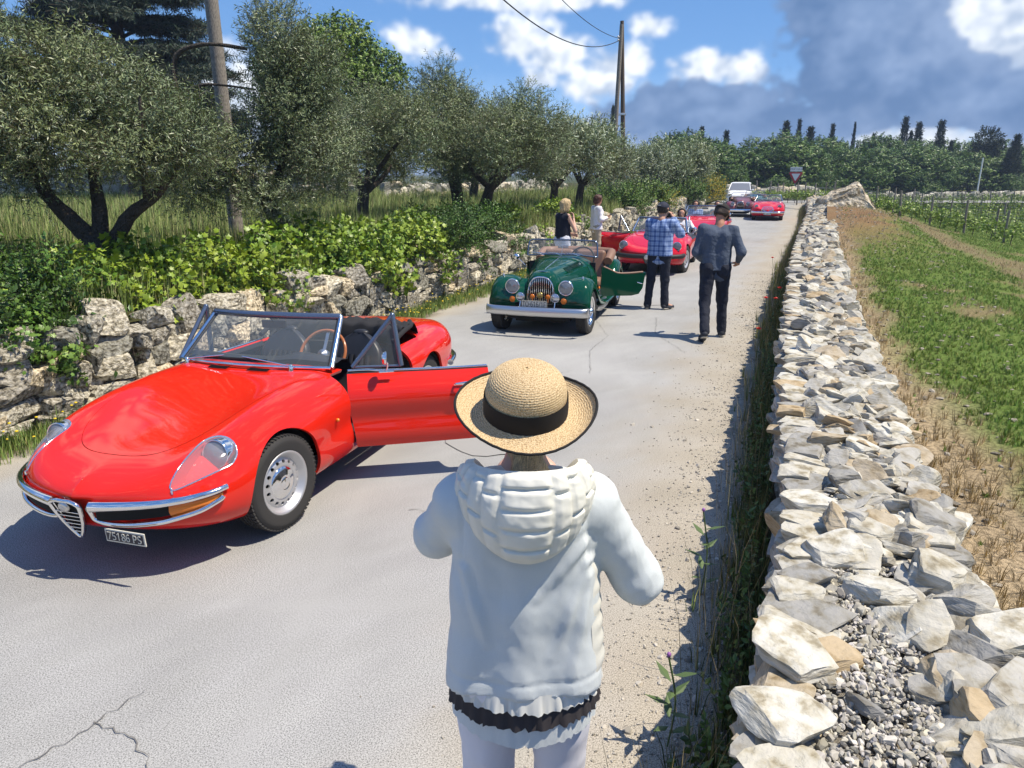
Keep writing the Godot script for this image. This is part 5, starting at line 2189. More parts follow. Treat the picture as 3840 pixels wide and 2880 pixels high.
	# bumper: a broad bright blade, rounded at its ends
	b = B.new()
	rows = []
	var bl := smooth_path([Vector3(-0.735, 0.36, -0.36), Vector3(-0.71, 0.36, -0.45), Vector3(-0.55, 0.36, -0.5), Vector3(0, 0.36, -0.535), Vector3(0.55, 0.36, -0.5), Vector3(0.71, 0.36, -0.45), Vector3(0.735, 0.36, -0.36)], 6)
	for p in bl:
		var row := PackedVector3Array()
		for q in [[0.03, 0.062], [-0.004, 0.062], [-0.026, 0.04], [-0.032, 0.0], [-0.026, -0.04], [-0.004, -0.062], [0.03, -0.062]]:
			row.append(p + Vector3(0, q[1], q[0]))
		rows.append(row)
	b.grid(rows)
	part("bumper", b.done(), M.steel if full else M.chrome, car)
	for x in [-0.5, -0.27, 0.27, 0.5]:
		b = B.new()
		b.ball(Vector3(x, 0.365, -0.54 + 0.14 * x * x), Vector3(0.011, 0.011, 0.008), 8, 5)
		part("bolt", b.done(), M.chrome, car)
	if full:
		number_plate(plate, 0.37, 0.105, false, car, Transform3D(Basis(Vector3.UP, PI), Vector3(0.02, 0.455, -0.47)), 0.07)
		for q in [[-0.115, 0.525, 0.034], [0.0, 0.545, 0.046], [0.11, 0.525, 0.034]]:
			b = B.new()
			b.lathe([Vector2(0, 0.008), Vector2(q[2] * 0.7, 0.007), Vector2(q[2], 0.0), Vector2(q[2] * 0.9, -0.006)], Transform3D(Basis(Vector3.RIGHT, -PI / 2), Vector3(q[0], q[1], -0.235)), 8 if q[2] > 0.04 else 16)
			b.box(Vector3(q[0], q[1] - 0.05, -0.225), Vector3(0.012, 0.06, 0.006))
			part("club_badge", b.done(), M.gold if q[2] > 0.04 else M.amber, car)
		# small winged emblem on the cowl
		b = B.new()
		for s in [-1.0, 1.0]:
			b.plate(PackedVector2Array([Vector2(0, -0.006), Vector2(s * 0.03, -0.004), Vector2(s * 0.075, 0.012), Vector2(s * 0.03, 0.008), Vector2(0, 0.01)]), Transform3D(Basis(Vector3.RIGHT, -0.9), Vector3(0, 0.862, -0.085)), 0.004)
		part("emblem", b.done(), M.chrome, car)
	# windscreen: flat and upright
	var ws := Node3D.new()
	ws.name = "windscreen"
	car.add_child(ws, true)
	b = B.new()
	var fr := PackedVector3Array()
	for q in [[-0.56, 0.955, 1.13], [-0.55, 1.1, 1.16], [-0.54, 1.165, 1.18], [-0.505, 1.196, 1.185], [-0.25, 1.204, 1.175], [0.0, 1.206, 1.17], [0.25, 1.204, 1.175], [0.505, 1.196, 1.185], [0.54, 1.165, 1.18], [0.55, 1.1, 1.16], [0.56, 0.955, 1.13], [0.3, 0.985, 1.07], [0, 0.99, 1.05], [-0.3, 0.985, 1.07]]:
		fr.append(Vector3(q[0], q[1], q[2]))
	b.tube(spaced(fr, 0.03), 0.0135, 8, false, true)
	part("frame", b.done(), M.frame_blue, ws)
	b = B.new()
	b.grid([PackedVector3Array([fr[0], fr[13], fr[12], fr[11], fr[10]]), PackedVector3Array([fr[2], fr[4], fr[5], fr[6], fr[8]])])
	part("pane", b.done(), M.glass, ws)
	for k in 3:
		var w := Node3D.new()
		w.name = "wiper"
		car.add_child(w, true)
		b = B.new()
		var x := -0.28 + k * 0.28
		b.tube(PackedVector3Array([Vector3(x - 0.02, 0.975, 1.03), Vector3(x + 0.1, 1.01, 1.05)]), 0.006, 5)
		b.tube(PackedVector3Array([Vector3(x - 0.06, 1.003, 1.045), Vector3(x + 0.2, 1.013, 1.05)]), 0.005, 5)
		part("arm", b.done(), M.chrome, w)
	b = B.new()
	b.box(Vector3(0, 1.1, 1.2), Vector3(0.17, 0.05, 0.02), Basis(), 0.01)
	b.tube(PackedVector3Array([Vector3(0, 0.99, 1.1), Vector3(0, 1.2, 1.19)]), 0.004, 5)
	part("rear_view_mirror", b.done(), M.steel, car)
	# cockpit
	b = B.new()
	b.box(Vector3(0, 0.33, 1.85), Vector3(1.1, 0.04, 1.4))
	b.box(Vector3(0, 0.62, 1.16), Vector3(1.06, 0.5, 0.03))
	part("tub", b.done(), M.carpet, car)
	b = B.new()
	for s in [-1.0, 1.0]:
		b = B.new()
		b.box(Vector3(s * 0.27, 0.72, 2.12), Vector3(0.5, 0.5, 0.14), Basis(Vector3.RIGHT, 0.22), 0.06)
		b.box(Vector3(s * 0.27, 0.47, 1.86), Vector3(0.5, 0.15, 0.5), Basis(), 0.06)
		part("seat", b.done(), M.tan_leather, car)
	b = B.new()
	b.tube(smooth_path([Vector3(-0.58, 0.80, 2.0), Vector3(-0.59, 0.90, 2.25), Vector3(-0.5, 0.90, 2.5), Vector3(0, 0.91, 2.58), Vector3(0.5, 0.90, 2.5), Vector3(0.59, 0.90, 2.25), Vector3(0.58, 0.8, 2.0)]), 0.075, 10)
	part("folded_hood", b.done(), M.tan_leather, car)
	b = B.new()
	var ring := PackedVector3Array()
	var swx := Transform3D(Basis(Vector3.RIGHT, -1.15), Vector3(-0.27, 0.9, 1.4))
	for k in 24:
		ring.append(swx * Vector3(cos(TAU * k / 24.0) * 0.19, 0, sin(TAU * k / 24.0) * 0.19))
	b.tube(ring, 0.013, 8, false, true)
	part("steering_wheel", b.done(), M.black, car)
	# the driver's door, swung out
	if full:
		var door := Node3D.new()
		door.name = "door"
		car.add_child(door, true)
		door.transform = Transform3D(Basis(Vector3.UP, -1.12), Vector3(-0.6, 0, 1.26))
		b = B.new()
		b.plate(PackedVector2Array([Vector2(0, 0.36), Vector2(0.06, 0.34), Vector2(0.5, 0.335), Vector2(0.62, 0.36), Vector2(0.68, 0.45), Vector2(0.72, 0.7), Vector2(0.68, 0.69), Vector2(0.45, 0.675), Vector2(0.25, 0.69), Vector2(0.12, 0.76), Vector2(0, 0.80)]), Transform3D(Basis(Vector3(0, 0, 1), Vector3(0, 1, 0), Vector3(-1, 0, 0)), Vector3.ZERO), 0.035)
		part("panel", b.done(), paint, door)
		b = B.new()
		b.tube(smooth_path([Vector3(-0.02, 0.8, 0.03), Vector3(-0.02, 0.755, 0.13), Vector3(-0.02, 0.695, 0.27), Vector3(-0.02, 0.69, 0.45), Vector3(-0.02, 0.705, 0.68)]), 0.016, 8)
		part("padded_rail", b.done(), M.tan_leather, door)
		b = B.new()
		b.tube(PackedVector3Array([Vector3(-0.04, 0.55, 0.58), Vector3(-0.075, 0.55, 0.58), Vector3(-0.085, 0.53, 0.65)]), 0.008, 8)
		part("handle", b.done(), M.chrome, door)
		# wing mirror on the far side of the scuttle
		b = B.new()
		b.ball(Vector3(0.74, 0.93, 1.12), Vector3(0.055, 0.045, 0.03), 12, 8)
		b.tube(PackedVector3Array([Vector3(0.6, 0.8, 1.14), Vector3(0.73, 0.92, 1.13)]), 0.007, 6)
		part("wing_mirror", b.done(), M.chrome, car)
		b = B.new()
		b.tube(PackedVector3Array([Vector3(-0.62, 0.24, 0.75), Vector3(-0.63, 0.22, 1.0), Vector3(-0.63, 0.22, 1.45), Vector3(-0.62, 0.24, 1.6)]), [0.045, 0.075, 0.075, 0.05], 12)
		part("exhaust", b.done(), M.steel, car)
	# underside and wheels
	b = B.new()
	b.box(Vector3(0, 0.25, 1.2), Vector3(0.9, 0.08, 3.0))
	b.box(Vector3(0, 0.3, 0.0), Vector3(0.7, 0.25, 0.5))
	part("chassis", b.done(), M.black_hole, car)
	var proto := wheel(1, 0.315, 0.205, 0.155)
	for s in [-1.0, 1.0]:
		put_wheel(proto, car, Vector3(s * 0.62, 0.313, 0.0), s < 0, -0.06)
		put_wheel(proto, car, Vector3(s * 0.63, 0.313, 2.44), s < 0)


# ---------------------------------------------------------------- the cars further up the road
func build_far_cars():
	var c := thing("convertible", "red convertible with black bumper and its passenger door open, behind the green roadster", "car", Vector3(3.3, 0, -17.45), PI - 0.34)
	spider_body(c, false, M.crimson_paint, 0.0, 1.05)
	# black bumper bar, wide grille slot and fog lamp
	var b := B.new()
	b.tube(smooth_path([Vector3(-0.74, 0.43, -0.42), Vector3(-0.71, 0.43, -0.68), Vector3(-0.42, 0.43, -0.9), Vector3(0, 0.43, -0.955), Vector3(0.42, 0.43, -0.9), Vector3(0.71, 0.43, -0.68), Vector3(0.74, 0.43, -0.42)]), 0.05, 10)
	part("front_bumper", b.done(), M.black, c)
	b = B.new()
	b.lathe([Vector2(0, 0.01), Vector2(0.04, 0.008), Vector2(0.05, 0)], Transform3D(Basis(Vector3.RIGHT, -PI / 2), Vector3(0.0, 0.42, -1.01)), 16)
	part("round_badge", b.done(), M.silver_wheel, c)
	var d := thing("convertible", "second red convertible, seen by its windscreen and bonnet between the two standing men", "car", Vector3(6.05, 0, -24.3), PI - 0.36)
	spider_body(d, false, M.crimson_paint, 0.0, 0.0)
	# the red tourer with a bright upright grille
	var m := thing("tourer", "red rounded tourer with chrome grille and bumper, first car at the bend", "car", Vector3(12.55, 0, -37.3), PI - 0.33)
	tourer_body(m, M.crimson_paint)
	var r := thing("roadster", "maroon roadster with chrome headlamps queuing beside the red tourer at the bend", "car", Vector3(12.0, 0, -40.0), PI - 0.34)
	roadster_body(r, M.maroon_paint, false, "")
	var g := thing("roadster", "very dark green roadster half hidden between the maroon roadster and the red tourer", "car", Vector3(14.5, 0, -45.6), PI - 0.32)
	roadster_body(g, M.green_paint, false, "")
	var w := thing("hatchback", "white modern hatchback at the back of the queue beside yellow broom", "car", Vector3(16.9, 0, -57.0), PI - 0.36)
	hatch_body(w)

func tourer_body(car: Node3D, paint: Material):
	var net := spider_net()
	for i in range(1, 8):
		for j in net[i].size():
			var p: Vector3 = net[i][j]
			if j == 3:
				p.y += 0.05
			elif j <= 1 and i >= 2:
				p.y += 0.03
			elif j == 2:
				p.y -= 0.03
			p.z *= 0.9
			net[i][j] = p
	var half := skin(net, 5, 4)
	half = cut(half, func(p): return minf(arch(p, 0.0, 0.35), arch(p, 2.25, 0.33)))[1]
	half = cut(half, cockpit_line)[1]
	var b := B.new()
	b.soup(half)
	b.soup(mirrored(half))
	part("body", b.done(), paint, car)
	windscreen(car)
	cabin(car)
	for s in [-1.0, 1.0]:
		round_lamp(car, "headlight", Vector3(s * 0.53, 0.665, -0.52), 0.088, M.chrome, M.lamp_glass, 0.6)
		b = B.new()
		b.box(Vector3(s * 0.27, 0.45, -0.86), Vector3(0.05, 0.19, 0.06), Basis(), 0.025)
		part("overrider", b.done(), M.chrome, car)
	b = B.new()
	var ring := PackedVector3Array()
	for k in 28:
		var a := TAU * k / 28.0
		ring.append(Vector3(signf(cos(a)) * pow(absf(cos(a)), 0.6) * 0.24, 0.56 + signf(sin(a)) * pow(absf(sin(a)), 0.7) * 0.1, -0.775 + 0.05 * sin(a)))
	b.tube(ring, 0.016, 8, false, true)
	part("grille_frame", b.done(), M.chrome, car)
	for k in 15:
		var x := lerpf(-0.215, 0.215, k / 14.0)
		b = B.new()
		b.tube(PackedVector3Array([Vector3(x, 0.475, -0.80), Vector3(x, 0.56, -0.80), Vector3(x, 0.645, -0.74)]), 0.008, 5)
		part("bar", b.done(), M.chrome, car)
	b = B.new()
	b.tube(smooth_path([Vector3(-0.73, 0.4, -0.5), Vector3(-0.55, 0.4, -0.74), Vector3(0, 0.4, -0.87), Vector3(0.55, 0.4, -0.74), Vector3(0.73, 0.4, -0.5)]), 0.05, 10)
	part("bumper", b.done(), M.chrome, car)
	number_plate("EL·48013", 0.34, 0.1, false, car, Transform3D(Basis(Vector3.UP, PI), Vector3(0, 0.33, -0.9)), 0.06)
	b = B.new()
	b.box(Vector3(0, 0.22, 1.2), Vector3(1.2, 0.06, 3.4))
	part("underside", b.done(), M.black_hole, car)
	var proto := wheel(2)
	for s in [-1.0, 1.0]:
		put_wheel(proto, car, Vector3(s * 0.64, 0.303, 0.0), s < 0)
		put_wheel(proto, car, Vector3(s * 0.64, 0.303, 2.25), s < 0)

func hatch_body(car: Node3D):
	var b := B.new()
	var rows := []
	for q in [[-0.75, 0.62, 0.6, 0.25], [-0.7, 0.76, 0.72, 0.22], [-0.4, 0.83, 0.86, 0.2], [0.35, 0.85, 1.0, 0.2], [1.2, 0.855, 1.02, 0.2], [2.4, 0.855, 1.02, 0.2], [3.1, 0.83, 1.02, 0.22], [3.25, 0.78, 0.95, 0.3]]:
		rows.append(arch_ring(q[0], q[1], q[2], q[3], 0.32, 21))
	b.grid(rows)
	part("body", b.done(), M.white_paint, car)
	b = B.new()
	rows = []
	for q in [[1.1, 0.7, 1.5, 1.0], [1.5, 0.7, 1.58, 1.0], [2.3, 0.7, 1.57, 1.0], [2.75, 0.68, 1.5, 1.0]]:
		rows.append(arch_ring(q[0], q[1], q[2], 1.46, 0.4, 17))
	b.grid(rows)
	part("roof", b.done(), M.white_paint, car)
	b = B.new()
	b.grid([PackedVector3Array([Vector3(-0.76, 1.0, 0.42), Vector3(0, 1.02, 0.3), Vector3(0.76, 1.0, 0.42)]), PackedVector3Array([Vector3(-0.64, 1.5, 1.12), Vector3(0, 1.51, 1.06), Vector3(0.64, 1.5, 1.12)])])
	part("windscreen", b.done(), M.lamp_glass, car)
	for s in [-1.0, 1.0]:
		b = B.new()
		b.grid([PackedVector3Array([Vector3(s * 0.8, 1.0, 0.5), Vector3(s * 0.81, 1.0, 1.8), Vector3(s * 0.78, 1.0, 3.0)]), PackedVector3Array([Vector3(s * 0.68, 1.48, 1.16), Vector3(s * 0.69, 1.5, 1.8), Vector3(s * 0.66, 1.48, 2.7)])])
		part("side_window", b.done(), M.black, car)
		b = B.new()
		b.tube(PackedVector3Array([Vector3(s * 0.79, 1.0, 0.42), Vector3(s * 0.66, 1.5, 1.12)]), 0.035, 8)
		part("pillar", b.done(), M.white_paint, car)
		b = B.new()
		b.ball(Vector3(s * 0.58, 0.68, -0.66), Vector3(0.15, 0.08, 0.1), 12, 8)
		part("headlight", b.done(), M.lamp_glass, car)
		b = B.new()
		b.box(Vector3(s * 0.93, 1.02, 0.62), Vector3(0.18, 0.12, 0.1), Basis(), 0.04)
		part("wing_mirror", b.done(), M.white_paint, car)
	b = B.new()
	b.box(Vector3(0, 0.45, -0.76), Vector3(0.9, 0.14, 0.04))
	part("grille", b.done(), M.black, car)
	var proto := wheel(2)
	for s in [-1.0, 1.0]:
		put_wheel(proto, car, Vector3(s * 0.75, 0.3, 0.0), s < 0)
		put_wheel(proto, car, Vector3(s * 0.75, 0.3, 2.5), s < 0)


# ---------------------------------------------------------------- people
# bodies: distances to tapered bones, joined by a smooth minimum and meshed as surface nets
func nets(b: B, bones: Array, cell: float, k: float, clips := [], wob := 0.0, wf := 9.0, wdir := Vector3.ONE):
	var lo := Vector3.ONE * 1e9
	var hi := -lo
	for q in bones:
		var r: float = maxf(q[2], q[3]) + k + wob + cell * 2.5
		for e in [q[0], q[1]]:
			lo = lo.min(e - Vector3.ONE * r)
			hi = hi.max(e + Vector3.ONE * r)
	var n := Vector3i(((hi - lo) / cell).ceil()) + Vector3i.ONE
	var nx := n.x
	var nxy := n.x * n.y
	var f := PackedFloat32Array()
	f.resize(nx * n.y * n.z)
	f.fill(0.25)
	for q in bones:
		var a: Vector3 = q[0]
		var bb: Vector3 = q[1]
		var ra: float = q[2]
		var rb: float = q[3]
		var sq: Vector3 = q[4] if q.size() > 4 else Vector3.ONE
		var r := maxf(ra, rb) * maxf(sq.x, maxf(sq.y, sq.z)) + k + wob + cell * 2.0
		var l := Vector3i(((a.min(bb) - Vector3.ONE * r - lo) / cell).floor()).max(Vector3i.ZERO)
		var h := Vector3i(((a.max(bb) + Vector3.ONE * r - lo) / cell).ceil()).min(n - Vector3i.ONE)
		var ab := bb - a
		var inv := Vector3(1.0 / sq.x, 1.0 / sq.y, 1.0 / sq.z)
		var abi := ab * inv
		var ll := maxf(abi.length_squared(), 1e-9)
		for z in range(l.z, h.z + 1):
			for y in range(l.y, h.y + 1):
				var at := z * nxy + y * nx
				var p := lo + Vector3(l.x, y, z) * cell
				for x in range(l.x, h.x + 1):
					p.x = lo.x + x * cell
					var pa := (p - a) * inv
					var t := clampf(pa.dot(abi) / ll, 0.0, 1.0)
					var d := (pa - abi * t).length() - lerpf(ra, rb, t)
					var o := f[at + x]
					if o < 0.2 and k > 0.0:
						var hh := clampf(0.5 + 0.5 * (o - d) / k, 0.0, 1.0)
						f[at + x] = lerpf(o, d, hh) - k * hh * (1.0 - hh)
					else:
						f[at + x] = minf(o, d)
	if wob > 0.0 or clips.size():
		for z in n.z:
			for y in n.y:
				var at := z * nxy + y * nx
				for x in nx:
					var v := f[at + x]
					if v > cell * 2.0 or v < -cell * 3.0 - wob:
						continue
					var p := lo + Vector3(x, y, z) * cell
					if wob > 0.0:
						v += nz.get_noise_3dv(p * wf * wdir) * wob * 2.0
					for c in clips:
						v = maxf(v, c[0].dot(p) - c[1])
					f[at + x] = v
	# one vertex per crossed cell
	var id := PackedInt32Array()
	id.resize(f.size())
	id.fill(-1)
	var offs := PackedInt32Array([0, 1, nx, nx + 1, nxy, nxy + 1, nxy + nx, nxy + nx + 1])
	var edges := [[0, 1], [2, 3], [4, 5], [6, 7], [0, 2], [1, 3], [4, 6], [5, 7], [0, 4], [1, 5], [2, 6], [3, 7]]
	var first := b.v.size()
	for z in n.z - 1:
		for y in n.y - 1:
			var at := z * nxy + y * nx
			for x in nx - 1:
				var i := at + x
				var s := 0
				if f[i] < 0.0: s += 1
				if f[i + 1] < 0.0: s += 1
				if f[i + nx] < 0.0: s += 1
				if f[i + nx + 1] < 0.0: s += 1
				if f[i + nxy] < 0.0: s += 1
				if f[i + nxy + 1] < 0.0: s += 1
				if f[i + nxy + nx] < 0.0: s += 1
				if f[i + nxy + nx + 1] < 0.0: s += 1
				if s == 0 or s == 8:
					continue
				var sum := Vector3.ZERO
				var cnt := 0
				for e in edges:
					var fa := f[i + offs[e[0]]]
					var fb := f[i + offs[e[1]]]
					if (fa < 0.0) != (fb < 0.0):
						var t := fa / (fa - fb)
						var pa := Vector3(e[0] & 1, (e[0] >> 1) & 1, e[0] >> 2)
						var pb := Vector3(e[1] & 1, (e[1] >> 1) & 1, e[1] >> 2)
						sum += pa.lerp(pb, t)
						cnt += 1
				id[i] = b.v.size()
				b.v.append(lo + (Vector3(x, y, z) + sum / cnt) * cell)
				b.n.append(Vector3(f[i + 1] - f[i] + f[i + nx + 1] - f[i + nx] + f[i + nxy + nx + 1] - f[i + nxy + nx], f[i + nx] - f[i] + f[i + nx + 1] - f[i + 1] + f[i + nxy + nx] - f[i + nxy], f[i + nxy] - f[i] + f[i + nxy + 1] - f[i + 1] + f[i + nxy + nx] - f[i + nx]))
				if b.colored:
					b.c.append(b.col)
	# one quad per crossed grid edge
	for z in range(1, n.z - 1):
		for y in range(1, n.y - 1):
			var at := z * nxy + y * nx
			for x in range(1, nx - 1):
				var i := at + x
				var s0 := f[i] < 0.0
				if s0 != (f[i + 1] < 0.0):
					b.ix.append_array([id[i], id[i - nx], id[i - nx - nxy], id[i], id[i - nx - nxy], id[i - nxy]])
				if s0 != (f[i + nx] < 0.0):
					b.ix.append_array([id[i], id[i - 1], id[i - 1 - nxy], id[i], id[i - 1 - nxy], id[i - nxy]])
				if s0 != (f[i + nxy] < 0.0):
					b.ix.append_array([id[i], id[i - 1], id[i - 1 - nx], id[i], id[i - 1 - nx], id[i - nx]])
	# normals: faces summed, turned outwards by the field
	var acc := PackedVector3Array()
	acc.resize(b.v.size() - first)
	for j in range(0, b.ix.size(), 3):
		var a := b.ix[j]
		if a < first:
			continue
		var c := b.ix[j + 1]
		var d := b.ix[j + 2]
		var nn := (b.v[c] - b.v[a]).cross(b.v[d] - b.v[a])
		if nn.dot(b.n[a] + b.n[c] + b.n[d]) < 0.0:
			nn = -nn
		acc[a - first] += nn
		acc[c - first] += nn
		acc[d - first] += nn
	for j in acc.size():
		b.n[first + j] = acc[j].normalized() if acc[j].length_squared() > 0 else Vector3.UP

func hand_bones(curl: float) -> Array:
	# a right hand from the wrist at the origin, fingers along -y, palm towards -z, thumb on the -x side
	var out := [[Vector3(0, 0.01, 0), Vector3(0, -0.03, 0), 0.024, 0.024]]
	var lens := [0.068, 0.078, 0.073, 0.058]
	for i in 4:
		var x := -0.027 + i * 0.018
		var base := Vector3(x, -0.085 + absf(i - 1.3) * 0.004, 0)
		out.append([Vector3(x * 0.5, -0.02, 0), base, 0.018, 0.0115])
		var p := base
		var ang := curl * 0.5
		for k in 3:
			var l: float = lens[i] * [0.45, 0.31, 0.24][k]
			var q := p + Vector3(0, -cos(ang), -sin(ang)) * l
			out.append([p, q, 0.0098 - k * 0.0008, 0.009 - k * 0.0008])
			p = q
			ang += curl * 0.8
	var t0 := Vector3(-0.022, -0.025, -0.008)
	var t1 := t0 + Vector3(-0.026, -0.03, -0.012 - curl * 0.012)
	var t2 := t1 + Vector3(-0.008 + curl * 0.01, -0.028, -0.012 - curl * 0.01)
	out.append([t0, t1, 0.015, 0.011])
	out.append([t1, t2, 0.0105, 0.0085])
	return out

func placed_bones(list: Array, xf: Transform3D, mirror := false) -> Array:
	var out := []
	var s := xf.basis.get_scale().x
	for q in list:
		var m := Vector3(-1, 1, 1) if mirror else Vector3.ONE
		out.append([xf * (q[0] * m), xf * (q[1] * m), q[2] * s, q[3] * s])
	return out

func arm_frame(wrist: Vector3, elbow: Vector3, palm: Vector3) -> Transform3D:
	var y := (elbow - wrist).normalized()
	var z := -(palm - y * palm.dot(y)).normalized()
	return Transform3D(Basis(y.cross(z), y, z), wrist + (wrist - elbow).normalized() * 0.0)

func person(label: String, at: Vector3, yaw: float, J: Dictionary, S: Dictionary) -> Node3D:
	# J: joints by name, S: what the figure wears
	var o := thing("person", label, "person", at, yaw)
	var skin_m: Material = S.get("skin", M.skin)
	var cell: float = S.get("cell", 0.014)
	var g := {"hipL": Vector3(-0.09, 0.93, 0), "hipR": Vector3(0.09, 0.93, 0), "knL": Vector3(-0.1, 0.5, -0.02), "knR": Vector3(0.1, 0.5, -0.02), "anL": Vector3(-0.1, 0.09, 0.03), "anR": Vector3(0.1, 0.09, 0.03), "toL": Vector3(-0.12, 0.035, -0.15), "toR": Vector3(0.12, 0.035, -0.15),
		"waist": Vector3(0, 1.08, 0.0), "chest": Vector3(0, 1.31, 0.0), "neck": Vector3(0, 1.48, 0.015), "head": Vector3(0, 1.64, -0.015), "shL": Vector3(-0.175, 1.425, 0.01), "shR": Vector3(0.175, 1.425, 0.01),
		"elL": Vector3(-0.25, 1.13, 0.04), "elR": Vector3(0.25, 1.13, 0.04), "wrL": Vector3(-0.24, 0.88, -0.06), "wrR": Vector3(0.24, 0.88, -0.06), "palmL": Vector3(1, 0, 0), "palmR": Vector3(-1, 0, 0), "look": Vector3(0, 0, -1), "curl": 0.6}
	g.merge(J, true)
	var fem: float = S.get("slim", 1.0)
	var side: Vector3 = (g.shR - g.shL).normalized()
	var look: Vector3 = g.look.normalized()
	var hx := look.cross(Vector3.UP).normalized()
	var hup := hx.cross(look).normalized()
	var hd: Vector3 = g.head
	# head and neck, with a face
	var skin_b := [[g.neck + Vector3(0, -0.03, 0), hd + hup * -0.05 - look * 0.015, 0.056 * fem, 0.052 * fem],
		[hd + hup * 0.03 - look * 0.02, hd + hup * 0.025 + look * 0.012, 0.088, 0.083], [hd + hup * -0.045 + look * 0.03, hd + hup * -0.07 + look * 0.052, 0.06, 0.045],
		[hd + hup * -0.0 + look * 0.082, hd + hup * -0.028 + look * 0.102, 0.011, 0.016], [hd + hx * 0.082 + hup * -0.015, hd + hx * 0.09 + hup * 0.02 - look * 0.012, 0.012, 0.017], [hd - hx * 0.082 + hup * -0.015, hd - hx * 0.09 + hup * 0.02 - look * 0.012, 0.012, 0.017]]
	# a thin body under the clothes keeps the figure in one piece
	skin_b.append([g.neck, g.chest, 0.055, 0.09])
	skin_b.append([g.chest, g.waist, 0.09, 0.085])
	skin_b.append([g.waist, (g.hipL + g.hipR) * 0.5 + Vector3(0, 0.03, 0), 0.085, 0.06])
	for s in ["L", "R"]:
		skin_b.append([g.neck + Vector3(0, -0.06, 0), g["sh" + s], 0.045, 0.05 * fem])
		skin_b.append([g["sh" + s], g["el" + s], 0.05 * fem, 0.039 * fem])
		skin_b.append([g["el" + s], g["wr" + s], 0.04 * fem, 0.026 * fem])
		skin_b.append([g["hip" + s], g["kn" + s], 0.07, 0.05])
		skin_b.append([g["kn" + s], g["an" + s], 0.05, 0.035])
		skin_b.append([g["an" + s], g["to" + s], 0.035, 0.03])
	var b := B.new()
	nets(b, skin_b, cell, 0.025)
	for s in ["L", "R"]:
		if S.get("hands", "LR").contains(s):
			var hb := placed_bones(hand_bones(g.curl), arm_frame(g["wr" + s], g["el" + s], g["palm" + s]), s == "L")
			nets(b, hb, 0.0055, 0.006)
	part("body", b.done(), skin_m, o)
	# shirt
	var sh := []
	var puff: float = S.get("loose", 0.012)
	for s in [-1.0, 1.0]:
		sh.append([g.chest + side * 0.078 * s * fem + Vector3(0, 0.02, 0), g.waist + side * 0.068 * s * fem, 0.108 * fem + puff, 0.1 * fem + puff])
		sh.append([g.waist + side * 0.068 * s * fem, (g["hipL" if s < 0 else "hipR"]) * Vector3(0.85, 1, 1) + Vector3(0, -0.1, 0), 0.1 * fem + puff, 0.122 + puff])
	if S.has("bust"):
		for s in [-1.0, 1.0]:
			sh.append([g.chest + side * 0.07 * s + Vector3(0, 0, -0.09), g.chest + side * 0.07 * s + Vector3(0, -0.03, -0.1), 0.055, 0.06])
	var sl: String = S.get("sleeves", "long")
	for s in ["L", "R"]:
		sh.append([g.neck + Vector3(0, -0.055, 0.0), g["sh" + s], 0.055, 0.058 * fem + puff * 0.6 if sl == "long" else 0.05])
		if sl == "long":
			sh.append([g["sh" + s], g["el" + s], 0.058 * fem + puff * 0.7, 0.05 * fem + puff * 0.7])
			sh.append([g["el" + s], g["el" + s].lerp(g["wr" + s], 0.93), 0.05 * fem + puff * 0.7, 0.034 * fem + puff * 0.5])
	var hem: float = S.get("hem", 0.93)
	b = B.new()
	nets(b, sh, cell, 0.045, [[Vector3(0, -1, 0), -hem], [(g.neck - g.chest).normalized(), (g.neck - g.chest).normalized().dot(g.neck + Vector3(0, 0.012, 0))]], S.get("fold", 0.005), 7.0, Vector3(1.0, 0.55, 1.0))
	var shirt := part("shirt", b.done(), S.shirt, o)
	# trousers
	var tr := []
	for s in ["L", "R"]:
		tr.append([g.waist + Vector3(0, -0.03, 0) + side * (0.06 if s == "R" else -0.06), g["hip" + s], 0.098, 0.108])
		tr.append([g["hip" + s], g["kn" + s], 0.1, 0.075])
		tr.append([g["hip" + s] + Vector3(0, -0.0, 0.045), g["hip" + s] + Vector3(0, -0.06, 0.04), 0.085, 0.08])
		tr.append([g["kn" + s], g["an" + s] + Vector3(0, 0.0, 0), 0.07, S.get("cuff", 0.062)])
	b = B.new()
	nets(b, tr, cell, 0.03, [[Vector3(0, 1, 0), 1.06]], 0.005, 9.0)
	part("trousers", b.done(), S.trousers, o)
	for s in ["L", "R"]:
		b = B.new()
		var d: Vector3 = (g["to" + s] - g["an" + s])
		d.y = minf(d.y, -0.02)
		nets(b, [[g["an" + s] + Vector3(0, -0.03, 0.03), g["an" + s] + Vector3(0, -0.035, 0.0) + d * 0.5, 0.045, 0.046], [g["an" + s] + Vector3(0, -0.04, 0) + d * 0.5, g["to" + s], 0.046, 0.034]], 0.012, 0.03)
		var shoe := part("shoe", b.done(), M.shoe_dark, o)
		b = B.new()
		var bk: Vector3 = g["an" + s] + Vector3(0, -0.068, 0.04)
		var fr: Vector3 = g["to" + s] + Vector3(0, -0.024, -0.01)
		b.tube(PackedVector3Array([bk - (fr - bk) * 0.12, bk, bk.lerp(fr, 0.4), bk.lerp(fr, 0.8), fr, fr + (fr - bk) * 0.06]), [0.015, 0.038, 0.04, 0.046, 0.036, 0.012], 10, true, false, 0.3)
		part("sole", b.done(), M.shoe_sole, shoe)
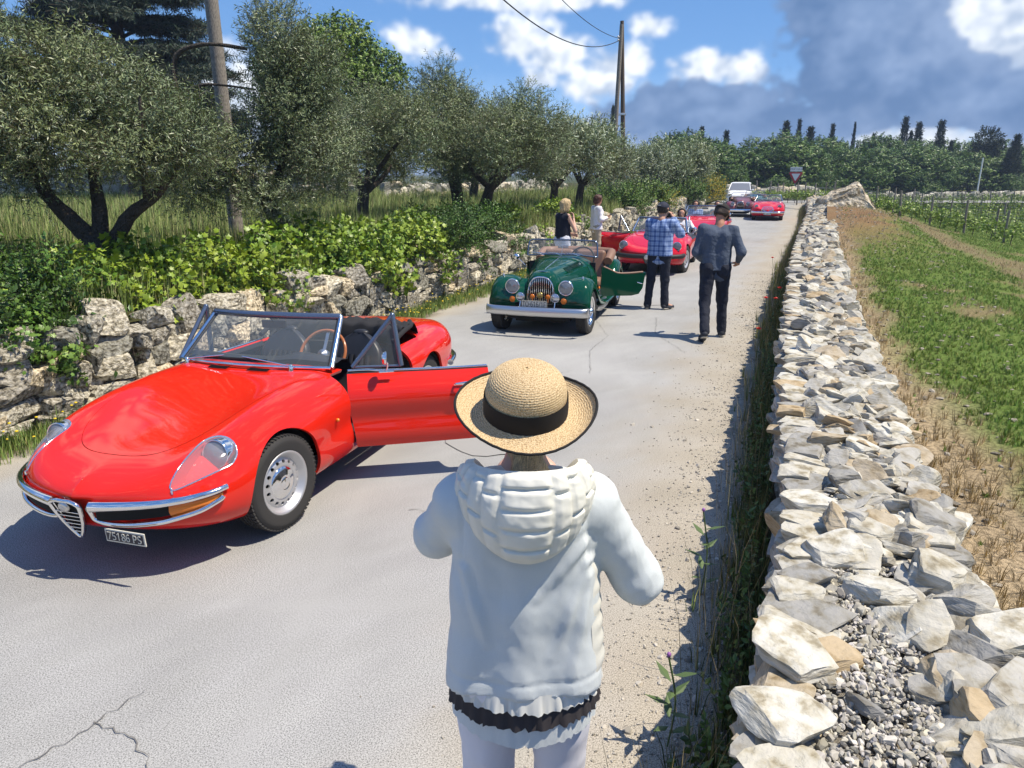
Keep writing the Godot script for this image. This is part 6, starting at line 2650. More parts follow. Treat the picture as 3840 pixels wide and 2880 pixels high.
	# head wear
	if S.has("cap"):
		var cx := Basis(hx, hup, -look) * Basis(Vector3.RIGHT, -0.1)
		var cc := hd + hup * 0.045 - look * 0.012
		b = B.new()
		var prof := []
		for i in 9:
			var a := PI * 0.5 * i / 8.0
			prof.append(Vector2(cos(a), sin(a)))
		var rows := []
		for q in prof:
			var row := PackedVector3Array()
			for j in 28:
				var t := TAU * j / 28.0
				row.append(cc + cx * Vector3(cos(t) * q.x * 0.098, q.y * 0.098 - 0.015, sin(t) * q.x * 0.115))
			rows.append(row)
		b.grid(rows, false, true)
		b.lathe([Vector2(0.0, 0.09), Vector2(0.008, 0.088), Vector2(0.01, 0.08)], Transform3D(cx, cc), 8)
		var cap := part("cap", b.done(), S.cap, o)
		b = B.new()
		rows = []
		for i in 5:
			var row := PackedVector3Array()
			for j in 13:
				var t := lerpf(-1.15, 1.15, j / 12.0)
				var e := i / 4.0
				row.append(cc + cx * Vector3(sin(t) * 0.097, -0.012 - 0.022 * e * e * (0.4 + 0.6 * cos(t)) - 0.01 * sin(t) * sin(t), -cos(t) * (0.11 + 0.075 * e * cos(t))))
			rows.append(row)
		b.grid(rows)
		part("brim", b.done(), S.cap, cap)
		b = B.new()
		b.box(cc + cx * Vector3(0, 0.008, 0.115), Vector3(0.06, 0.012, 0.006), cx, 0.003)
		part("strap", b.done(), M.shoe_sole, cap)
		# short hair under the cap
		b = B.new()
		nets(b, [[hd + hup * 0.03 - look * 0.03, hd + hup * -0.02 - look * 0.035, 0.089, 0.076], [hd + hx * 0.05 - look * 0.02 + hup * -0.0, hd - hx * 0.05 - look * 0.02, 0.05, 0.05]], 0.01, 0.02, [[-hup, -(hup.dot(hd + hup * -0.055))]])
		part("hair", b.done(), S.hair, o)
	else:
		b = B.new()
		var hl: float = S.get("hair_length", 0.1)
		var list := [[hd + hup * 0.045 - look * 0.02, hd + hup * 0.05 + look * 0.01, 0.1, 0.094], [hd + hup * 0.02 - look * 0.05, hd + hup * (0.02 - hl) - look * 0.05, 0.09, 0.075]]
		for s in [-1.0, 1.0]:
			list.append([hd + hx * 0.06 * s + hup * 0.04, hd + hx * 0.075 * s + hup * (0.02 - hl) - look * 0.01, 0.055, 0.042])
		nets(b, list, 0.01, 0.03, [[look, look.dot(hd) + 0.05]], 0.007, 26.0, Vector3(1, 0.3, 1))
		part("hair", b.done(), S.hair, o)
	return o

func build_people():
	# the man in the dark sweater, walking away up the road, reading something held at his right side
	var p := person("man in slate blue sweater and dark jeans walking away, head bowed, nearest of the men", Vector3(2.76, 0, -10.1), -0.12,
		{"hipL": Vector3(-0.095, 0.93, 0.02), "knL": Vector3(-0.12, 0.5, 0.1), "anL": Vector3(-0.13, 0.16, 0.36), "toL": Vector3(-0.15, 0.03, 0.2), "hipR": Vector3(0.095, 0.93, 0.0), "knR": Vector3(0.13, 0.5, -0.1), "anR": Vector3(0.15, 0.09, -0.08), "toR": Vector3(0.19, 0.035, -0.26),
		"chest": Vector3(0, 1.31, -0.0), "neck": Vector3(0.02, 1.47, -0.03), "head": Vector3(0.045, 1.61, -0.1), "look": Vector3(0.5, -0.62, -0.8), "shL": Vector3(-0.185, 1.42, 0.0), "shR": Vector3(0.185, 1.42, 0.0),
		"elL": Vector3(-0.26, 1.13, 0.03), "wrL": Vector3(-0.15, 1.0, -0.2), "elR": Vector3(0.3, 1.14, 0.06), "wrR": Vector3(0.3, 1.0, -0.12), "palmR": Vector3(-0.3, 1, -0.2), "palmL": Vector3(0, 1, 0), "curl": 0.5},
		{"shirt": M.slate_knit, "trousers": M.navy_jeans, "cap": M.black_cap, "hair": M.hair_brown, "skin": M.tanned_skin, "loose": 0.009, "hem": 0.9, "fold": 0.004, "cell": 0.012})
	p.scale = Vector3.ONE * 1.045
	var ph := part("phone", slab_mesh(Vector3(0.16, 0.009, 0.08)), M.phone, self)
	ph.position = p.transform * Vector3(0.2, 0.975, -0.19)
	ph.rotation = Vector3(0.15, -0.3, 0)
	tag(ph, "dark phone held flat in the hand of the man in the slate sweater", "phone")
	# the man in the checked shirt, photographing to the right
	p = person("man in blue checked shirt and navy cap raising a camera to his face", Vector3(2.44, 0, -12.36), -0.45,
		{"knL": Vector3(-0.13, 0.5, -0.0), "anL": Vector3(-0.15, 0.09, 0.05), "toL": Vector3(-0.19, 0.035, -0.13), "knR": Vector3(0.1, 0.5, -0.03), "anR": Vector3(0.12, 0.09, -0.02), "toR": Vector3(0.22, 0.035, -0.17), "head": Vector3(0.01, 1.63, -0.045), "look": Vector3(0.35, -0.1, -1),
		"elR": Vector3(0.28, 1.24, -0.2), "wrR": Vector3(0.13, 1.5, -0.25), "elL": Vector3(-0.25, 1.2, -0.16), "wrL": Vector3(-0.01, 1.46, -0.28), "palmR": Vector3(-1, 0, -0.3), "palmL": Vector3(1, 0, -0.3), "curl": 1.1},
		{"shirt": checked(), "trousers": M.navy_jeans, "cap": M.navy_cap, "hair": M.hair_brown, "skin": M.skin, "loose": 0.024, "hem": 0.9, "fold": 0.008, "cuff": 0.066, "cell": 0.012})
	p.scale = Vector3.ONE * 1.0
	var cam := thing("camera", "small black camera held up by the man in the checked shirt", "camera", p.transform * Vector3(0.06, 1.535, -0.27), -0.6)
	var b := B.new()
	b.box(Vector3.ZERO, Vector3(0.115, 0.07, 0.045), Basis(), 0.012)
	part("case", b.done(), M.phone, cam)
	b = B.new()
	b.lathe([Vector2(0.0, 0.07), Vector2(0.026, 0.07), Vector2(0.03, 0.02)], Transform3D(Basis(Vector3.RIGHT, -PI / 2), Vector3.ZERO), 16)
	part("lens", b.done(), M.black, cam)
	# the blonde woman behind the roadster
	p = person("blonde woman in sleeveless navy top and white trousers, hand at her chin", Vector3(1.02, 0, -15.1), -0.95,
		{"head": Vector3(0.02, 1.585, -0.04), "neck": Vector3(0, 1.44, 0.0), "look": Vector3(-0.15, -0.25, -1), "shL": Vector3(-0.16, 1.39, 0.01), "shR": Vector3(0.16, 1.39, 0.01), "elR": Vector3(0.24, 1.1, -0.12), "wrR": Vector3(0.08, 1.33, -0.2), "elL": Vector3(-0.21, 1.1, -0.02), "wrL": Vector3(0.03, 1.03, -0.2), "palmR": Vector3(-0.4, 0.2, 1), "palmL": Vector3(0, 0, 1), "curl": 0.5},
		{"shirt": M.navy_knit, "trousers": M.white_denim, "hair": M.hair_blond, "skin": M.fair_skin, "sleeves": "none", "slim": 0.92, "hem": 0.94, "bust": 1, "hair_length": 0.1, "loose": 0.012})
	b = B.new()
	var hdp := Vector3(0.02, 1.615, -0.045)
	var ring := PackedVector3Array()
	for k in 24:
		var a := TAU * k / 24.0
		ring.append(hdp + Vector3(cos(a) * 0.098, 0.012 - 0.02 * sin(a), sin(a) * 0.108))
	b.tube(ring, 0.012, 6, false, true)
	part("sunglasses", b.done(), M.phone, p)
	# the woman in white beside the open door
	p = person("brown haired woman in loose white top standing behind the open red car door", Vector3(2.13, 0, -19.1), -1.25,
		{"head": Vector3(0, 1.59, -0.03), "neck": Vector3(0, 1.44, 0.0), "look": Vector3(0.1, -0.35, -1), "shL": Vector3(-0.16, 1.39, 0.01), "shR": Vector3(0.16, 1.39, 0.01), "elR": Vector3(0.22, 1.12, -0.03), "wrR": Vector3(0.1, 1.15, -0.25), "elL": Vector3(-0.22, 1.12, -0.03), "wrL": Vector3(-0.08, 1.16, -0.27), "palmR": Vector3(-0.3, 1, 0), "palmL": Vector3(0.3, 1, 0), "curl": 0.7},
		{"shirt": M.white_shirt, "trousers": M.beige_cloth, "hair": M.hair_auburn, "skin": M.skin, "slim": 0.92, "hem": 0.86, "bust": 1, "hair_length": 0.07, "loose": 0.02, "fold": 0.007})
	p.scale = Vector3.ONE * 0.98
	ph = part("phone", slab_mesh(Vector3(0.075, 0.009, 0.15)), M.phone, self)
	ph.position = p.transform * Vector3(0.02, 1.2, -0.36)
	ph.rotation = Vector3(0.5, -1.25, 0)
	tag(ph, "dark phone held in both hands of the woman in the white top", "phone")
	# the driver with an arm over the door
	p = person("seated driver in white sleeves, one arm resting on the red door beside the checked shirt", Vector3(4.3, -0.42, -19.2), PI - 0.34,
		{"hipL": Vector3(-0.09, 0.87, 0.1), "hipR": Vector3(0.09, 0.87, 0.1), "knL": Vector3(-0.1, 0.92, -0.34), "knR": Vector3(0.1, 0.92, -0.34), "anL": Vector3(-0.1, 0.8, -0.75), "anR": Vector3(0.1, 0.8, -0.75), "toL": Vector3(-0.1, 0.87, -0.85), "toR": Vector3(0.1, 0.87, -0.85),
		"elL": Vector3(-0.36, 1.2, -0.06), "wrL": Vector3(-0.44, 1.25, -0.32), "elR": Vector3(0.22, 1.15, -0.08), "wrR": Vector3(0.15, 1.2, -0.35), "curl": 0.5},
		{"shirt": M.white_shirt, "trousers": M.navy_jeans, "hair": M.hair_brown, "skin": M.skin, "hem": 0.85, "cell": 0.018, "hair_length": 0.05})
	# two people in the second red car
	for q in [[-0.36, "driver with grey hair seated in the second red convertible", M.hair_grey, M.beige_cloth], [0.36, "passenger in blue seated in the second red convertible", M.hair_brown, checked()]]:
		var car := Transform3D(Basis(Vector3.UP, PI - 0.36), Vector3(6.05, 0, -24.3))
		person(q[1], car * Vector3(q[0], -0.45, 1.5), PI - 0.36,
			{"hipL": Vector3(-0.09, 0.87, 0.1), "hipR": Vector3(0.09, 0.87, 0.1), "knL": Vector3(-0.1, 0.92, -0.3), "knR": Vector3(0.1, 0.92, -0.3), "anL": Vector3(-0.1, 0.8, -0.6), "anR": Vector3(0.1, 0.8, -0.6), "toL": Vector3(-0.1, 0.87, -0.7), "toR": Vector3(0.1, 0.87, -0.7),
			"elL": Vector3(-0.22, 1.15, -0.08), "wrL": Vector3(-0.13, 1.2, -0.3), "elR": Vector3(0.22, 1.15, -0.08), "wrR": Vector3(0.13, 1.2, -0.3)},
			{"shirt": q[3], "trousers": M.navy_jeans, "hair": q[2], "skin": M.skin, "hem": 0.85, "cell": 0.022, "hair_length": 0.04})
	photographer()

func slab_mesh(size: Vector3) -> ArrayMesh:
	var b := B.new()
	b.box(Vector3.ZERO, size, Basis(), 0.004)
	return b.done()

func checked() -> Material:
	if M.has("checked"):
		return M.checked
	# printed check: bands of two blues on white, crossed
	var N := 128
	var img := Image.create_empty(N, N, false, Image.FORMAT_RGB8)
	var band := func(t: int) -> float:
		var k := t % 64
		if k < 26: return 1.0
		if k >= 44 and k < 48: return 0.7
		return 0.0
	for y in N:
		for x in N:
			var a: float = band.call(x) * 0.5 + band.call(y) * 0.5
			var c := Color(0.62, 0.7, 0.84).lerp(Color(0.24, 0.34, 0.56), clampf(a * 1.05, 0, 1))
			img.set_pixel(x, y, c * (0.96 if (x + y) % 2 == 0 else 1.04))
	var m := mat("checked", Color.WHITE, 0.9)
	m.albedo_texture = ImageTexture.create_from_image(img)
	m.uv1_triplanar = true
	m.uv1_scale = Vector3(6.5, 6.5, 6.5)
	return m

func photographer():
	# the woman in the straw hat, seen from behind and above
	var o := thing("person", "woman seen from behind in wide straw hat, white hooded jacket and white jeans", "person", Vector3(0.035, 0, -1.80), 0.0)
	var hd := Vector3(0.0, 1.585, -0.03)
	var b := B.new()
	nets(b, [[Vector3(0, 1.44, 0.0), Vector3(0, 1.53, -0.01), 0.05, 0.05], [Vector3(0, 1.60, -0.02), Vector3(0, 1.60, -0.06), 0.08, 0.076], [Vector3(0, 1.54, -0.07), Vector3(0, 1.52, -0.09), 0.055, 0.042], [Vector3(0, 1.585, -0.13), Vector3(0, 1.56, -0.15), 0.011, 0.016],
		[Vector3(0, 1.42, 0), Vector3(0, 1.0, 0), 0.08, 0.1], [Vector3(0, 1.38, 0), Vector3(-0.16, 1.37, 0), 0.05, 0.05], [Vector3(0, 1.38, 0), Vector3(0.16, 1.37, 0), 0.05, 0.05], [Vector3(-0.16, 1.37, 0), Vector3(-0.25, 1.22, -0.14), 0.045, 0.038], [Vector3(0.16, 1.37, 0), Vector3(0.32, 1.12, -0.06), 0.045, 0.038],
		[Vector3(-0.25, 1.22, -0.14), Vector3(-0.06, 1.33, -0.3), 0.036, 0.026], [Vector3(0.32, 1.12, -0.06), Vector3(0.08, 1.32, -0.3), 0.036, 0.026],
		[Vector3(-0.09, 0.95, 0), Vector3(-0.1, 0.5, -0.01), 0.08, 0.05], [Vector3(0.09, 0.95, 0), Vector3(0.1, 0.5, -0.01), 0.08, 0.05], [Vector3(-0.1, 0.5, -0.01), Vector3(-0.1, 0.09, 0.02), 0.05, 0.035], [Vector3(0.1, 0.5, -0.01), Vector3(0.1, 0.09, 0.02), 0.05, 0.035]], 0.014, 0.025)
	for s in [-1.0, 1.0]:
		nets(b, placed_bones(hand_bones(1.0), arm_frame(Vector3(-0.05 if s < 0 else 0.07, 1.34, -0.31), Vector3(-0.25 if s < 0 else 0.32, 1.2, -0.1), Vector3(-s, 0, -0.4)), s < 0), 0.005, 0.006)
	part("body", b.done(), M.fair_skin, o)
	var cam := thing("camera", "small dark camera held in front of the woman in the straw hat", "camera", Vector3(0.045, 1.4, -2.16), 0.0)
	b = B.new()
	b.box(Vector3.ZERO, Vector3(0.105, 0.065, 0.03), Basis(), 0.01)
	part("case", b.done(), M.phone, cam)
	b = B.new()
	b.lathe([Vector2(0.0, 0.05), Vector2(0.02, 0.05), Vector2(0.024, 0.01)], Transform3D(Basis(Vector3.RIGHT, -PI / 2), Vector3(0, 0, 0)), 16)
	part("lens", b.done(), M.black, cam)
	# ponytail
	b = B.new()
	nets(b, [[Vector3(0.0, 1.56, -0.01), Vector3(0, 1.54, 0.02), 0.062, 0.055], [Vector3(0.0, 1.54, 0.06), Vector3(0.01, 1.47, 0.085), 0.036, 0.045], [Vector3(0.01, 1.47, 0.085), Vector3(0.015, 1.41, 0.09), 0.045, 0.03]], 0.008, 0.025, [], 0.004, 34.0, Vector3(1, 0.2, 1))
	part("hair", b.done(), M.hair_blond, o)
	# jacket: body and sleeves
	var jk := []
	for s in [-1.0, 1.0]:
		jk.append([Vector3(s * 0.082, 1.33, 0.02), Vector3(s * 0.085, 1.1, 0.01), 0.113, 0.112])
		jk.append([Vector3(s * 0.085, 1.1, 0.01), Vector3(s * 0.097, 0.84, 0.02), 0.112, 0.122])
		jk.append([Vector3(s * 0.04, 1.40, 0.02), Vector3(s * 0.165, 1.37, 0.01), 0.075, 0.072])
	jk.append([Vector3(0, 1.34, 0.045), Vector3(0, 1.1, 0.03), 0.1, 0.105])
	jk.append([Vector3(0, 1.1, 0.03), Vector3(0, 0.84, 0.035), 0.105, 0.121])
	jk.append([Vector3(-0.165, 1.37, 0.01), Vector3(-0.25, 1.21, -0.12), 0.07, 0.062])
	jk.append([Vector3(-0.25, 1.21, -0.12), Vector3(-0.07, 1.31, -0.27), 0.06, 0.045])
	jk.append([Vector3(0.17, 1.37, 0.01), Vector3(0.315, 1.12, -0.03), 0.07, 0.064])
	jk.append([Vector3(0.315, 1.12, -0.03), Vector3(0.1, 1.3, -0.27), 0.062, 0.045])
	b = B.new()
	nets(b, jk, 0.0078, 0.035, [[Vector3(0, -1, 0.28).normalized(), Vector3(0, -1, 0.28).normalized().dot(Vector3(0, 0.862, 0.14))], [Vector3(0, 1, 0.1), 1.475]], 0.0012, 5.0, Vector3(1.6, 0.6, 1.0))
	for i in b.v.size():
		# drapes: long soft folds from the arms to the hem, creases at the elbow
		var p := b.v[i]
		var k := smoothstep(1.3, 0.9, p.y)
		var w := 0.004 * k * sin(p.x * 38.0 + 2.2 * nz.get_noise_2d(p.x * 3.0, p.y * 2.0) + p.y * 2.0)
		w += 0.0032 * nz.get_noise_2d(p.x * 7 + p.y * 5.0, p.y * 3.0 - p.x * 4.0)
		if absf(p.x) > 0.2:
			w += 0.0015 * sin((p.y * 1.0 - absf(p.x) * 0.7) * 62.0 + nz.get_noise_3dv(p * 8.0) * 3.0) * smoothstep(0.2, 0.27, absf(p.x))
		# pulled creases from the right armhole and round both elbows
		if p.z > 0.0:
			for cr in [[0.165, 1.24, 0.07, 0.98], [0.17, 1.2, 0.125, 0.93], [0.15, 1.3, 0.03, 1.16], [-0.16, 1.22, -0.1, 1.02]]:
				var a2 := Vector2(cr[0], cr[1])
				var e2 := Vector2(cr[2], cr[3])
				var t2 := clampf((Vector2(p.x, p.y) - a2).dot(e2 - a2) / (e2 - a2).length_squared(), 0, 1)
				var dd := (Vector2(p.x, p.y) - a2.lerp(e2, t2)).length()
				w += (0.007 * exp(-pow(dd / 0.013, 2.0)) - 0.004 * exp(-pow((dd - 0.024) / 0.012, 2.0))) * (1.0 - t2 * 0.7)
		# sewn seams: armholes, a yoke across the back, the middle of the sleeves
		if p.y > 1.2:
			w -= 0.0035 * exp(-pow((absf(p.x) - 0.158 - 0.06 * maxf(0.0, 1.36 - p.y)) / 0.007, 2.0))
		w -= 0.003 * exp(-pow((p.y - 0.905) / 0.006, 2.0)) * smoothstep(0.2, 0.1, absf(p.x) - 0.1)
		b.v[i] += b.n[i] * w
	smooth_normals(b)
	var jacket := part("jacket", b.done(), M.white_jersey, o)
	# the side panel of quilted nylon
	for s in [1.0]:
		b = B.new()
		var rows := []
		for i in 27:
			var t := i / 26.0
			var y := lerpf(1.22, 0.9, t)
			var row := PackedVector3Array()
			for j in 11:
				var a := lerpf(0.75, -0.6, j / 10.0)
				var puffy := 0.007 * absf(sin(t * PI * 6.0)) * sin(PI * j / 10.0)
				var rr := lerpf(0.106, 0.122, t) + puffy
				row.append(Vector3(s * (lerpf(0.085, 0.097, t) + cos(a) * rr), y, 0.012 + sin(a) * rr * 1.0))
			rows.append(row)
		b.grid(rows)
		part("quilted_side", b.done(), M.white_nylon, jacket)
	# hood, hanging open on the back, quilted in channels
	b = B.new()
	var rows2 := []
	var NU := 72
	var NV := 44
	for i in NV + 1:
		var v := float(i) / NV
		var row := PackedVector3Array()
		for j in NU + 1:
			var u := lerpf(-1.0, 1.0, float(j) / NU)
			var a := u * 1.75
			var rim := Vector3(sin(a) * 0.122, 1.495 + 0.02 * cos(a) + 0.006 * u * u, 0.05 + cos(a) * 0.1)
			var low := Vector3(sin(a) * 0.14 * (1.0 - 0.1 * cos(a)), 1.43 - 0.155 * pow(maxf(0.0, cos(a * 0.62)), 1.5), 0.035 + cos(a) * 0.128)
			var p := rim.lerp(low, v)
			var bul := sin(PI * clampf(v, 0, 1)) * 0.03 + 0.01
			var out := Vector3(sin(a), 0.25, cos(a)).normalized()
			var q := 0.0
			if absf(u) < 0.24:
				q = absf(fposmod(v * 4.6 + 0.15, 1.0) - 0.5) * 2.0
				q = minf((1.0 - q) * 3.0, minf(absf(u - 0.24), absf(u + 0.24)) * 16.0)
			else:
				q = absf(fposmod((absf(u) - 0.24) / 0.17, 1.0) - 0.5) * 2.0
				q = minf((1.0 - q) * 3.0, (1.0 - absf(fposmod(v * 2.3 + 0.4 + 0.3 * floorf((absf(u) - 0.24) / 0.17), 1.0) - 0.5) * 2.0) * 5.0)
			q = sin(clampf(q, 0, 1) * PI * 0.5)
			p += out * (bul + 0.0115 * q * smoothstep(0.0, 0.08, v) * smoothstep(1.0, 0.93, v) + 0.003 * nz.get_noise_2d(u * 5.0, v * 5.0))
			row.append(p)
		rows2.append(row)
	# lining: from the rim down inside
	var inner := []
	for k in 6:
		var t := k / 5.0
		var row := PackedVector3Array()
		for j in NU + 1:
			var p: Vector3 = rows2[0][j]
			var c := Vector3(0, 1.40, 0.02)
			row.append(p.lerp(Vector3(lerpf(p.x, c.x, 0.42), 1.415, lerpf(p.z, c.z, 0.42)), t) + Vector3(0, 0.012 * sin(PI * t) * 1.0, 0))
		inner.append(row)
	inner.reverse()
	inner.append_array(rows2)
	b.grid(inner)
	part("hood", b.done(), M.white_nylon, jacket)
	# layers below the hem: white frill, dark lace, the shirt tail
	for q in [["frill", 0.895, 0.845, -0.008, M.ruffle_white, 40.0, 0.010], ["lace_hem", 0.857, 0.79, -0.011, M.dark_lace, 31.0, 0.008], ["shirt_tail", 0.89, 0.76, -0.018, M.white_jersey, 5.0, 0.002]]:
		b = B.new()
		var rows := []
		for i in 8:
			var t := i / 7.0
			var row := PackedVector3Array()
			for j in 160:
				var a := TAU * j / 160.0
				var back := maxf(0.0, sin(a))
				var y: float = lerpf(q[1], q[2], t) - 0.022 * back - 0.02 * cos(a) * 0.0
				if q[0] == "shirt_tail":
					y -= 0.03 * back * t
				var rip: float = q[6] * t * sin(a * q[5] + 4.0 * nz.get_noise_1d(a * 4.0 + q[5])) * (0.6 + nz.get_noise_1d(a * 6.0)) + 0.008 * t
				y += 0.012 * t * nz.get_noise_1d(a * 9.0 + 3.0)
				row.append(Vector3(cos(a) * (0.216 + q[3] + rip), y, 0.015 + sin(a) * (0.140 + q[3] + rip)))
			rows.append(row)
		b.grid(rows, false, true)
		part(q[0], b.done(), q[4], o)
	# jeans
	b = B.new()
	var jn := []
	for s in [-1.0, 1.0]:
		jn.append([Vector3(s * 0.075, 1.0, 0.0), Vector3(s * 0.095, 0.87, 0.0), 0.105, 0.112])
		jn.append([Vector3(s * 0.085, 0.86, 0.045), Vector3(s * 0.085, 0.80, 0.04), 0.088, 0.085])
		jn.append([Vector3(s * 0.1, 0.87, 0.0), Vector3(s * 0.105, 0.48, -0.01), 0.107, 0.07])
		jn.append([Vector3(s * 0.105, 0.48, -0.01), Vector3(s * 0.105, 0.1, 0.02), 0.068, 0.055])
	nets(b, jn, 0.011, 0.03, [], 0.003, 8.0)
	part("jeans", b.done(), M.white_denim, o)
	for s in [-1.0, 1.0]:
		b = B.new()
		nets(b, [[Vector3(s * 0.105, 0.05, 0.04), Vector3(s * 0.12, 0.045, -0.08), 0.042, 0.042], [Vector3(s * 0.12, 0.04, -0.08), Vector3(s * 0.125, 0.036, -0.15), 0.042, 0.033]], 0.012, 0.03)
		part("shoe", b.done(), M.shoe_sole, o)
	straw_hat(o, Transform3D(Basis(Vector3(0, 0, 1), -0.02) * Basis(Vector3.RIGHT, 0.3) * Basis.from_scale(Vector3.ONE * 1.04), Vector3(0.0, 1.615, -0.015)))

func smooth_normals(b: B):
	var acc := PackedVector3Array()
	acc.resize(b.v.size())
	for j in range(0, b.ix.size(), 3):
		var nn := (b.v[b.ix[j + 1]] - b.v[b.ix[j]]).cross(b.v[b.ix[j + 2]] - b.v[b.ix[j]])
		if nn.dot(b.n[b.ix[j]]) < 0:
			nn = -nn
		for k in 3:
			acc[b.ix[j + k]] += nn
	for j in acc.size():
		b.n[j] = acc[j].normalized() if acc[j].length_squared() > 0 else b.n[j]

func straw_hat(o: Node3D, xf: Transform3D):
	var hat := Node3D.new()
	hat.name = "straw_hat"
	o.add_child(hat, true)
	hat.transform = xf
	# crown and brim follow one profile; braid ridges run round it
	var prof := []
	for i in 40:
		var a := PI * 0.5 * i / 39.0
		prof.append(Vector2(pow(sin(a), 0.86) * 0.101, 0.03 + pow(cos(a), 0.62) * 0.092))
	for i in 10:
		prof.append(Vector2(0.101 + 0.003 * i / 9.0, 0.03 - 0.03 * i / 9.0))
	for i in 36:
		var t := (i + 1) / 36.0
		prof.append(Vector2(0.104 + 0.074 * t, -0.016 * sin(t * PI * 0.5) + 0.03 * pow(t, 2.6)))
	var fine := []
	var run := 0.0
	for i in prof.size() - 1:
		var a: Vector2 = prof[i]
		var e: Vector2 = prof[i + 1]
		var n := Vector2(-(e - a).y, (e - a).x).normalized()
		for k in 3:
			var p := a.lerp(e, k / 3.0)
			var s := run + a.distance_to(e) * k / 3.0
			fine.append([p + n * 0.0011 * absf(sin(PI * s / 0.0058)), s])
		run += a.distance_to(e)
	var rows := []
	for q in fine:
		var row := PackedVector3Array()
		for j in 96:
			var a := TAU * j / 96.0
			var r: float = q[0].x
			var lift := 0.0
			if r > 0.11:
				var t := (r - 0.11) / 0.068
				lift = t * t * (0.012 * cos(2.0 * a) + 0.004 * sin(3.0 * a + 1.0))
			row.append(Vector3(cos(a) * r * 0.985, q[0].y + lift + 0.0006 * sin(j * 2.4 + q[1] * 900.0), sin(a) * r * 1.0))
		rows.append(row)
	var b := B.new()
	b.grid(rows, false, true)
	part("crown_and_brim", b.done(), M.straw, hat)
	b = B.new()
	var edge := PackedVector3Array()
	for p in rows[rows.size() - 1]:
		edge.append(p)
	b.tube(edge, 0.0034, 6, false, true)
	part("edge_binding", b.done(), M.ribbon, hat)
	b = B.new()
	rows = []
	for i in 6:
		var t := i / 5.0
		var row := PackedVector3Array()
		for j in 64:
			var a := TAU * j / 64.0
			var r := lerpf(0.1065, 0.1045, t) + 0.0012 * sin(PI * t)
			row.append(Vector3(cos(a) * r * 0.985, lerpf(-0.002, 0.05, t), sin(a) * r))
		rows.append(row)
	b.grid(rows, false, true)
	part("ribbon", b.done(), M.ribbon, hat)


# ---------------------------------------------------------------- plants
func leaf(b: B, at: Vector3, dir: Vector3, up: Vector3, l: float, w: float, c: Color):
	# a folded leaf of four faces
	var s := dir.cross(up).normalized() * w * 0.5
	var nn := s.cross(dir).normalized()
	b.col = c
	var mid := at + dir * l * 0.45 - nn * w * 0.12
	var tip := at + dir * l
	var n1 := (nn + s.normalized() * 0.35).normalized()
	var n2 := (nn - s.normalized() * 0.35).normalized()
	var k := b.put(at, n1)
	b.put(mid + s + nn * w * 0.12, n1)
	b.put(tip, n1)
	b.put(mid, n1)
	b.ix.append_array([k, k + 1, k + 3, k + 1, k + 2, k + 3])
	k = b.put(at, n2)
	b.put(mid - s + nn * w * 0.12, n2)
	b.put(tip, n2)
	b.put(mid, n2)
	b.ix.append_array([k, k + 3, k + 1, k + 1, k + 3, k + 2])

func rdir() -> Vector3:
	var z := rng.randf_range(-1, 1)
	var a := rng.randf() * TAU
	var r := sqrt(1.0 - z * z)
	return Vector3(cos(a) * r, z, sin(a) * r)

func sprig(n: int, length: float, l: float, w: float, spread: float, cols: Array, droop := 0.0) -> ArrayMesh:
	# a twig along +y with leaves round it
	var b := B.new()
	b.colored = true
	b.col = Color(0.09, 0.075, 0.05)
	var p := Vector3.ZERO
	var d := Vector3.UP
	var pts := PackedVector3Array([p])
	for i in 5:
		d = (d + rdir() * 0.2 + Vector3(0, -droop, droop)).normalized()
		p += d * length / 5.0
		pts.append(p)
	b.tube(pts, length * 0.007, 3, false)
	for i in n:
		var t := float(i + 1) / n
		var k := int(t * 4.99)
		var at := pts[k].lerp(pts[k + 1], t * 5.0 - k) if k < 5 else pts[5]
		var ax := (pts[mini(k + 1, 5)] - pts[maxi(k - 1, 0)]).normalized()
		var o := rdir()
		o = (o - ax * o.dot(ax)).normalized()
		var dir := (ax * (1.0 - spread) + o * spread).normalized()
		var up := (ax.cross(dir) * rng.randf_range(-0.6, 0.6) + ax + rdir() * 0.4).normalized()
		leaf(b, at, dir, up, l * rng.randf_range(0.65, 1.15), w * rng.randf_range(0.8, 1.15), cols[rng.randi() % cols.size()])
	return b.done()

func lobed_sprig(n: int, length: float, size: float, cols: Array) -> ArrayMesh:
	# broad lobed leaves (vine, oak): five points round the stalk
	var b := B.new()
	b.colored = true
	b.col = Color(0.1, 0.09, 0.04)
	b.tube(PackedVector3Array([Vector3.ZERO, Vector3(0.1, 0.5, 0.05) * length, Vector3(0, 1, 0.15) * length]), length * 0.012, 3, false)
	for i in n:
		var t := (i + 1.0) / n
		var at := Vector3(0.1 * sin(t * PI), t, 0.15 * t * t) * length
		var dir := (rdir() * Vector3(1, 0.5, 1) + Vector3(0, 0.25, 0)).normalized()
		var up := (Vector3.UP + rdir() * 0.55).normalized()
		var side := dir.cross(up).normalized()
		var nn := side.cross(dir).normalized()
		b.col = cols[rng.randi() % cols.size()]
		var s := size * rng.randf_range(0.6, 1.15)
		var c := at + dir * s * 0.45 - nn * s * 0.08
		var ring := []
		for q in [[0.0, 0.0], [0.42, 0.12], [0.3, 0.34], [0.52, 0.6], [0.2, 0.68], [0.0, 1.05], [-0.2, 0.68], [-0.52, 0.6], [-0.3, 0.34], [-0.42, 0.12]]:
			ring.append(at + dir * q[1] * s + side * q[0] * s + nn * rng.randf_range(-0.03, 0.05) * s)
		var k := b.put(c, nn)
		for q in ring:
			b.put(q, (nn + (q - c).normalized() * 0.2).normalized())
		for j in 10:
			b.ix.append_array([k, k + 1 + j, k + 1 + (j + 1) % 10])
	return b.done()

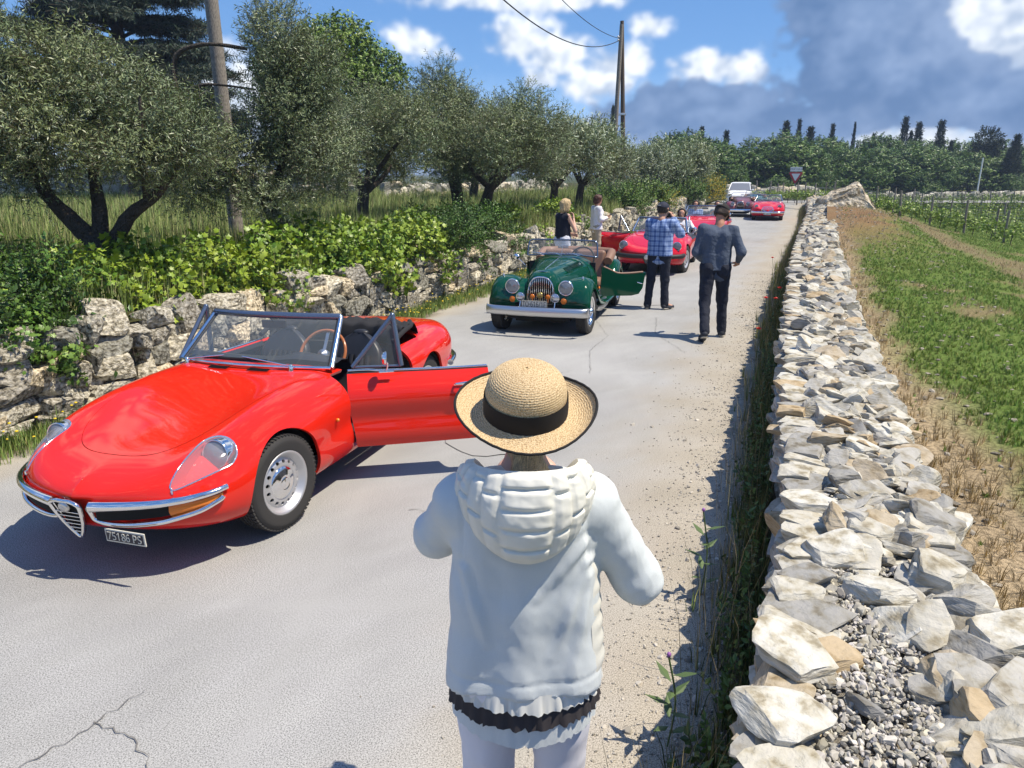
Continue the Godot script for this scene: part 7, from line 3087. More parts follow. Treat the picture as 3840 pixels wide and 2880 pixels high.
func facing(dir: Vector3, roll: float, s: float) -> Basis:
	var y := dir.normalized()
	var x := y.cross(Vector3(0.31, 0.2, 0.93)).normalized()
	var z := x.cross(y)
	return Basis(x, y, z) * Basis(Vector3.UP, roll) * Basis.from_scale(Vector3.ONE * s)

func scatter(clumps: Array, n: int, size: float, up: float, tint: Array, shell := 0.55) -> Array:
	# clumps: [centre, radii, weight]; twigs grow outwards, mostly near the surface of each clump
	var where := []
	var cols := PackedColorArray()
	var total := 0.0
	for c in clumps:
		total += c[2]
	for c in clumps:
		var m := int(n * c[2] / total)
		var base: Color = tint[rng.randi() % tint.size()]
		for i in m:
			var d := rdir()
			var r := pow(rng.randf(), shell * 0.6)
			var wob := 1.0 + 0.35 * nz.get_noise_3dv(d * 1.6 + c[0] * 3.0)
			var p: Vector3 = c[0] + d * c[1] * r * wob
			var g := (d * 0.8 + Vector3(0, up, 0) + rdir() * 0.6).normalized()
			where.append(Transform3D(facing(g, rng.randf() * TAU, size * rng.randf_range(0.65, 1.25)), p))
			var t: Color = base.lerp(tint[rng.randi() % tint.size()], 0.45) * rng.randf_range(0.8, 1.2)
			t.a = 1.0
			cols.append(t)
	return [where, cols]

var spr := {}

func make_sprigs():
	var ol := [Color(0.17, 0.22, 0.11), Color(0.23, 0.28, 0.155), Color(0.13, 0.175, 0.08), Color(0.46, 0.51, 0.41), Color(0.31, 0.36, 0.24)]
	spr.olive = sprig(16, 0.34, 0.062, 0.0135, 0.62, ol, 0.05)
	spr.olive_far = sprig(10, 0.42, 0.11, 0.03, 0.62, ol)
	var gr := [Color(0.08, 0.15, 0.025), Color(0.12, 0.2, 0.035), Color(0.065, 0.125, 0.022), Color(0.15, 0.24, 0.045)]
	spr.broad = sprig(9, 0.45, 0.15, 0.1, 0.7, gr)
	spr.far = sprig(14, 0.8, 0.22, 0.15, 0.75, gr)
	spr.bush = sprig(12, 0.26, 0.05, 0.03, 0.7, gr)
	spr.oak = lobed_sprig(6, 0.22, 0.075, [Color(0.13, 0.23, 0.04), Color(0.1, 0.19, 0.035), Color(0.18, 0.28, 0.055)])
	spr.vine = lobed_sprig(5, 0.24, 0.1, [Color(0.2, 0.29, 0.035), Color(0.14, 0.24, 0.03), Color(0.3, 0.36, 0.05), Color(0.1, 0.19, 0.022)])
	spr.cypress = sprig(10, 0.6, 0.3, 0.1, 0.35, [Color(0.018, 0.035, 0.014), Color(0.026, 0.046, 0.018), Color(0.014, 0.028, 0.012)])
	spr.cedar = sprig(26, 0.8, 0.16, 0.035, 0.75, [Color(0.016, 0.036, 0.022), Color(0.024, 0.048, 0.026), Color(0.035, 0.06, 0.03)])
	spr.broom = sprig(14, 0.5, 0.05, 0.05, 0.6, [Color(0.7, 0.5, 0.02), Color(0.1, 0.18, 0.035), Color(0.08, 0.15, 0.03), Color(0.75, 0.58, 0.04)])

func limb(b: B, pts: Array, r0: float, r1: float, rough := 0.12):
	var path := smooth_path(pts, 6)
	var n := path.size()
	var rad := []
	for i in n:
		var t := float(i) / (n - 1)
		rad.append(lerpf(r0, r1, pow(t, 0.8)) * (1.0 + rough * nz.get_noise_3dv(path[i] * 4.0)))
		path[i] += Vector3(nz.get_noise_3dv(path[i] * 2.0), 0, nz.get_noise_3dv(path[i] * 2.0 + Vector3(7, 0, 0))) * r0 * rough
	var k := b.v.size()
	b.tube(path, rad, 11)
	for i in range(k, b.v.size()):
		b.v[i] += b.n[i] * nz.get_noise_3dv(b.v[i] * Vector3(9, 3, 9)) * r0 * rough

func tree(called: String, label: String, category: String, at: Vector3, limbs: Array, clumps: Array, n: int, mesh: Mesh, m: Material, size: float, up: float, tint: Array, group := "", shell := 0.55) -> Node3D:
	var o := thing(called, label, category, at, 0.0, group)
	var b := B.new()
	for l in limbs:
		limb(b, l[0], l[1], l[2])
	part("trunk", b.done(), M.bark, o)
	var s := scatter(clumps, n, size, up, tint, shell)
	many("crown", mesh, m, s[0], s[1], o)
	return o

func olive(label: String, at: Vector3, hh: float, w: float, lean: Vector3, n: int, mesh: Mesh, size := 1.0, low := 0.36) -> Node3D:
	var h := hh * 0.8
	# a short gnarled trunk that forks, and a loose grey crown in clumps
	var f := Vector3(lean.x * 0.35, h * low * 0.8, lean.z * 0.35)
	var limbs := [[[Vector3(0, -0.15, 0), Vector3(lean.x * 0.1, h * 0.1, 0), f], 0.055 * h, 0.04 * h]]
	var clumps := []
	for k in 5:
		var a := TAU * k / 5.0 + rng.randf() * 0.8
		var e := f + Vector3(cos(a) * w * 0.34, h * rng.randf_range(0.22, 0.42), sin(a) * w * 0.34) + lean * 0.5
		limbs.append([[f - Vector3(0, 0.08, 0), f.lerp(e, 0.5) + rdir() * 0.1, e], 0.028 * h, 0.009 * h])
		clumps.append([e + Vector3(0, h * 0.05, 0), Vector3(w * 0.2, h * 0.15, w * 0.2) * rng.randf_range(0.8, 1.25), rng.randf_range(0.7, 1.2)])
		clumps.append([e + Vector3(cos(a) * w * 0.12, -h * 0.12, sin(a) * w * 0.12), Vector3(w * 0.15, h * 0.1, w * 0.15), 0.35])
	clumps.append([f + lean * 0.6 + Vector3(0, h * 0.48, 0), Vector3(w * 0.2, h * 0.15, w * 0.2), 0.9])
	clumps.append([f + lean * 0.7 + Vector3(w * 0.1, h * 0.6, 0), Vector3(w * 0.13, h * 0.12, w * 0.13), 0.4])
	return tree("olive_tree", label, "olive tree", at, limbs, clumps, int(n * 0.58), mesh, M.olive_leaf, size, 0.35, [Color(1, 1, 1), Color(0.85, 0.95, 0.8), Color(1.15, 1.12, 0.95), Color(0.75, 0.8, 0.72)], "olive trees on the terrace", 0.8)

func build_trees():
	make_sprigs()
	var tint := [Color(1, 1, 1), Color(0.86, 0.93, 0.8), Color(1.15, 1.1, 0.9), Color(0.72, 0.78, 0.7)]
	# the nearest olive: three limbs from a low fork
	var at := Vector3(-4.9, 0.98, -8.9)
	var lm := [[[Vector3(0, -0.15, 0), Vector3(0.02, 0.2, 0), Vector3(0.02, 0.5, 0)], 0.2, 0.17], [[Vector3(0.0, 0.4, 0), Vector3(-0.24, 0.68, 0.05), Vector3(-0.46, 0.98, 0.08), Vector3(-0.55, 1.3, 0.1), Vector3(-0.8, 1.8, 0.1)], 0.12, 0.04], [[Vector3(0.02, 0.4, 0), Vector3(0.04, 0.8, -0.05), Vector3(0.02, 1.3, -0.1), Vector3(0.1, 2.0, -0.1)], 0.11, 0.045], [[Vector3(0.04, 0.34, 0), Vector3(0.25, 0.5, 0.06), Vector3(0.5, 0.78, 0.1), Vector3(0.85, 1.02, 0.12), Vector3(1.2, 1.5, 0.1)], 0.12, 0.04], [[Vector3(-0.5, 1.1, 0.1), Vector3(-0.9, 1.6, 0.4), Vector3(-1.1, 2.1, 0.5)], 0.05, 0.015], [[Vector3(0.7, 0.95, 0.1), Vector3(0.9, 1.5, 0.5), Vector3(1.0, 2.0, 0.6)], 0.05, 0.015]]
	var cl := [[Vector3(-1.0, 2.05, 0.1), Vector3(0.5, 0.42, 0.5), 1.1], [Vector3(-0.1, 2.25, -0.1), Vector3(0.5, 0.38, 0.5), 1.0], [Vector3(0.55, 1.95, 0.0), Vector3(0.45, 0.34, 0.45), 0.8], [Vector3(1.1, 1.6, 0.2), Vector3(0.42, 0.34, 0.42), 0.8], [Vector3(-0.2, 1.62, 0.45), Vector3(0.5, 0.28, 0.4), 0.6], [Vector3(-1.4, 1.5, 0.3), Vector3(0.4, 0.36, 0.4), 0.55], [Vector3(0.75, 1.4, 0.5), Vector3(0.36, 0.22, 0.34), 0.4], [Vector3(-0.75, 2.6, 0.2), Vector3(0.34, 0.3, 0.36), 0.4], [Vector3(0.5, 1.6, -0.7), Vector3(0.55, 0.36, 0.35), 0.45], [Vector3(-0.7, 1.5, -0.7), Vector3(0.5, 0.36, 0.35), 0.45], [Vector3(-0.55, 1.2, 0.4), Vector3(0.26, 0.2, 0.26), 0.16]]
	tree("olive_tree", "nearest grey green olive tree, its dark trunk forking low into three limbs", "olive tree", at, lm, cl, 5200, spr.olive, M.olive_leaf, 1.0, 0.3, tint, "", 0.8)
	# one further left, mostly out of the picture
	olive("olive tree at the left edge of the view, beside the nearest olive", Vector3(-7.4, 1.0, -9.8), 3.4, 2.6, Vector3(0.1, 0, 0), 3600, spr.olive)
	# the one round the leaning pole
	at = Vector3(-3.85, 1.0, -11.6)
	lm = [[[Vector3(0.3, -0.1, 0), Vector3(0.25, 0.4, 0), Vector3(0.1, 0.9, 0)], 0.13, 0.11], [[Vector3(0.1, 0.8, 0), Vector3(0.5, 1.5, 0.1), Vector3(0.6, 2.6, 0.1)], 0.08, 0.02], [[Vector3(0.1, 0.8, 0), Vector3(-0.5, 1.4, 0.2), Vector3(-0.9, 2.0, 0.2), Vector3(-0.95, 2.75, 0.2), Vector3(-0.5, 2.95, 0.25), Vector3(0.1, 2.9, 0.2)], 0.07, 0.022], [[Vector3(-0.9, 2.3, 0.2), Vector3(-0.5, 2.42, 0.3), Vector3(0.2, 2.35, 0.3)], 0.03, 0.012]]
	cl = [[Vector3(0.55, 2.1, 0), Vector3(0.5, 0.5, 0.5), 1.1], [Vector3(0.45, 3.0, 0), Vector3(0.36, 0.5, 0.4), 0.8], [Vector3(-0.3, 1.4, 0.3), Vector3(0.55, 0.36, 0.5), 0.8], [Vector3(1.1, 1.35, 0.2), Vector3(0.4, 0.42, 0.42), 0.8], [Vector3(-0.85, 1.0, 0.3), Vector3(0.36, 0.28, 0.36), 0.4], [Vector3(0.3, 0.8, 0.5), Vector3(0.4, 0.24, 0.3), 0.35], [Vector3(0.95, 2.6, -0.2), Vector3(0.34, 0.42, 0.36), 0.55], [Vector3(0.5, 1.5, -0.3), Vector3(0.5, 0.4, 0.5), 0.6]]
	tree("olive_tree", "olive tree with bare bent branch, growing round the tall bare pole", "olive tree", at, lm, cl, 4700, spr.olive, M.olive_leaf, 1.0, 0.3, tint, "", 0.8)
	olive("olive tree with dark low crown, third along the wall behind the red car", Vector3(-3.4, 1.0, -17.2), 3.7, 3.0, Vector3(0.2, 0, 0), 5200, spr.olive, 1.25)
	olive("slender olive tree with leaning twin trunks above the green roadster's wall", Vector3(-1.35, 1.0, -20.4), 4.5, 2.3, Vector3(-0.7, 0, 0), 4200, spr.olive, 1.3, 0.46)
	olive("olive tree leaning right, beside the slender twin trunked olive", Vector3(-0.8, 1.0, -19.2), 3.9, 3.1, Vector3(0.75, 0, 0), 5600, spr.olive, 1.3)
	olive("last olive tree of the row, beside the paired wooden pole", Vector3(2.4, 1.0, -27.6), 3.7, 3.0, Vector3(0.3, 0, 0), 4200, spr.olive_far, 1.0)
	olive("small olive tree between the leaning olive and the last olive of the row", Vector3(1.3, 1.0, -24.4), 3.5, 2.6, Vector3(0.2, 0, 0), 3600, spr.olive_far, 1.0)
	olive("broad olive tree behind the row, half hidden by the leaning olive", Vector3(-1.6, 1.0, -31.0), 4.6, 4.2, Vector3(0.4, 0, 0), 3800, spr.olive_far, 1.25)
	# greyish trees past the poles
	olive("grey green bushy tree right of the paired pole, nearer one", Vector3(8.6, 0.9, -46.5), 4.2, 3.2, Vector3(0.1, 0, 0), 2600, spr.olive_far, 1.5, 0.2)
	olive("grey green bushy tree beside the yellow broom", Vector3(10.9, 0.7, -48.0), 4.8, 2.4, Vector3(0.1, 0, 0), 2600, spr.olive_far, 1.5, 0.2)
	olive("darker bushy tree behind the paired pole at the terrace end", Vector3(9.6, 0.9, -56.0), 4.6, 4.4, Vector3(0.1, 0, 0), 2400, spr.olive_far, 1.7, 0.2)
	# the bright oak behind
	at = Vector3(-6.6, 1.0, -29.5)
	lm = [[[Vector3(0, -0.2, 0), Vector3(0.1, 1.5, 0), Vector3(0, 3.2, 0), Vector3(0.2, 5.4, 0)], 0.28, 0.06], [[Vector3(0.05, 2.0, 0), Vector3(1.2, 3.6, 0.3), Vector3(1.7, 4.6, 0.3)], 0.13, 0.03], [[Vector3(0, 2.2, 0), Vector3(-1.2, 3.6, -0.2), Vector3(-1.8, 4.6, 0)], 0.13, 0.03]]
	cl = [[Vector3(0.1, 5.6, 0), Vector3(1.4, 0.9, 1.3), 1.2], [Vector3(1.5, 4.6, 0.2), Vector3(1.1, 0.9, 1.1), 1.0], [Vector3(-1.6, 4.8, 0.2), Vector3(1.1, 0.9, 1.1), 1.0], [Vector3(0.4, 4.2, 1.0), Vector3(1.3, 0.9, 0.8), 1.0], [Vector3(1.9, 3.5, 0.2), Vector3(0.8, 0.7, 0.8), 0.7], [Vector3(-1.5, 3.5, 0.5), Vector3(1.0, 0.8, 0.8), 0.8], [Vector3(0.2, 3.1, 0.7), Vector3(1.2, 0.6, 0.8), 0.6]]
	tree("oak_tree", "tall bright green oak tree standing behind the olive trees", "oak tree", at, lm, cl, 5200, spr.broad, M.leaf, 0.8, 0.35, [Color(1, 1, 1), Color(1.3, 1.2, 0.9), Color(0.75, 0.85, 0.7)], "", 0.5)
	cedar()
	far_woods()

func cedar():
	var at := Vector3(-17.6, 1.0, -36.0)
	var o := thing("cedar_tree", "very dark tall cedar with flat layered branches behind the olives, top left", "cedar", at)
	var b := B.new()
	limb(b, [Vector3(0, -0.3, 0), Vector3(0.1, 5, 0), Vector3(0, 10, 0), Vector3(0.1, 17, 0)], 0.5, 0.08, 0.05)
	var where := []
	var cols := PackedColorArray()
	for k in 100:
		var y := 3.0 + k * 0.135 + rng.randf_range(-0.1, 0.1)
		var a := rng.randf() * TAU
		var L := lerpf(5.4, 1.6, clampf((y - 4.0) / 13.0, 0, 1)) * rng.randf_range(0.7, 1.1)
		var d := Vector3(cos(a), 0, sin(a))
		var e := Vector3(0, y, 0) + d * L + Vector3(0, 0.1 - 0.04 * L, 0)
		limb(b, [Vector3(0, y - 0.3, 0), Vector3(0, y + 0.15, 0) + d * L * 0.5, e], 0.1, 0.02, 0.05)
		var side := d.cross(Vector3.UP)
		for j in int(L * 62):
			var t := sqrt(rng.randf_range(0.05, 1.0))
			var spread := (1.0 - absf(t - 0.6)) * L * 0.34
			var p := Vector3(0, y + 0.1 * sin(t * PI), 0).lerp(e, t) + side * rng.randf_range(-spread, spread) + Vector3(0, rng.randf_range(-0.1, 0.07), 0)
			where.append(Transform3D(facing((d * 0.7 + side * rng.randf_range(-0.9, 0.9) + Vector3(0, -0.14, 0)), rng.randf() * TAU, rng.randf_range(0.8, 1.4)), p))
			var v := rng.randf_range(0.7, 1.3)
			cols.append(Color(v, v, v))
	part("trunk", b.done(), M.pole_dark, o)
	many("crown", spr.cedar, M.needle, where, cols, o)

func cypress_proto(h: float, w: float, n: int) -> Node3D:
	var o := Node3D.new()
	var b := B.new()
	b.tube(PackedVector3Array([Vector3(0, -0.3, 0), Vector3(0, h * 0.6, 0)]), [0.14, 0.05], 6)
	part("trunk", b.done(), M.bark, o)
	var where := []
	var cols := PackedColorArray()
	for i in n:
		var t := rng.randf()
		var prof := pow(sin(PI * pow(lerpf(0.06, 1.0, t), 0.62)), 0.8)
		var a := rng.randf() * TAU
		var r := w * 0.5 * prof * sqrt(rng.randf_range(0.3, 1.0)) * (1.0 + 0.25 * sin(a * 3.0 + t * 9.0))
		where.append(Transform3D(facing(Vector3(cos(a) * 0.25, 1, sin(a) * 0.25) + rdir() * 0.25, rng.randf() * TAU, rng.randf_range(0.45, 0.8)), Vector3(cos(a) * r, t * h * 0.95, sin(a) * r)))
		var v := rng.randf_range(0.75, 1.3)
		cols.append(Color(v, v, v))
	many("crown", spr.cypress, M.needle, where, cols, o)
	return o

func grown(proto: Node3D, called: String, label: String, category: String, at: Vector3, sc: Vector3, group: String) -> Node3D:
	var o: Node3D = proto.duplicate()
	o.name = numbered(called)
	add_child(o, true)
	o.transform = Transform3D(Basis(Vector3.UP, rng.randf() * TAU) * Basis.from_scale(sc), at)
	tag(o, label, category, group)
	return o

func wood_proto(k: int) -> Node3D:
	var o := Node3D.new()
	var b := B.new()
	b.tube(PackedVector3Array([Vector3(0, -0.5, 0), Vector3(0.1, 1.6, 0), Vector3(0, 4.2, 0.1)]), [0.22, 0.16, 0.08], 7)
	part("trunk", b.done(), M.bark, o)
	var cl := []
	for i in 9:
		var a := rng.randf() * TAU
		var r := rng.randf_range(0.3, 1.9)
		cl.append([Vector3(cos(a) * r, rng.randf_range(1.8, 5.4) - r * 0.4, sin(a) * r), Vector3(1.35, 1.0, 1.35) * rng.randf_range(0.7, 1.15), 1.0])
	cl.append([Vector3(0, 5.6, 0), Vector3(1.2, 0.9, 1.2), 0.9])
	var s := scatter(cl, 1150, 0.95, 0.35, [Color(1, 1, 1), Color(1.25, 1.2, 0.9), Color(0.7, 0.8, 0.7)], 0.5)
	many("crown", spr.far, M.leaf, s[0], s[1], o)
	return o

func nth(k: int) -> String:
	var names := ["first", "second", "third", "fourth", "fifth", "sixth", "seventh", "eighth", "ninth", "tenth", "eleventh", "twelfth", "thirteenth", "fourteenth", "fifteenth", "sixteenth", "seventeenth", "eighteenth", "nineteenth", "twentieth"]
	if k < 20:
		return names[k]
	if k < 29:
		return "twenty-" + names[k - 20]
	return "thirtieth" if k == 29 else "thirty-" + names[k - 30]

func far_woods():
	var protos := []
	for k in 4:
		protos.append(wood_proto(k))
	# the wood's edge across the road and the vineyard: one tree after another
	var places := []
	for k in 38:
		var t := k / 29.0
		places.append([Vector3(lerpf(19.0, 92.0, t) + rng.randf_range(-1, 1), -0.2, lerpf(-78.0, -118.0, pow(t, 0.8)) + rng.randf_range(-3, 3)), rng.randf_range(0.95, 1.25)])
	var i := 0
	for q in places:
		grown(protos[i % 4], "woodland_tree", "leafy green tree at the front edge of the wood, %s from the left" % nth(i), "tree", q[0], Vector3.ONE * q[1] * Vector3(1.15, 0.7, 1.15), "trees along the edge of the wood")
		i += 1
	for k in 34:
		var t := k / 25.0
		grown(protos[i % 4], "woodland_tree", "tree crown above the front row of the wood, %s from the left" % nth(k), "tree", Vector3(lerpf(18.0, 104.0, t) + rng.randf_range(-1.5, 1.5), 0.4, lerpf(-90.0, -132.0, pow(t, 0.8)) + rng.randf_range(-3, 3)), Vector3(1.3, 0.92, 1.3) * rng.randf_range(0.88, 1.15), "trees deeper in the wood")
		i += 1
	for k in 14:
		grown(protos[i % 4], "woodland_tree", "green tree far behind the olive trees, %s from the left" % nth(k), "tree", Vector3(lerpf(-62.0, 10.0, k / 13.0) + rng.randf_range(-2, 2), 0.8, -70.0 + rng.randf_range(-6, 6) - 6.0 * k / 13.0), Vector3(1, 0.7, 1) * rng.randf_range(0.75, 1.1), "trees far behind the olives")
		i += 1
	for k in 9:
		grown(protos[i % 4], "roadside_bush", "low green bush at the foot of the wood, %s from the left" % nth(k), "bush", Vector3(lerpf(20.0, 74.0, k / 8.0) + rng.randf_range(-2, 2), -0.5, lerpf(-72.0, -104.0, k / 8.0)), Vector3(0.6, 0.42, 0.6) * rng.randf_range(0.8, 1.2), "bushes at the foot of the wood")
		i += 1
	# cypresses and other dark conifers over the wood: [x, z, height, width]
	var slim := cypress_proto(8.0, 1.25, 900)
	var names := ["slim dark cypress left of the pair of conifers over the wood", "ragged dark conifer over the wood above the yield sign", "thin cypress between two ragged conifers above the yield sign", "short ragged conifer right of the thin cypress", "narrow cypress above the pale boulder", "very thin cypress right of the boulder", "small cypress in the gap right of the boulder", "tallest broad cypress over the vineyard", "smaller cypress tucked between two broad ones", "second broad cypress over the vineyard", "third broad cypress, right of the pair", "small cypress right of the third broad one", "left cypress of the dark group at the right edge", "middle cypress of the dark group at the right edge", "tallest cypress of the dark group at the right edge", "rightmost cypress at the edge of the view", "lone thin cypress behind the paired pole", "small dark conifer over the grey bushes", "second small conifer over the grey bushes"]
	var spec := [[1672, 300, 95, 0.7], [1700, 262, 105, 1.5], [1728, 258, 105, 0.8], [1752, 274, 105, 1.5], [1800, 268, 108, 0.9], [1848, 264, 108, 0.5], [1888, 288, 110, 0.7], [1958, 252, 110, 1.25], [1969, 283, 110, 0.9], [1987, 264, 110, 1.35], [2036, 260, 108, 1.4], [2056, 303, 108, 0.8], [2134, 318, 100, 0.8], [2150, 310, 100, 0.9], [2182, 322, 95, 1.2], [2200, 290, 95, 1.3], [1325, 228, 95, 0.75], [1517, 274, 100, 1.0], [1570, 282, 100, 1.0]]
	for k in spec.size():
		var q: Array = spec[k]
		var d: float = q[2]
		var x: float = (q[0] - 1106.0) / 1600.0 * d
		var top: float = 2.2 + (375.0 - q[1]) * 0.962 * d / 1600.0
		var z: float = -(d - (2.2 - top) * 0.273) / 0.962
		grown(slim, "cypress", names[k], "cypress", Vector3(x, -0.2, z), Vector3(q[3], (top + 0.2) / 8.0, q[3]), "")
	# the round dark tree by the right edge
	var s := scatter([[Vector3(0, 6.3, 0), Vector3(1.6, 1.5, 1.6), 1.0], [Vector3(0.6, 5.2, 0), Vector3(1.2, 0.9, 1.2), 0.6], [Vector3(-0.8, 5.0, 0.2), Vector3(1.0, 0.8, 1.0), 0.5]], 620, 1.0, 0.3, [Color(1, 1, 1), Color(0.8, 0.9, 0.8)])
	var o := thing("stone_pine", "round dark headed tree over the wood, right of the broad cypresses", "pine", Vector3(63.5, 0.0, -104.0))
	var b := B.new()
	b.tube(PackedVector3Array([Vector3(0, 0, 0), Vector3(0, 6, 0)]), [0.25, 0.12], 7)
	part("trunk", b.done(), M.bark, o)
	many("crown", spr.cypress, M.needle, s[0], s[1], o)


# ---------------------------------------------------------------- undergrowth, grasses, field, small things
func shrub(called: String, label: String, category: String, at: Vector3, clumps: Array, n: int, mesh: Mesh, size: float, tint: Array, group := "") -> Node3D:
	var o := thing(called, label, category, at, 0.0, group)
	var b := B.new()
	for c in clumps:
		limb(b, [Vector3(0, -0.2, 0) + c[0] * Vector3(0.5, 0, 0.5), c[0] * 0.6 + rdir() * 0.05, c[0]], 0.018, 0.006, 0.1)
	part("stem", b.done(), M.bark, o)
	var s := scatter(clumps, n, size, 0.45, tint, 0.45)
	many("foliage", mesh, M.leaf, s[0], s[1], o)
	return o

func tuft(n: int, h: float, w: float, lean: float, cols: Array) -> ArrayMesh:
	var b := B.new()
	b.colored = true
	for i in n:
		var a := rng.randf() * TAU
		var o := Vector3(cos(a), 0, sin(a)) * rng.randf() * h * 0.22
		var d := Vector3(cos(a), 0, sin(a)) * lean * rng.randf_range(0.2, 1.0)
		var hh := h * rng.randf_range(0.55, 1.1)
		var s := Vector3(-sin(a), 0, cos(a)) * w * 0.5
		var nn := (Vector3(cos(a), 0.5, sin(a))).normalized()
		b.col = cols[rng.randi() % cols.size()]
		var p1 := o + Vector3(0, hh * 0.55, 0) + d * hh * 0.3
		var p2 := o + Vector3(0, hh, 0) + d * hh
		var k := b.put(o - s, nn)
		b.put(o + s, nn)
		b.put(p1 + s * 0.7, nn)
		b.put(p1 - s * 0.7, nn)
		b.put(p2, nn)
		b.ix.append_array([k, k + 1, k + 2, k, k + 2, k + 3, k + 3, k + 2, k + 4])
	return b.done()

func turf(called: String, label: String, mesh: Mesh, pts: Array, cols: PackedColorArray) -> Node3D:
	var o := many(called, mesh, M.grass_blade, pts, cols, self)
	tag(o, label, "grass", "", "stuff")
	return o

func gxf(p: Vector3, s: float) -> Transform3D:
	return Transform3D(Basis(Vector3.UP, rng.randf() * TAU) * Basis.from_scale(Vector3(s, s * rng.randf_range(0.7, 1.2), s)), p)

func build_undergrowth():
	if spr.is_empty():
		make_sprigs()
	var bright := [Color(1, 1, 1), Color(1.3, 1.2, 0.9), Color(0.7, 0.85, 0.7)]
	# the oak scrub hanging over the wall at the left edge
	shrub("oak_scrub", "bright green oak scrub spilling over the wall at the left edge", "shrub", Vector3(-4.75, 0.76, -6.5), [[Vector3(-0.15, 0.22, 0.1), Vector3(0.42, 0.32, 0.4), 1.0], [Vector3(0.28, 0.02, 0.15), Vector3(0.3, 0.22, 0.28), 0.7], [Vector3(-0.6, 0.1, 0.5), Vector3(0.45, 0.35, 0.4), 0.8], [Vector3(0.5, -0.2, -0.05), Vector3(0.24, 0.16, 0.2), 0.3], [Vector3(-0.25, -0.15, 0.5), Vector3(0.35, 0.22, 0.25), 0.4]], 1700, spr.oak, 0.8, bright)
	# creepers and vines along the wall head
	var names := ["dark leafy bush at the olive trunk's foot above the wall", "yellow green creeper above the wall behind the red car's windscreen", "leafy vine tumbling over the wall right of the red car's windscreen", "thick green creeper on the wall under the leaning pole", "bright vine shoots on the wall above the open red door", "trailing green creeper over the wall left of the green roadster", "dense bush on the wall below the slender olive", "dark ivy clump hanging down the wall above the green roadster", "vine growing over the wall behind the blonde woman", "small leafy shrub on the wall right of the woman in white"]
	var spots := [[-6.8, 0.8, 0.55], [-8.7, 1.15, 0.6], [-9.7, 0.75, 0.6], [-10.9, 0.9, 0.65], [-12.0, 0.65, 0.6], [-13.3, 0.6, 0.6], [-15.0, 0.8, 0.65], [-16.6, 0.55, 0.65], [-18.8, 0.7, 0.6], [-22.5, 0.6, 0.5]]
	for k in spots.size():
		var z: float = spots[k][0]
		var r: float = spots[k][2]
		var cl := []
		for j in 7:
			cl.append([Vector3(rng.randf_range(-0.75, 0.3), rng.randf_range(-0.12, 0.32), rng.randf_range(-0.9, 0.9)), Vector3(r * 0.62, r * 0.46, r * 0.62) * rng.randf_range(0.7, 1.2), rng.randf_range(0.6, 1.1)])
		cl.append([Vector3(0.62, -0.22, rng.randf_range(-0.4, 0.4)), Vector3(0.18, 0.22, 0.25), 0.22])
		if k in [1, 2, 3]:
			cl.append([Vector3(0.45, -0.12, rng.randf_range(-0.5, 0.5)), Vector3(0.3, 0.3, 0.5), 0.9])
		var dark := k in [0, 6, 7]
		shrub("creeper", names[k], "creeper", Vector3(wl(z) - spots[k][1] - 0.02, 0.84, z), cl, 1500 if not dark else 1500, spr.vine if not dark else spr.bush, 0.78 if not dark else 1.2, bright if not dark else [Color(0.7, 0.85, 0.7), Color(0.5, 0.62, 0.5), Color(0.9, 1, 0.8)])
	# yellow broom by the bend
	shrub("broom", "yellow flowering broom bush beside the white hatchback", "broom", Vector3(12.2, 0.9, -46.3), [[Vector3(0, 0.45, 0), Vector3(0.62, 0.6, 0.6), 1.0], [Vector3(0.3, 0.1, 0.3), Vector3(0.4, 0.4, 0.4), 0.4]], 330, spr.broom, 0.9, [Color(1, 1, 1), Color(1.15, 1.1, 1)])
	shrub("broom", "small yellow broom above the wall behind the checked shirt", "broom", Vector3(7.4, 0.85, -37.0), [[Vector3(0, 0.1, 0), Vector3(0.7, 0.45, 0.6), 1.0]], 160, spr.broom, 0.8, [Color(1, 1, 1)])
	for q in [["round green bush on the bank below the paired pole", 4.2, -31.5, 1.0], ["leafy green bush on the bank above the second red convertible", 6.4, -37.5, 1.3], ["low green bush at the end of the terrace wall", 10.2, -46.0, 1.2]]:
		shrub("green_bush", q[0], "bush", Vector3(q[1], 0.95, q[2]), [[Vector3(0, 0.1, 0), Vector3(1.0, 0.5, 0.9) * q[3], 1.0], [Vector3(0.7, 0.0, 0.3), Vector3(0.6, 0.4, 0.6), 0.5]], 620, spr.bush, 2.0, bright)
	# tall grass of the terrace
	var gcol := [Color(0.16, 0.24, 0.05), Color(0.2, 0.27, 0.07), Color(0.13, 0.2, 0.04), Color(0.28, 0.28, 0.12)]
	var t1 := tuft(9, 0.34, 0.008, 0.35, gcol)
	var pts := []
	var cols := PackedColorArray()
	for i in 26000:
		var z := -5.5 - pow(rng.randf(), 1.5) * 46.0
		var x := wl(z) - 0.5 - pow(rng.randf(), 1.3) * (3.0 + absf(z) * 0.75)
		pts.append(gxf(Vector3(x, left_height(x, z) - 0.02, z), rng.randf_range(0.6, 1.15) * (1.0 + absf(z) * 0.012)))
		var v := rng.randf_range(0.75, 1.25) * (1.0 + 0.35 * nz.get_noise_2d(x * 0.5, z * 0.5))
		cols.append(Color(v, v, v * 0.95))
	turf("terrace_grass", "tall meadow grass growing under the olive trees", t1, pts, cols)
	# verge at the foot of the left wall, with small yellow flowers
	var t2 := tuft(8, 0.15, 0.006, 0.5, [Color(0.13, 0.22, 0.04), Color(0.17, 0.26, 0.05), Color(0.26, 0.26, 0.09), Color(0.1, 0.17, 0.035)])
	pts = []
	cols = PackedColorArray()
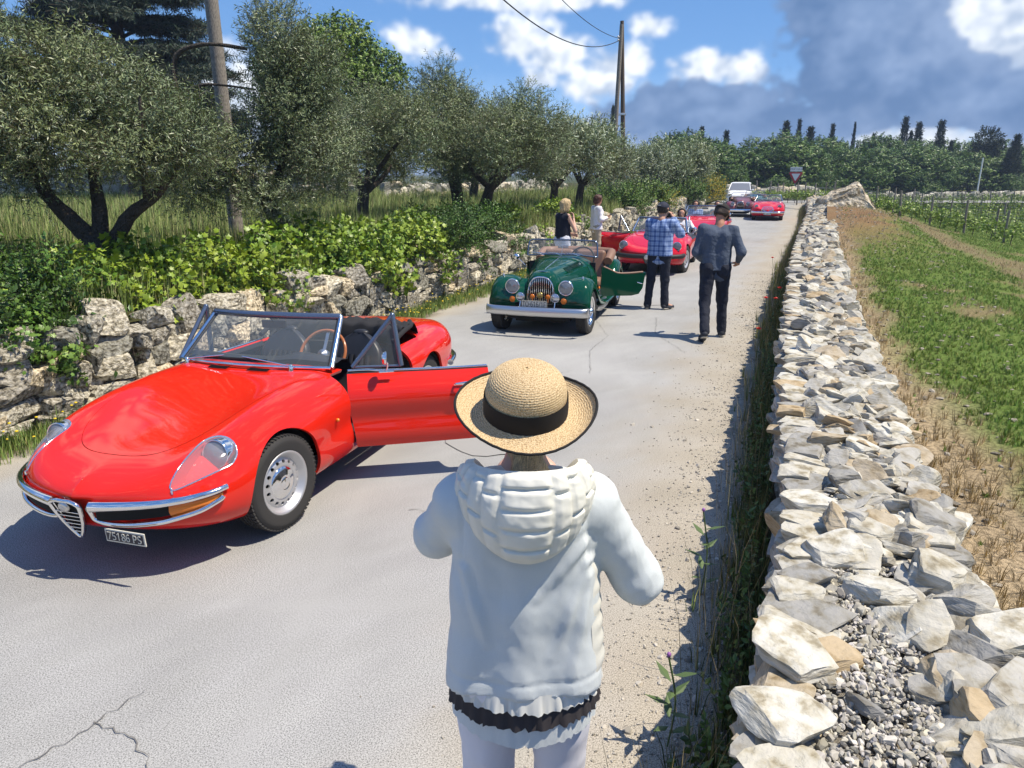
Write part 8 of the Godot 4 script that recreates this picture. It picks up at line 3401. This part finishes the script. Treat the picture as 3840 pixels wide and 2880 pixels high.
	for i in 9000:
		var z := -1.5 - pow(rng.randf(), 1.2) * 34.0
		var wide := 0.55 + 0.35 * nz.get_noise_2d(z * 0.3, 5.0)
		var x := wl(z) + 0.05 + wide * rng.randf() * rng.randf_range(0.4, 1.1)
		pts.append(gxf(Vector3(x, 0.0, z), rng.randf_range(0.5, 1.3)))
		var v := rng.randf_range(0.75, 1.3)
		cols.append(Color(v, v, v * 0.9))
	turf("verge_grass", "green verge grass at the foot of the left wall", t2, pts, cols)
	var fl := B.new()
	fl.colored = true
	fl.col = Color(0.1, 0.16, 0.03)
	fl.tube(PackedVector3Array([Vector3.ZERO, Vector3(0, 0.1, 0.01)]), 0.0015, 3, false)
	fl.col = Color(0.75, 0.55, 0.02)
	fl.ball(Vector3(0, 0.11, 0.01), Vector3(0.011, 0.006, 0.011), 6, 4)
	pts = []
	cols = PackedColorArray()
	for i in 320:
		var z := -4.0 - rng.randf() * 22.0
		pts.append(gxf(Vector3(wl(z) + rng.randf_range(0.1, 0.7), 0.05, z), rng.randf_range(0.8, 1.5)))
		cols.append(Color.WHITE)
	var yf := many("yellow_flowers", fl.done(), M.petal, pts, cols, self)
	tag(yf, "small yellow flowers dotted through the left verge grass", "flowers", "", "stuff")
	# weeds along the foot of the right wall, in its shade
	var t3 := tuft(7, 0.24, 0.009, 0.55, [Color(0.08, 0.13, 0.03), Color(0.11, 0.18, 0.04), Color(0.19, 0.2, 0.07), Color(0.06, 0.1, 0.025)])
	pts = []
	cols = PackedColorArray()
	for i in 3600:
		var z := -1.2 - pow(rng.randf(), 1.25) * 48.0
		var far := clampf(-z / 14.0, 0, 1)
		var x := wr(z) - 0.015 - absf(rng.randfn(0.0, 0.085 + 0.07 * far))
		pts.append(gxf(Vector3(x, -0.01, z), rng.randf_range(0.35, 0.85) * (1.0 + far * 0.45)))
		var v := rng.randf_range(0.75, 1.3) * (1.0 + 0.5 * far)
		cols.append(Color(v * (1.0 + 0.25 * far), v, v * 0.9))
	turf("wall_foot_weeds", "green weeds in the shade along the foot of the rubble wall", t3, pts, cols)
	var t4 := tuft(4, 0.42, 0.004, 0.4, [Color(0.34, 0.27, 0.13), Color(0.25, 0.22, 0.1), Color(0.15, 0.17, 0.06)])
	pts = []
	cols = PackedColorArray()
	for i in 1300:
		var z := -1.6 - pow(rng.randf(), 1.1) * 44.0
		pts.append(gxf(Vector3(wr(z) - 0.06 - rng.randf() * 0.28, -0.01, z), rng.randf_range(0.5, 1.25)))
		cols.append(Color.WHITE * rng.randf_range(0.8, 1.2))
	turf("dry_stalks", "thin dry grass stalks along the right edge of the road", t4, pts, cols)
	# leafy herbs among them
	pts = []
	cols = PackedColorArray()
	for i in 520:
		var z := -1.6 - pow(rng.randf(), 1.3) * 22.0
		pts.append(Transform3D(facing(Vector3(rng.randf_range(-0.5, 0.2), 1, rng.randf_range(-0.3, 0.3)), rng.randf() * TAU, rng.randf_range(0.5, 1.1)), Vector3(wr(z) - 0.03 - rng.randf() * 0.16, 0.0, z)))
		var v := rng.randf_range(0.5, 1.0)
		cols.append(Color(v, v, v))
	var hb := many("leafy_herbs", spr.bush, M.leaf, pts, cols, self)
	tag(hb, "small leafy herbs at the foot of the rubble wall", "herbs", "", "stuff")

func build_field():
	# short turf right of the wall
	var t1 := tuft(10, 0.042, 0.005, 1.0, [Color(0.15, 0.27, 0.045), Color(0.19, 0.31, 0.055), Color(0.25, 0.3, 0.09), Color(0.12, 0.22, 0.04)])
	var pts := []
	var cols := PackedColorArray()
	var dry := []
	var dcols := PackedColorArray()
	for i in 82000:
		var z := -1.0 - pow(rng.randf(), 1.7) * 40.0
		var x := wr(z) + wall_width(z) + 0.1 + pow(rng.randf(), 1.2) * (4.6 + absf(z) * 0.48)
		var c := field_color(x, z)
		var p := Vector3(x, right_height(x, z) - 0.01, z)
		var green := c.g - c.r
		if rng.randf() < clampf(0.1 + green * 22.0, 0.02, 1.0):
			pts.append(gxf(p, rng.randf_range(0.6, 1.35) * (1.0 + absf(z) * 0.02)))
			var v := rng.randf_range(0.75, 1.3)
			cols.append(Color(v * (1.0 + 0.2 * nz.get_noise_2d(x, z)), v, v * 0.85))
		elif rng.randf() < 0.26:
			dry.append(gxf(p, rng.randf_range(0.5, 1.3)))
			dcols.append(Color.WHITE * rng.randf_range(0.75, 1.25))
	turf("field_grass", "short green grass on the field right of the rubble wall", t1, pts, cols)
	turf("dry_grass", "dry straw coloured grass along the field side of the rubble wall", tuft(8, 0.085, 0.005, 0.9, [Color(0.5, 0.39, 0.22), Color(0.42, 0.32, 0.17), Color(0.55, 0.44, 0.27), Color(0.33, 0.24, 0.13)]), dry, dcols)
	# small stones lying on the bare soil
	pts = []
	cols = PackedColorArray()
	for i in 1100:
		var z := -1.2 - pow(rng.randf(), 1.3) * 30.0
		var x := wr(z) + wall_width(z) + 0.02 + pow(rng.randf(), 2.0) * 3.0
		var s := rng.randf_range(0.005, 0.02) * (1.0 + absf(z) * 0.02)
		pts.append(Transform3D(Basis.from_euler(Vector3(rng.randf() * 0.5, rng.randf() * TAU, 0)) * Basis.from_scale(Vector3(s * 1.4, s * 0.5, s)), Vector3(x, right_height(x, z) + 0.004, z)))
		var v := rng.randf_range(0.16, 0.34)
		cols.append(Color(v, v * 0.9, v * 0.74))
	var st := many("field_stones", chips_m[0] if chips_m.size() else rock(1, slab_planes(5)), M.gravel, pts, cols, self)
	tag(st, "pale stone chips strewn over the dry soil beside the wall", "stone chips", "", "stuff")
	# grit along the road edge
	pts = []
	cols = PackedColorArray()
	for i in 9000:
		var z := -1.0 - pow(rng.randf(), 1.5) * 16.0
		var x := wr(z) - 0.1 - absf(rng.randfn(0.0, 0.42))
		var s := rng.randf_range(0.0018, 0.006) * (1.0 if rng.randf() < 0.94 else 2.4)
		pts.append(Transform3D(Basis.from_euler(Vector3(rng.randf() * TAU, rng.randf() * TAU, 0)) * Basis.from_scale(Vector3(s * 1.3, s * 0.7, s)), Vector3(x, 0.002, z)))
		var v := rng.randf_range(0.2, 0.5)
		cols.append(Color(v * 1.04, v * 0.97, v * 0.84))
	var gr := many("road_grit", chips_m[1] if chips_m.size() else rock(1, slab_planes(5)), M.gravel, pts, cols, self)
	tag(gr, "loose grit and pebbles along the dusty right road edge", "grit", "", "stuff")
	vineyard()

func vineyard():
	if spr.is_empty():
		make_sprigs()
	var leafs: Mesh = spr.vine
	var post := B.new()
	post.tube(PackedVector3Array([Vector3(0, -0.2, 0), Vector3(0, 1.25, 0)]), 0.045, 7)
	var post_m := post.done()
	for r in 13:
		var n := 0
		var x0 := 19.2 + r * 2.5
		var near := r == 0
		var z0 := -24.0 - r * 0.6
		var z1 := -64.0 - r * 0.9
		var row := thing("vine_row", "long trellised row of low bright green vines, nearest row of the vineyard" if near else "row of young vines, %s row back from the nearest one" % nth(r - 1), "vines", Vector3(x0, 0, z0), 0.0, "" if near else "rows of the vineyard")
		var where := []
		var cols := PackedColorArray()
		var L := z0 - z1
		for k in int(L * (34 if near else 9)):
			var s := rng.randf() * L
			var x := x0 - 0.02 * s + rng.randf_range(-0.16, 0.16)
			var y := right_height(x, z0 - s) + 0.2 + 0.3 * rng.randf()
			where.append(Transform3D(facing(rdir() + Vector3(0, 0.7, 0), rng.randf() * TAU, rng.randf_range(0.8, 1.3) * (0.9 if near else 1.1)), Vector3(x - x0, y, -s)))
			var v := rng.randf_range(0.75, 1.25)
			cols.append(Color(v, v, v))
		many("foliage", leafs, M.leaf, where, cols, row)
		var b := B.new()
		for k in int(L / 1.2):
			var s := k * 1.2
			var x := x0 - 0.02 * s
			var y := right_height(x, z0 - s)
			b.tube(PackedVector3Array([Vector3(x - x0, y - 0.1, -s), Vector3(x - x0 + 0.03, y + 0.45, -s + 0.02)]), 0.018, 5)
			if not near:
				b.tube(PackedVector3Array([Vector3(x - x0, y, -s - 0.6), Vector3(x - x0, y + 1.2, -s - 0.6)]), 0.012, 4)
		var st := part("stems", b.done(), M.bark, row)
		st.set_meta("kind", "stuff")
		b = B.new()
		for h in [0.55, 0.9]:
			var line := PackedVector3Array()
			for k in 20:
				var s := L * k / 19.0
				line.append(Vector3(-0.02 * s, right_height(x0 - 0.02 * s, z0 - s) + h, -s))
			b.tube(line, 0.004, 3, false)
		part("wires", b.done(), M.galvanised, row).set_meta("kind", "stuff")
		var z := z0
		while z > z1:
			var x := x0 - 0.02 * (z0 - z)
			if near or int(z0 - z) % 9 == 0:
				var p := part("vineyard_post", post_m, M.pole_wood, self)
				p.transform = Transform3D(Basis.from_euler(Vector3(rng.randf_range(-0.08, 0.08), rng.randf() * TAU, rng.randf_range(-0.08, 0.08))) * Basis.from_scale(Vector3(1, rng.randf_range(0.9, 1.12), 1)), Vector3(x, right_height(x, z), z))
				tag(p, "weathered post in the nearest vine row, %s from its near end" % nth(n) if near else "%s post from the near end of the %s vine row behind the nearest" % [nth(n), nth(r - 1)], "post", "posts of the nearest vine row" if near else "posts of the back vine rows")
				n += 1
			z -= 2.6 if near else 3.0

func build_small():
	# the single tall pole among the olives
	var b := B.new()
	b.tube(PackedVector3Array([Vector3(0, -0.3, 0), Vector3(-0.03, 3, 0), Vector3(-0.1, 8.5, 0)]), [0.12, 0.108, 0.09], 14)
	var p := part("utility_pole", b.done(), M.pole_wood, self)
	p.position = Vector3(-4.76, 1.0, -13.05)
	tag(p, "single bare wooden pole rising through the olive crown on the left", "utility pole")
	# the paired pole: two legs meeting at the top
	var a := thing("utility_pole", "paired wooden pole with two legs joined at the top, carrying wires", "utility pole", Vector3(5.65, 1.0, -42.6))
	b = B.new()
	b.tube(PackedVector3Array([Vector3(-0.12, -0.3, 0), Vector3(0.12, 8.75, -0.05)]), [0.14, 0.1], 10)
	part("leg", b.done(), M.pole_wood, a)
	b = B.new()
	b.tube(PackedVector3Array([Vector3(0.62, -0.3, -0.3), Vector3(0.16, 8.95, -0.25)]), [0.14, 0.1], 10)
	part("leg", b.done(), M.pole_dark, a)
	b = B.new()
	b.box(Vector3(0.24, 4.3, -0.1), Vector3(0.62, 0.12, 0.1), Basis(), 0.02)
	part("brace", b.done(), M.steel, a)
	b = B.new()
	for y in [8.1, 7.95]:
		b.lathe([Vector2(0, 0.1), Vector2(0.05, 0.09), Vector2(0.035, 0.05), Vector2(0.06, 0.0), Vector2(0.0, -0.02)], Transform3D(Basis(Vector3(0, 0, 1), 0.7), Vector3(-0.02, y, 0.05)), 10)
	part("insulator", b.done(), M.sign_white, a).set_meta("kind", "stuff")
	for q in [["upper thin overhead wire from the paired pole to the left", Vector3(5.65, 9.05, -42.5), Vector3(-2.6, 9.4, -14.5), 1.0, 0.014], ["lower sagging overhead wire from the paired pole to the left", Vector3(5.65, 8.95, -42.5), Vector3(-3.6, 8.6, -13.5), 1.75, 0.02]]:
		b = B.new()
		var line := PackedVector3Array()
		for k in 41:
			var t := k / 40.0
			line.append(q[1].lerp(q[2], t) - Vector3(0, q[3] * 4.0 * t * (1.0 - t), 0) - q[1])
		b.tube(line, q[4], 6, false)
		var w := part("overhead_wire", b.done(), M.black, self)
		w.position = q[1]
		tag(w, q[0], "wire")
	# yield sign with its plate
	var s := thing("road_sign", "white triangular yield sign with red border under a small text plate", "road sign", Vector3(24.7, -0.1, -67.0), -0.36)
	b = B.new()
	b.tube(PackedVector3Array([Vector3(0, 0, 0), Vector3(0, 2.9, 0)]), 0.04, 8)
	part("post", b.done(), M.galvanised, s)
	b = B.new()
	b.plate(PackedVector2Array([Vector2(-0.52, 0.46), Vector2(0.52, 0.46), Vector2(0.56, 0.4), Vector2(0.05, -0.48), Vector2(-0.05, -0.48), Vector2(-0.56, 0.4)]), Transform3D(Basis(), Vector3(0, 1.95, 0.045)), 0.02)
	part("triangle", b.done(), M.sign_red, s)
	b = B.new()
	b.plate(PackedVector2Array([Vector2(-0.36, 0.34), Vector2(0.36, 0.34), Vector2(0, -0.29)]), Transform3D(Basis(), Vector3(0, 1.95, 0.067)), 0.004)
	part("white_field", b.done(), M.sign_white, s)
	b = B.new()
	b.box(Vector3(0, 2.66, 0.055), Vector3(0.98, 0.36, 0.02), Basis(), 0.005)
	part("text_plate", b.done(), M.sign_white, s)
	var t := part("lettering", lettering("STOP 150 m", 0.14), M.black, s)
	t.position = Vector3(0, 2.66, 0.068)
	# slim white pole and a few fence stakes in the distance
	b = B.new()
	b.tube(PackedVector3Array([Vector3(0, 0, 0), Vector3(0.05, 4.0, 0)]), 0.07, 8)
	p = part("slim_pole", b.done(), M.sign_white, self)
	p.position = Vector3(46.5, -0.3, -76.5)
	tag(p, "slim pale pole at the far edge of the vineyard before the wood", "pole")
	for q in [[8.3, -52.0, 0.0], [8.7, -53.5, 0.05], [8.9, -52.5, 0.7]]:
		b = B.new()
		b.tube(PackedVector3Array([Vector3(0, 0, 0), Vector3(sin(q[2]) * 1.9, cos(q[2]) * 1.9, 0)]), 0.045, 6)
		p = part("fence_stake", b.done(), M.pole_wood, self)
		p.position = Vector3(q[0], 0.95, q[1])
		tag(p, "slanting wooden fence stake right of the paired pole" if q[2] > 0.3 else ("thin upright fence stake right of the paired pole" if q[2] == 0.0 else "second upright fence stake, beside the slanting one"), "fence stake")
	# poppies at the road edge
	var k := 0
	var pn := ["poppy highest on its stalk at the right road edge", "red poppy lower down, left of the highest poppy", "tall double poppy at the right road edge", "low single poppy near the road edge, nearest one", "small distant poppy on the right verge"]
	for q in [[4.05, -11.0, 0.55], [3.82, -10.9, 0.42], [3.9, -10.7, 0.44], [3.35, -9.7, 0.2], [5.5, -15.6, 0.5]]:
		var o := thing("poppy", pn[k], "poppy", Vector3(q[0] - 0.05, 0, q[1]))
		k += 1
		b = B.new()
		b.colored = true
		b.col = Color(0.09, 0.14, 0.04)
		b.tube(smooth_path([Vector3(0, 0, 0), Vector3(0.02, q[2] * 0.5, 0.01), Vector3(-0.01, q[2], 0)], 4), 0.003, 4, false)
		part("stalk", b.done(), M.petal, o)
		b = B.new()
		b.colored = true
		b.col = Color(0.62, 0.02, 0.012)
		for j in 4:
			var an := TAU * j / 4.0 + 0.3
			leaf(b, Vector3(-0.01, q[2], 0), Vector3(cos(an), 0.75, sin(an)).normalized(), Vector3(-cos(an), 0.9, -sin(an)).normalized(), 0.05, 0.062, Color(0.62, 0.02, 0.012))
		part("bloom", b.done(), M.petal, o)
	# purple thistles and a yellow flowering stalk by the rubble wall
	for q in [[1.02, -3.55, 0.5, "purple thistle beside the ochre slab of the rubble wall"], [0.62, -2.45, 0.42, "purple thistle nearest the standing place, at the wall foot"]]:
		var o := thing("thistle", q[3], "thistle", Vector3(q[0], 0, q[1]))
		b = B.new()
		b.colored = true
		b.col = Color(0.08, 0.13, 0.045)
		b.tube(smooth_path([Vector3(0, 0, 0), Vector3(0.02, q[2] * 0.5, 0.0), Vector3(-0.02, q[2], 0.01)], 4), 0.004, 4, false)
		for j in 9:
			var an := j * 2.4
			leaf(b, Vector3(0, q[2] * (0.15 + j * 0.08), 0), Vector3(cos(an), 0.35, sin(an)).normalized(), Vector3.UP, 0.11, 0.035, Color(0.09, 0.14, 0.05))
		part("stalk", b.done(), M.petal, o)
		b = B.new()
		b.colored = true
		b.col = Color(0.3, 0.12, 0.38)
		b.ball(Vector3(-0.02, q[2] + 0.012, 0.01), Vector3(0.009, 0.011, 0.009), 8, 6)
		part("bloom", b.done(), M.petal, o)
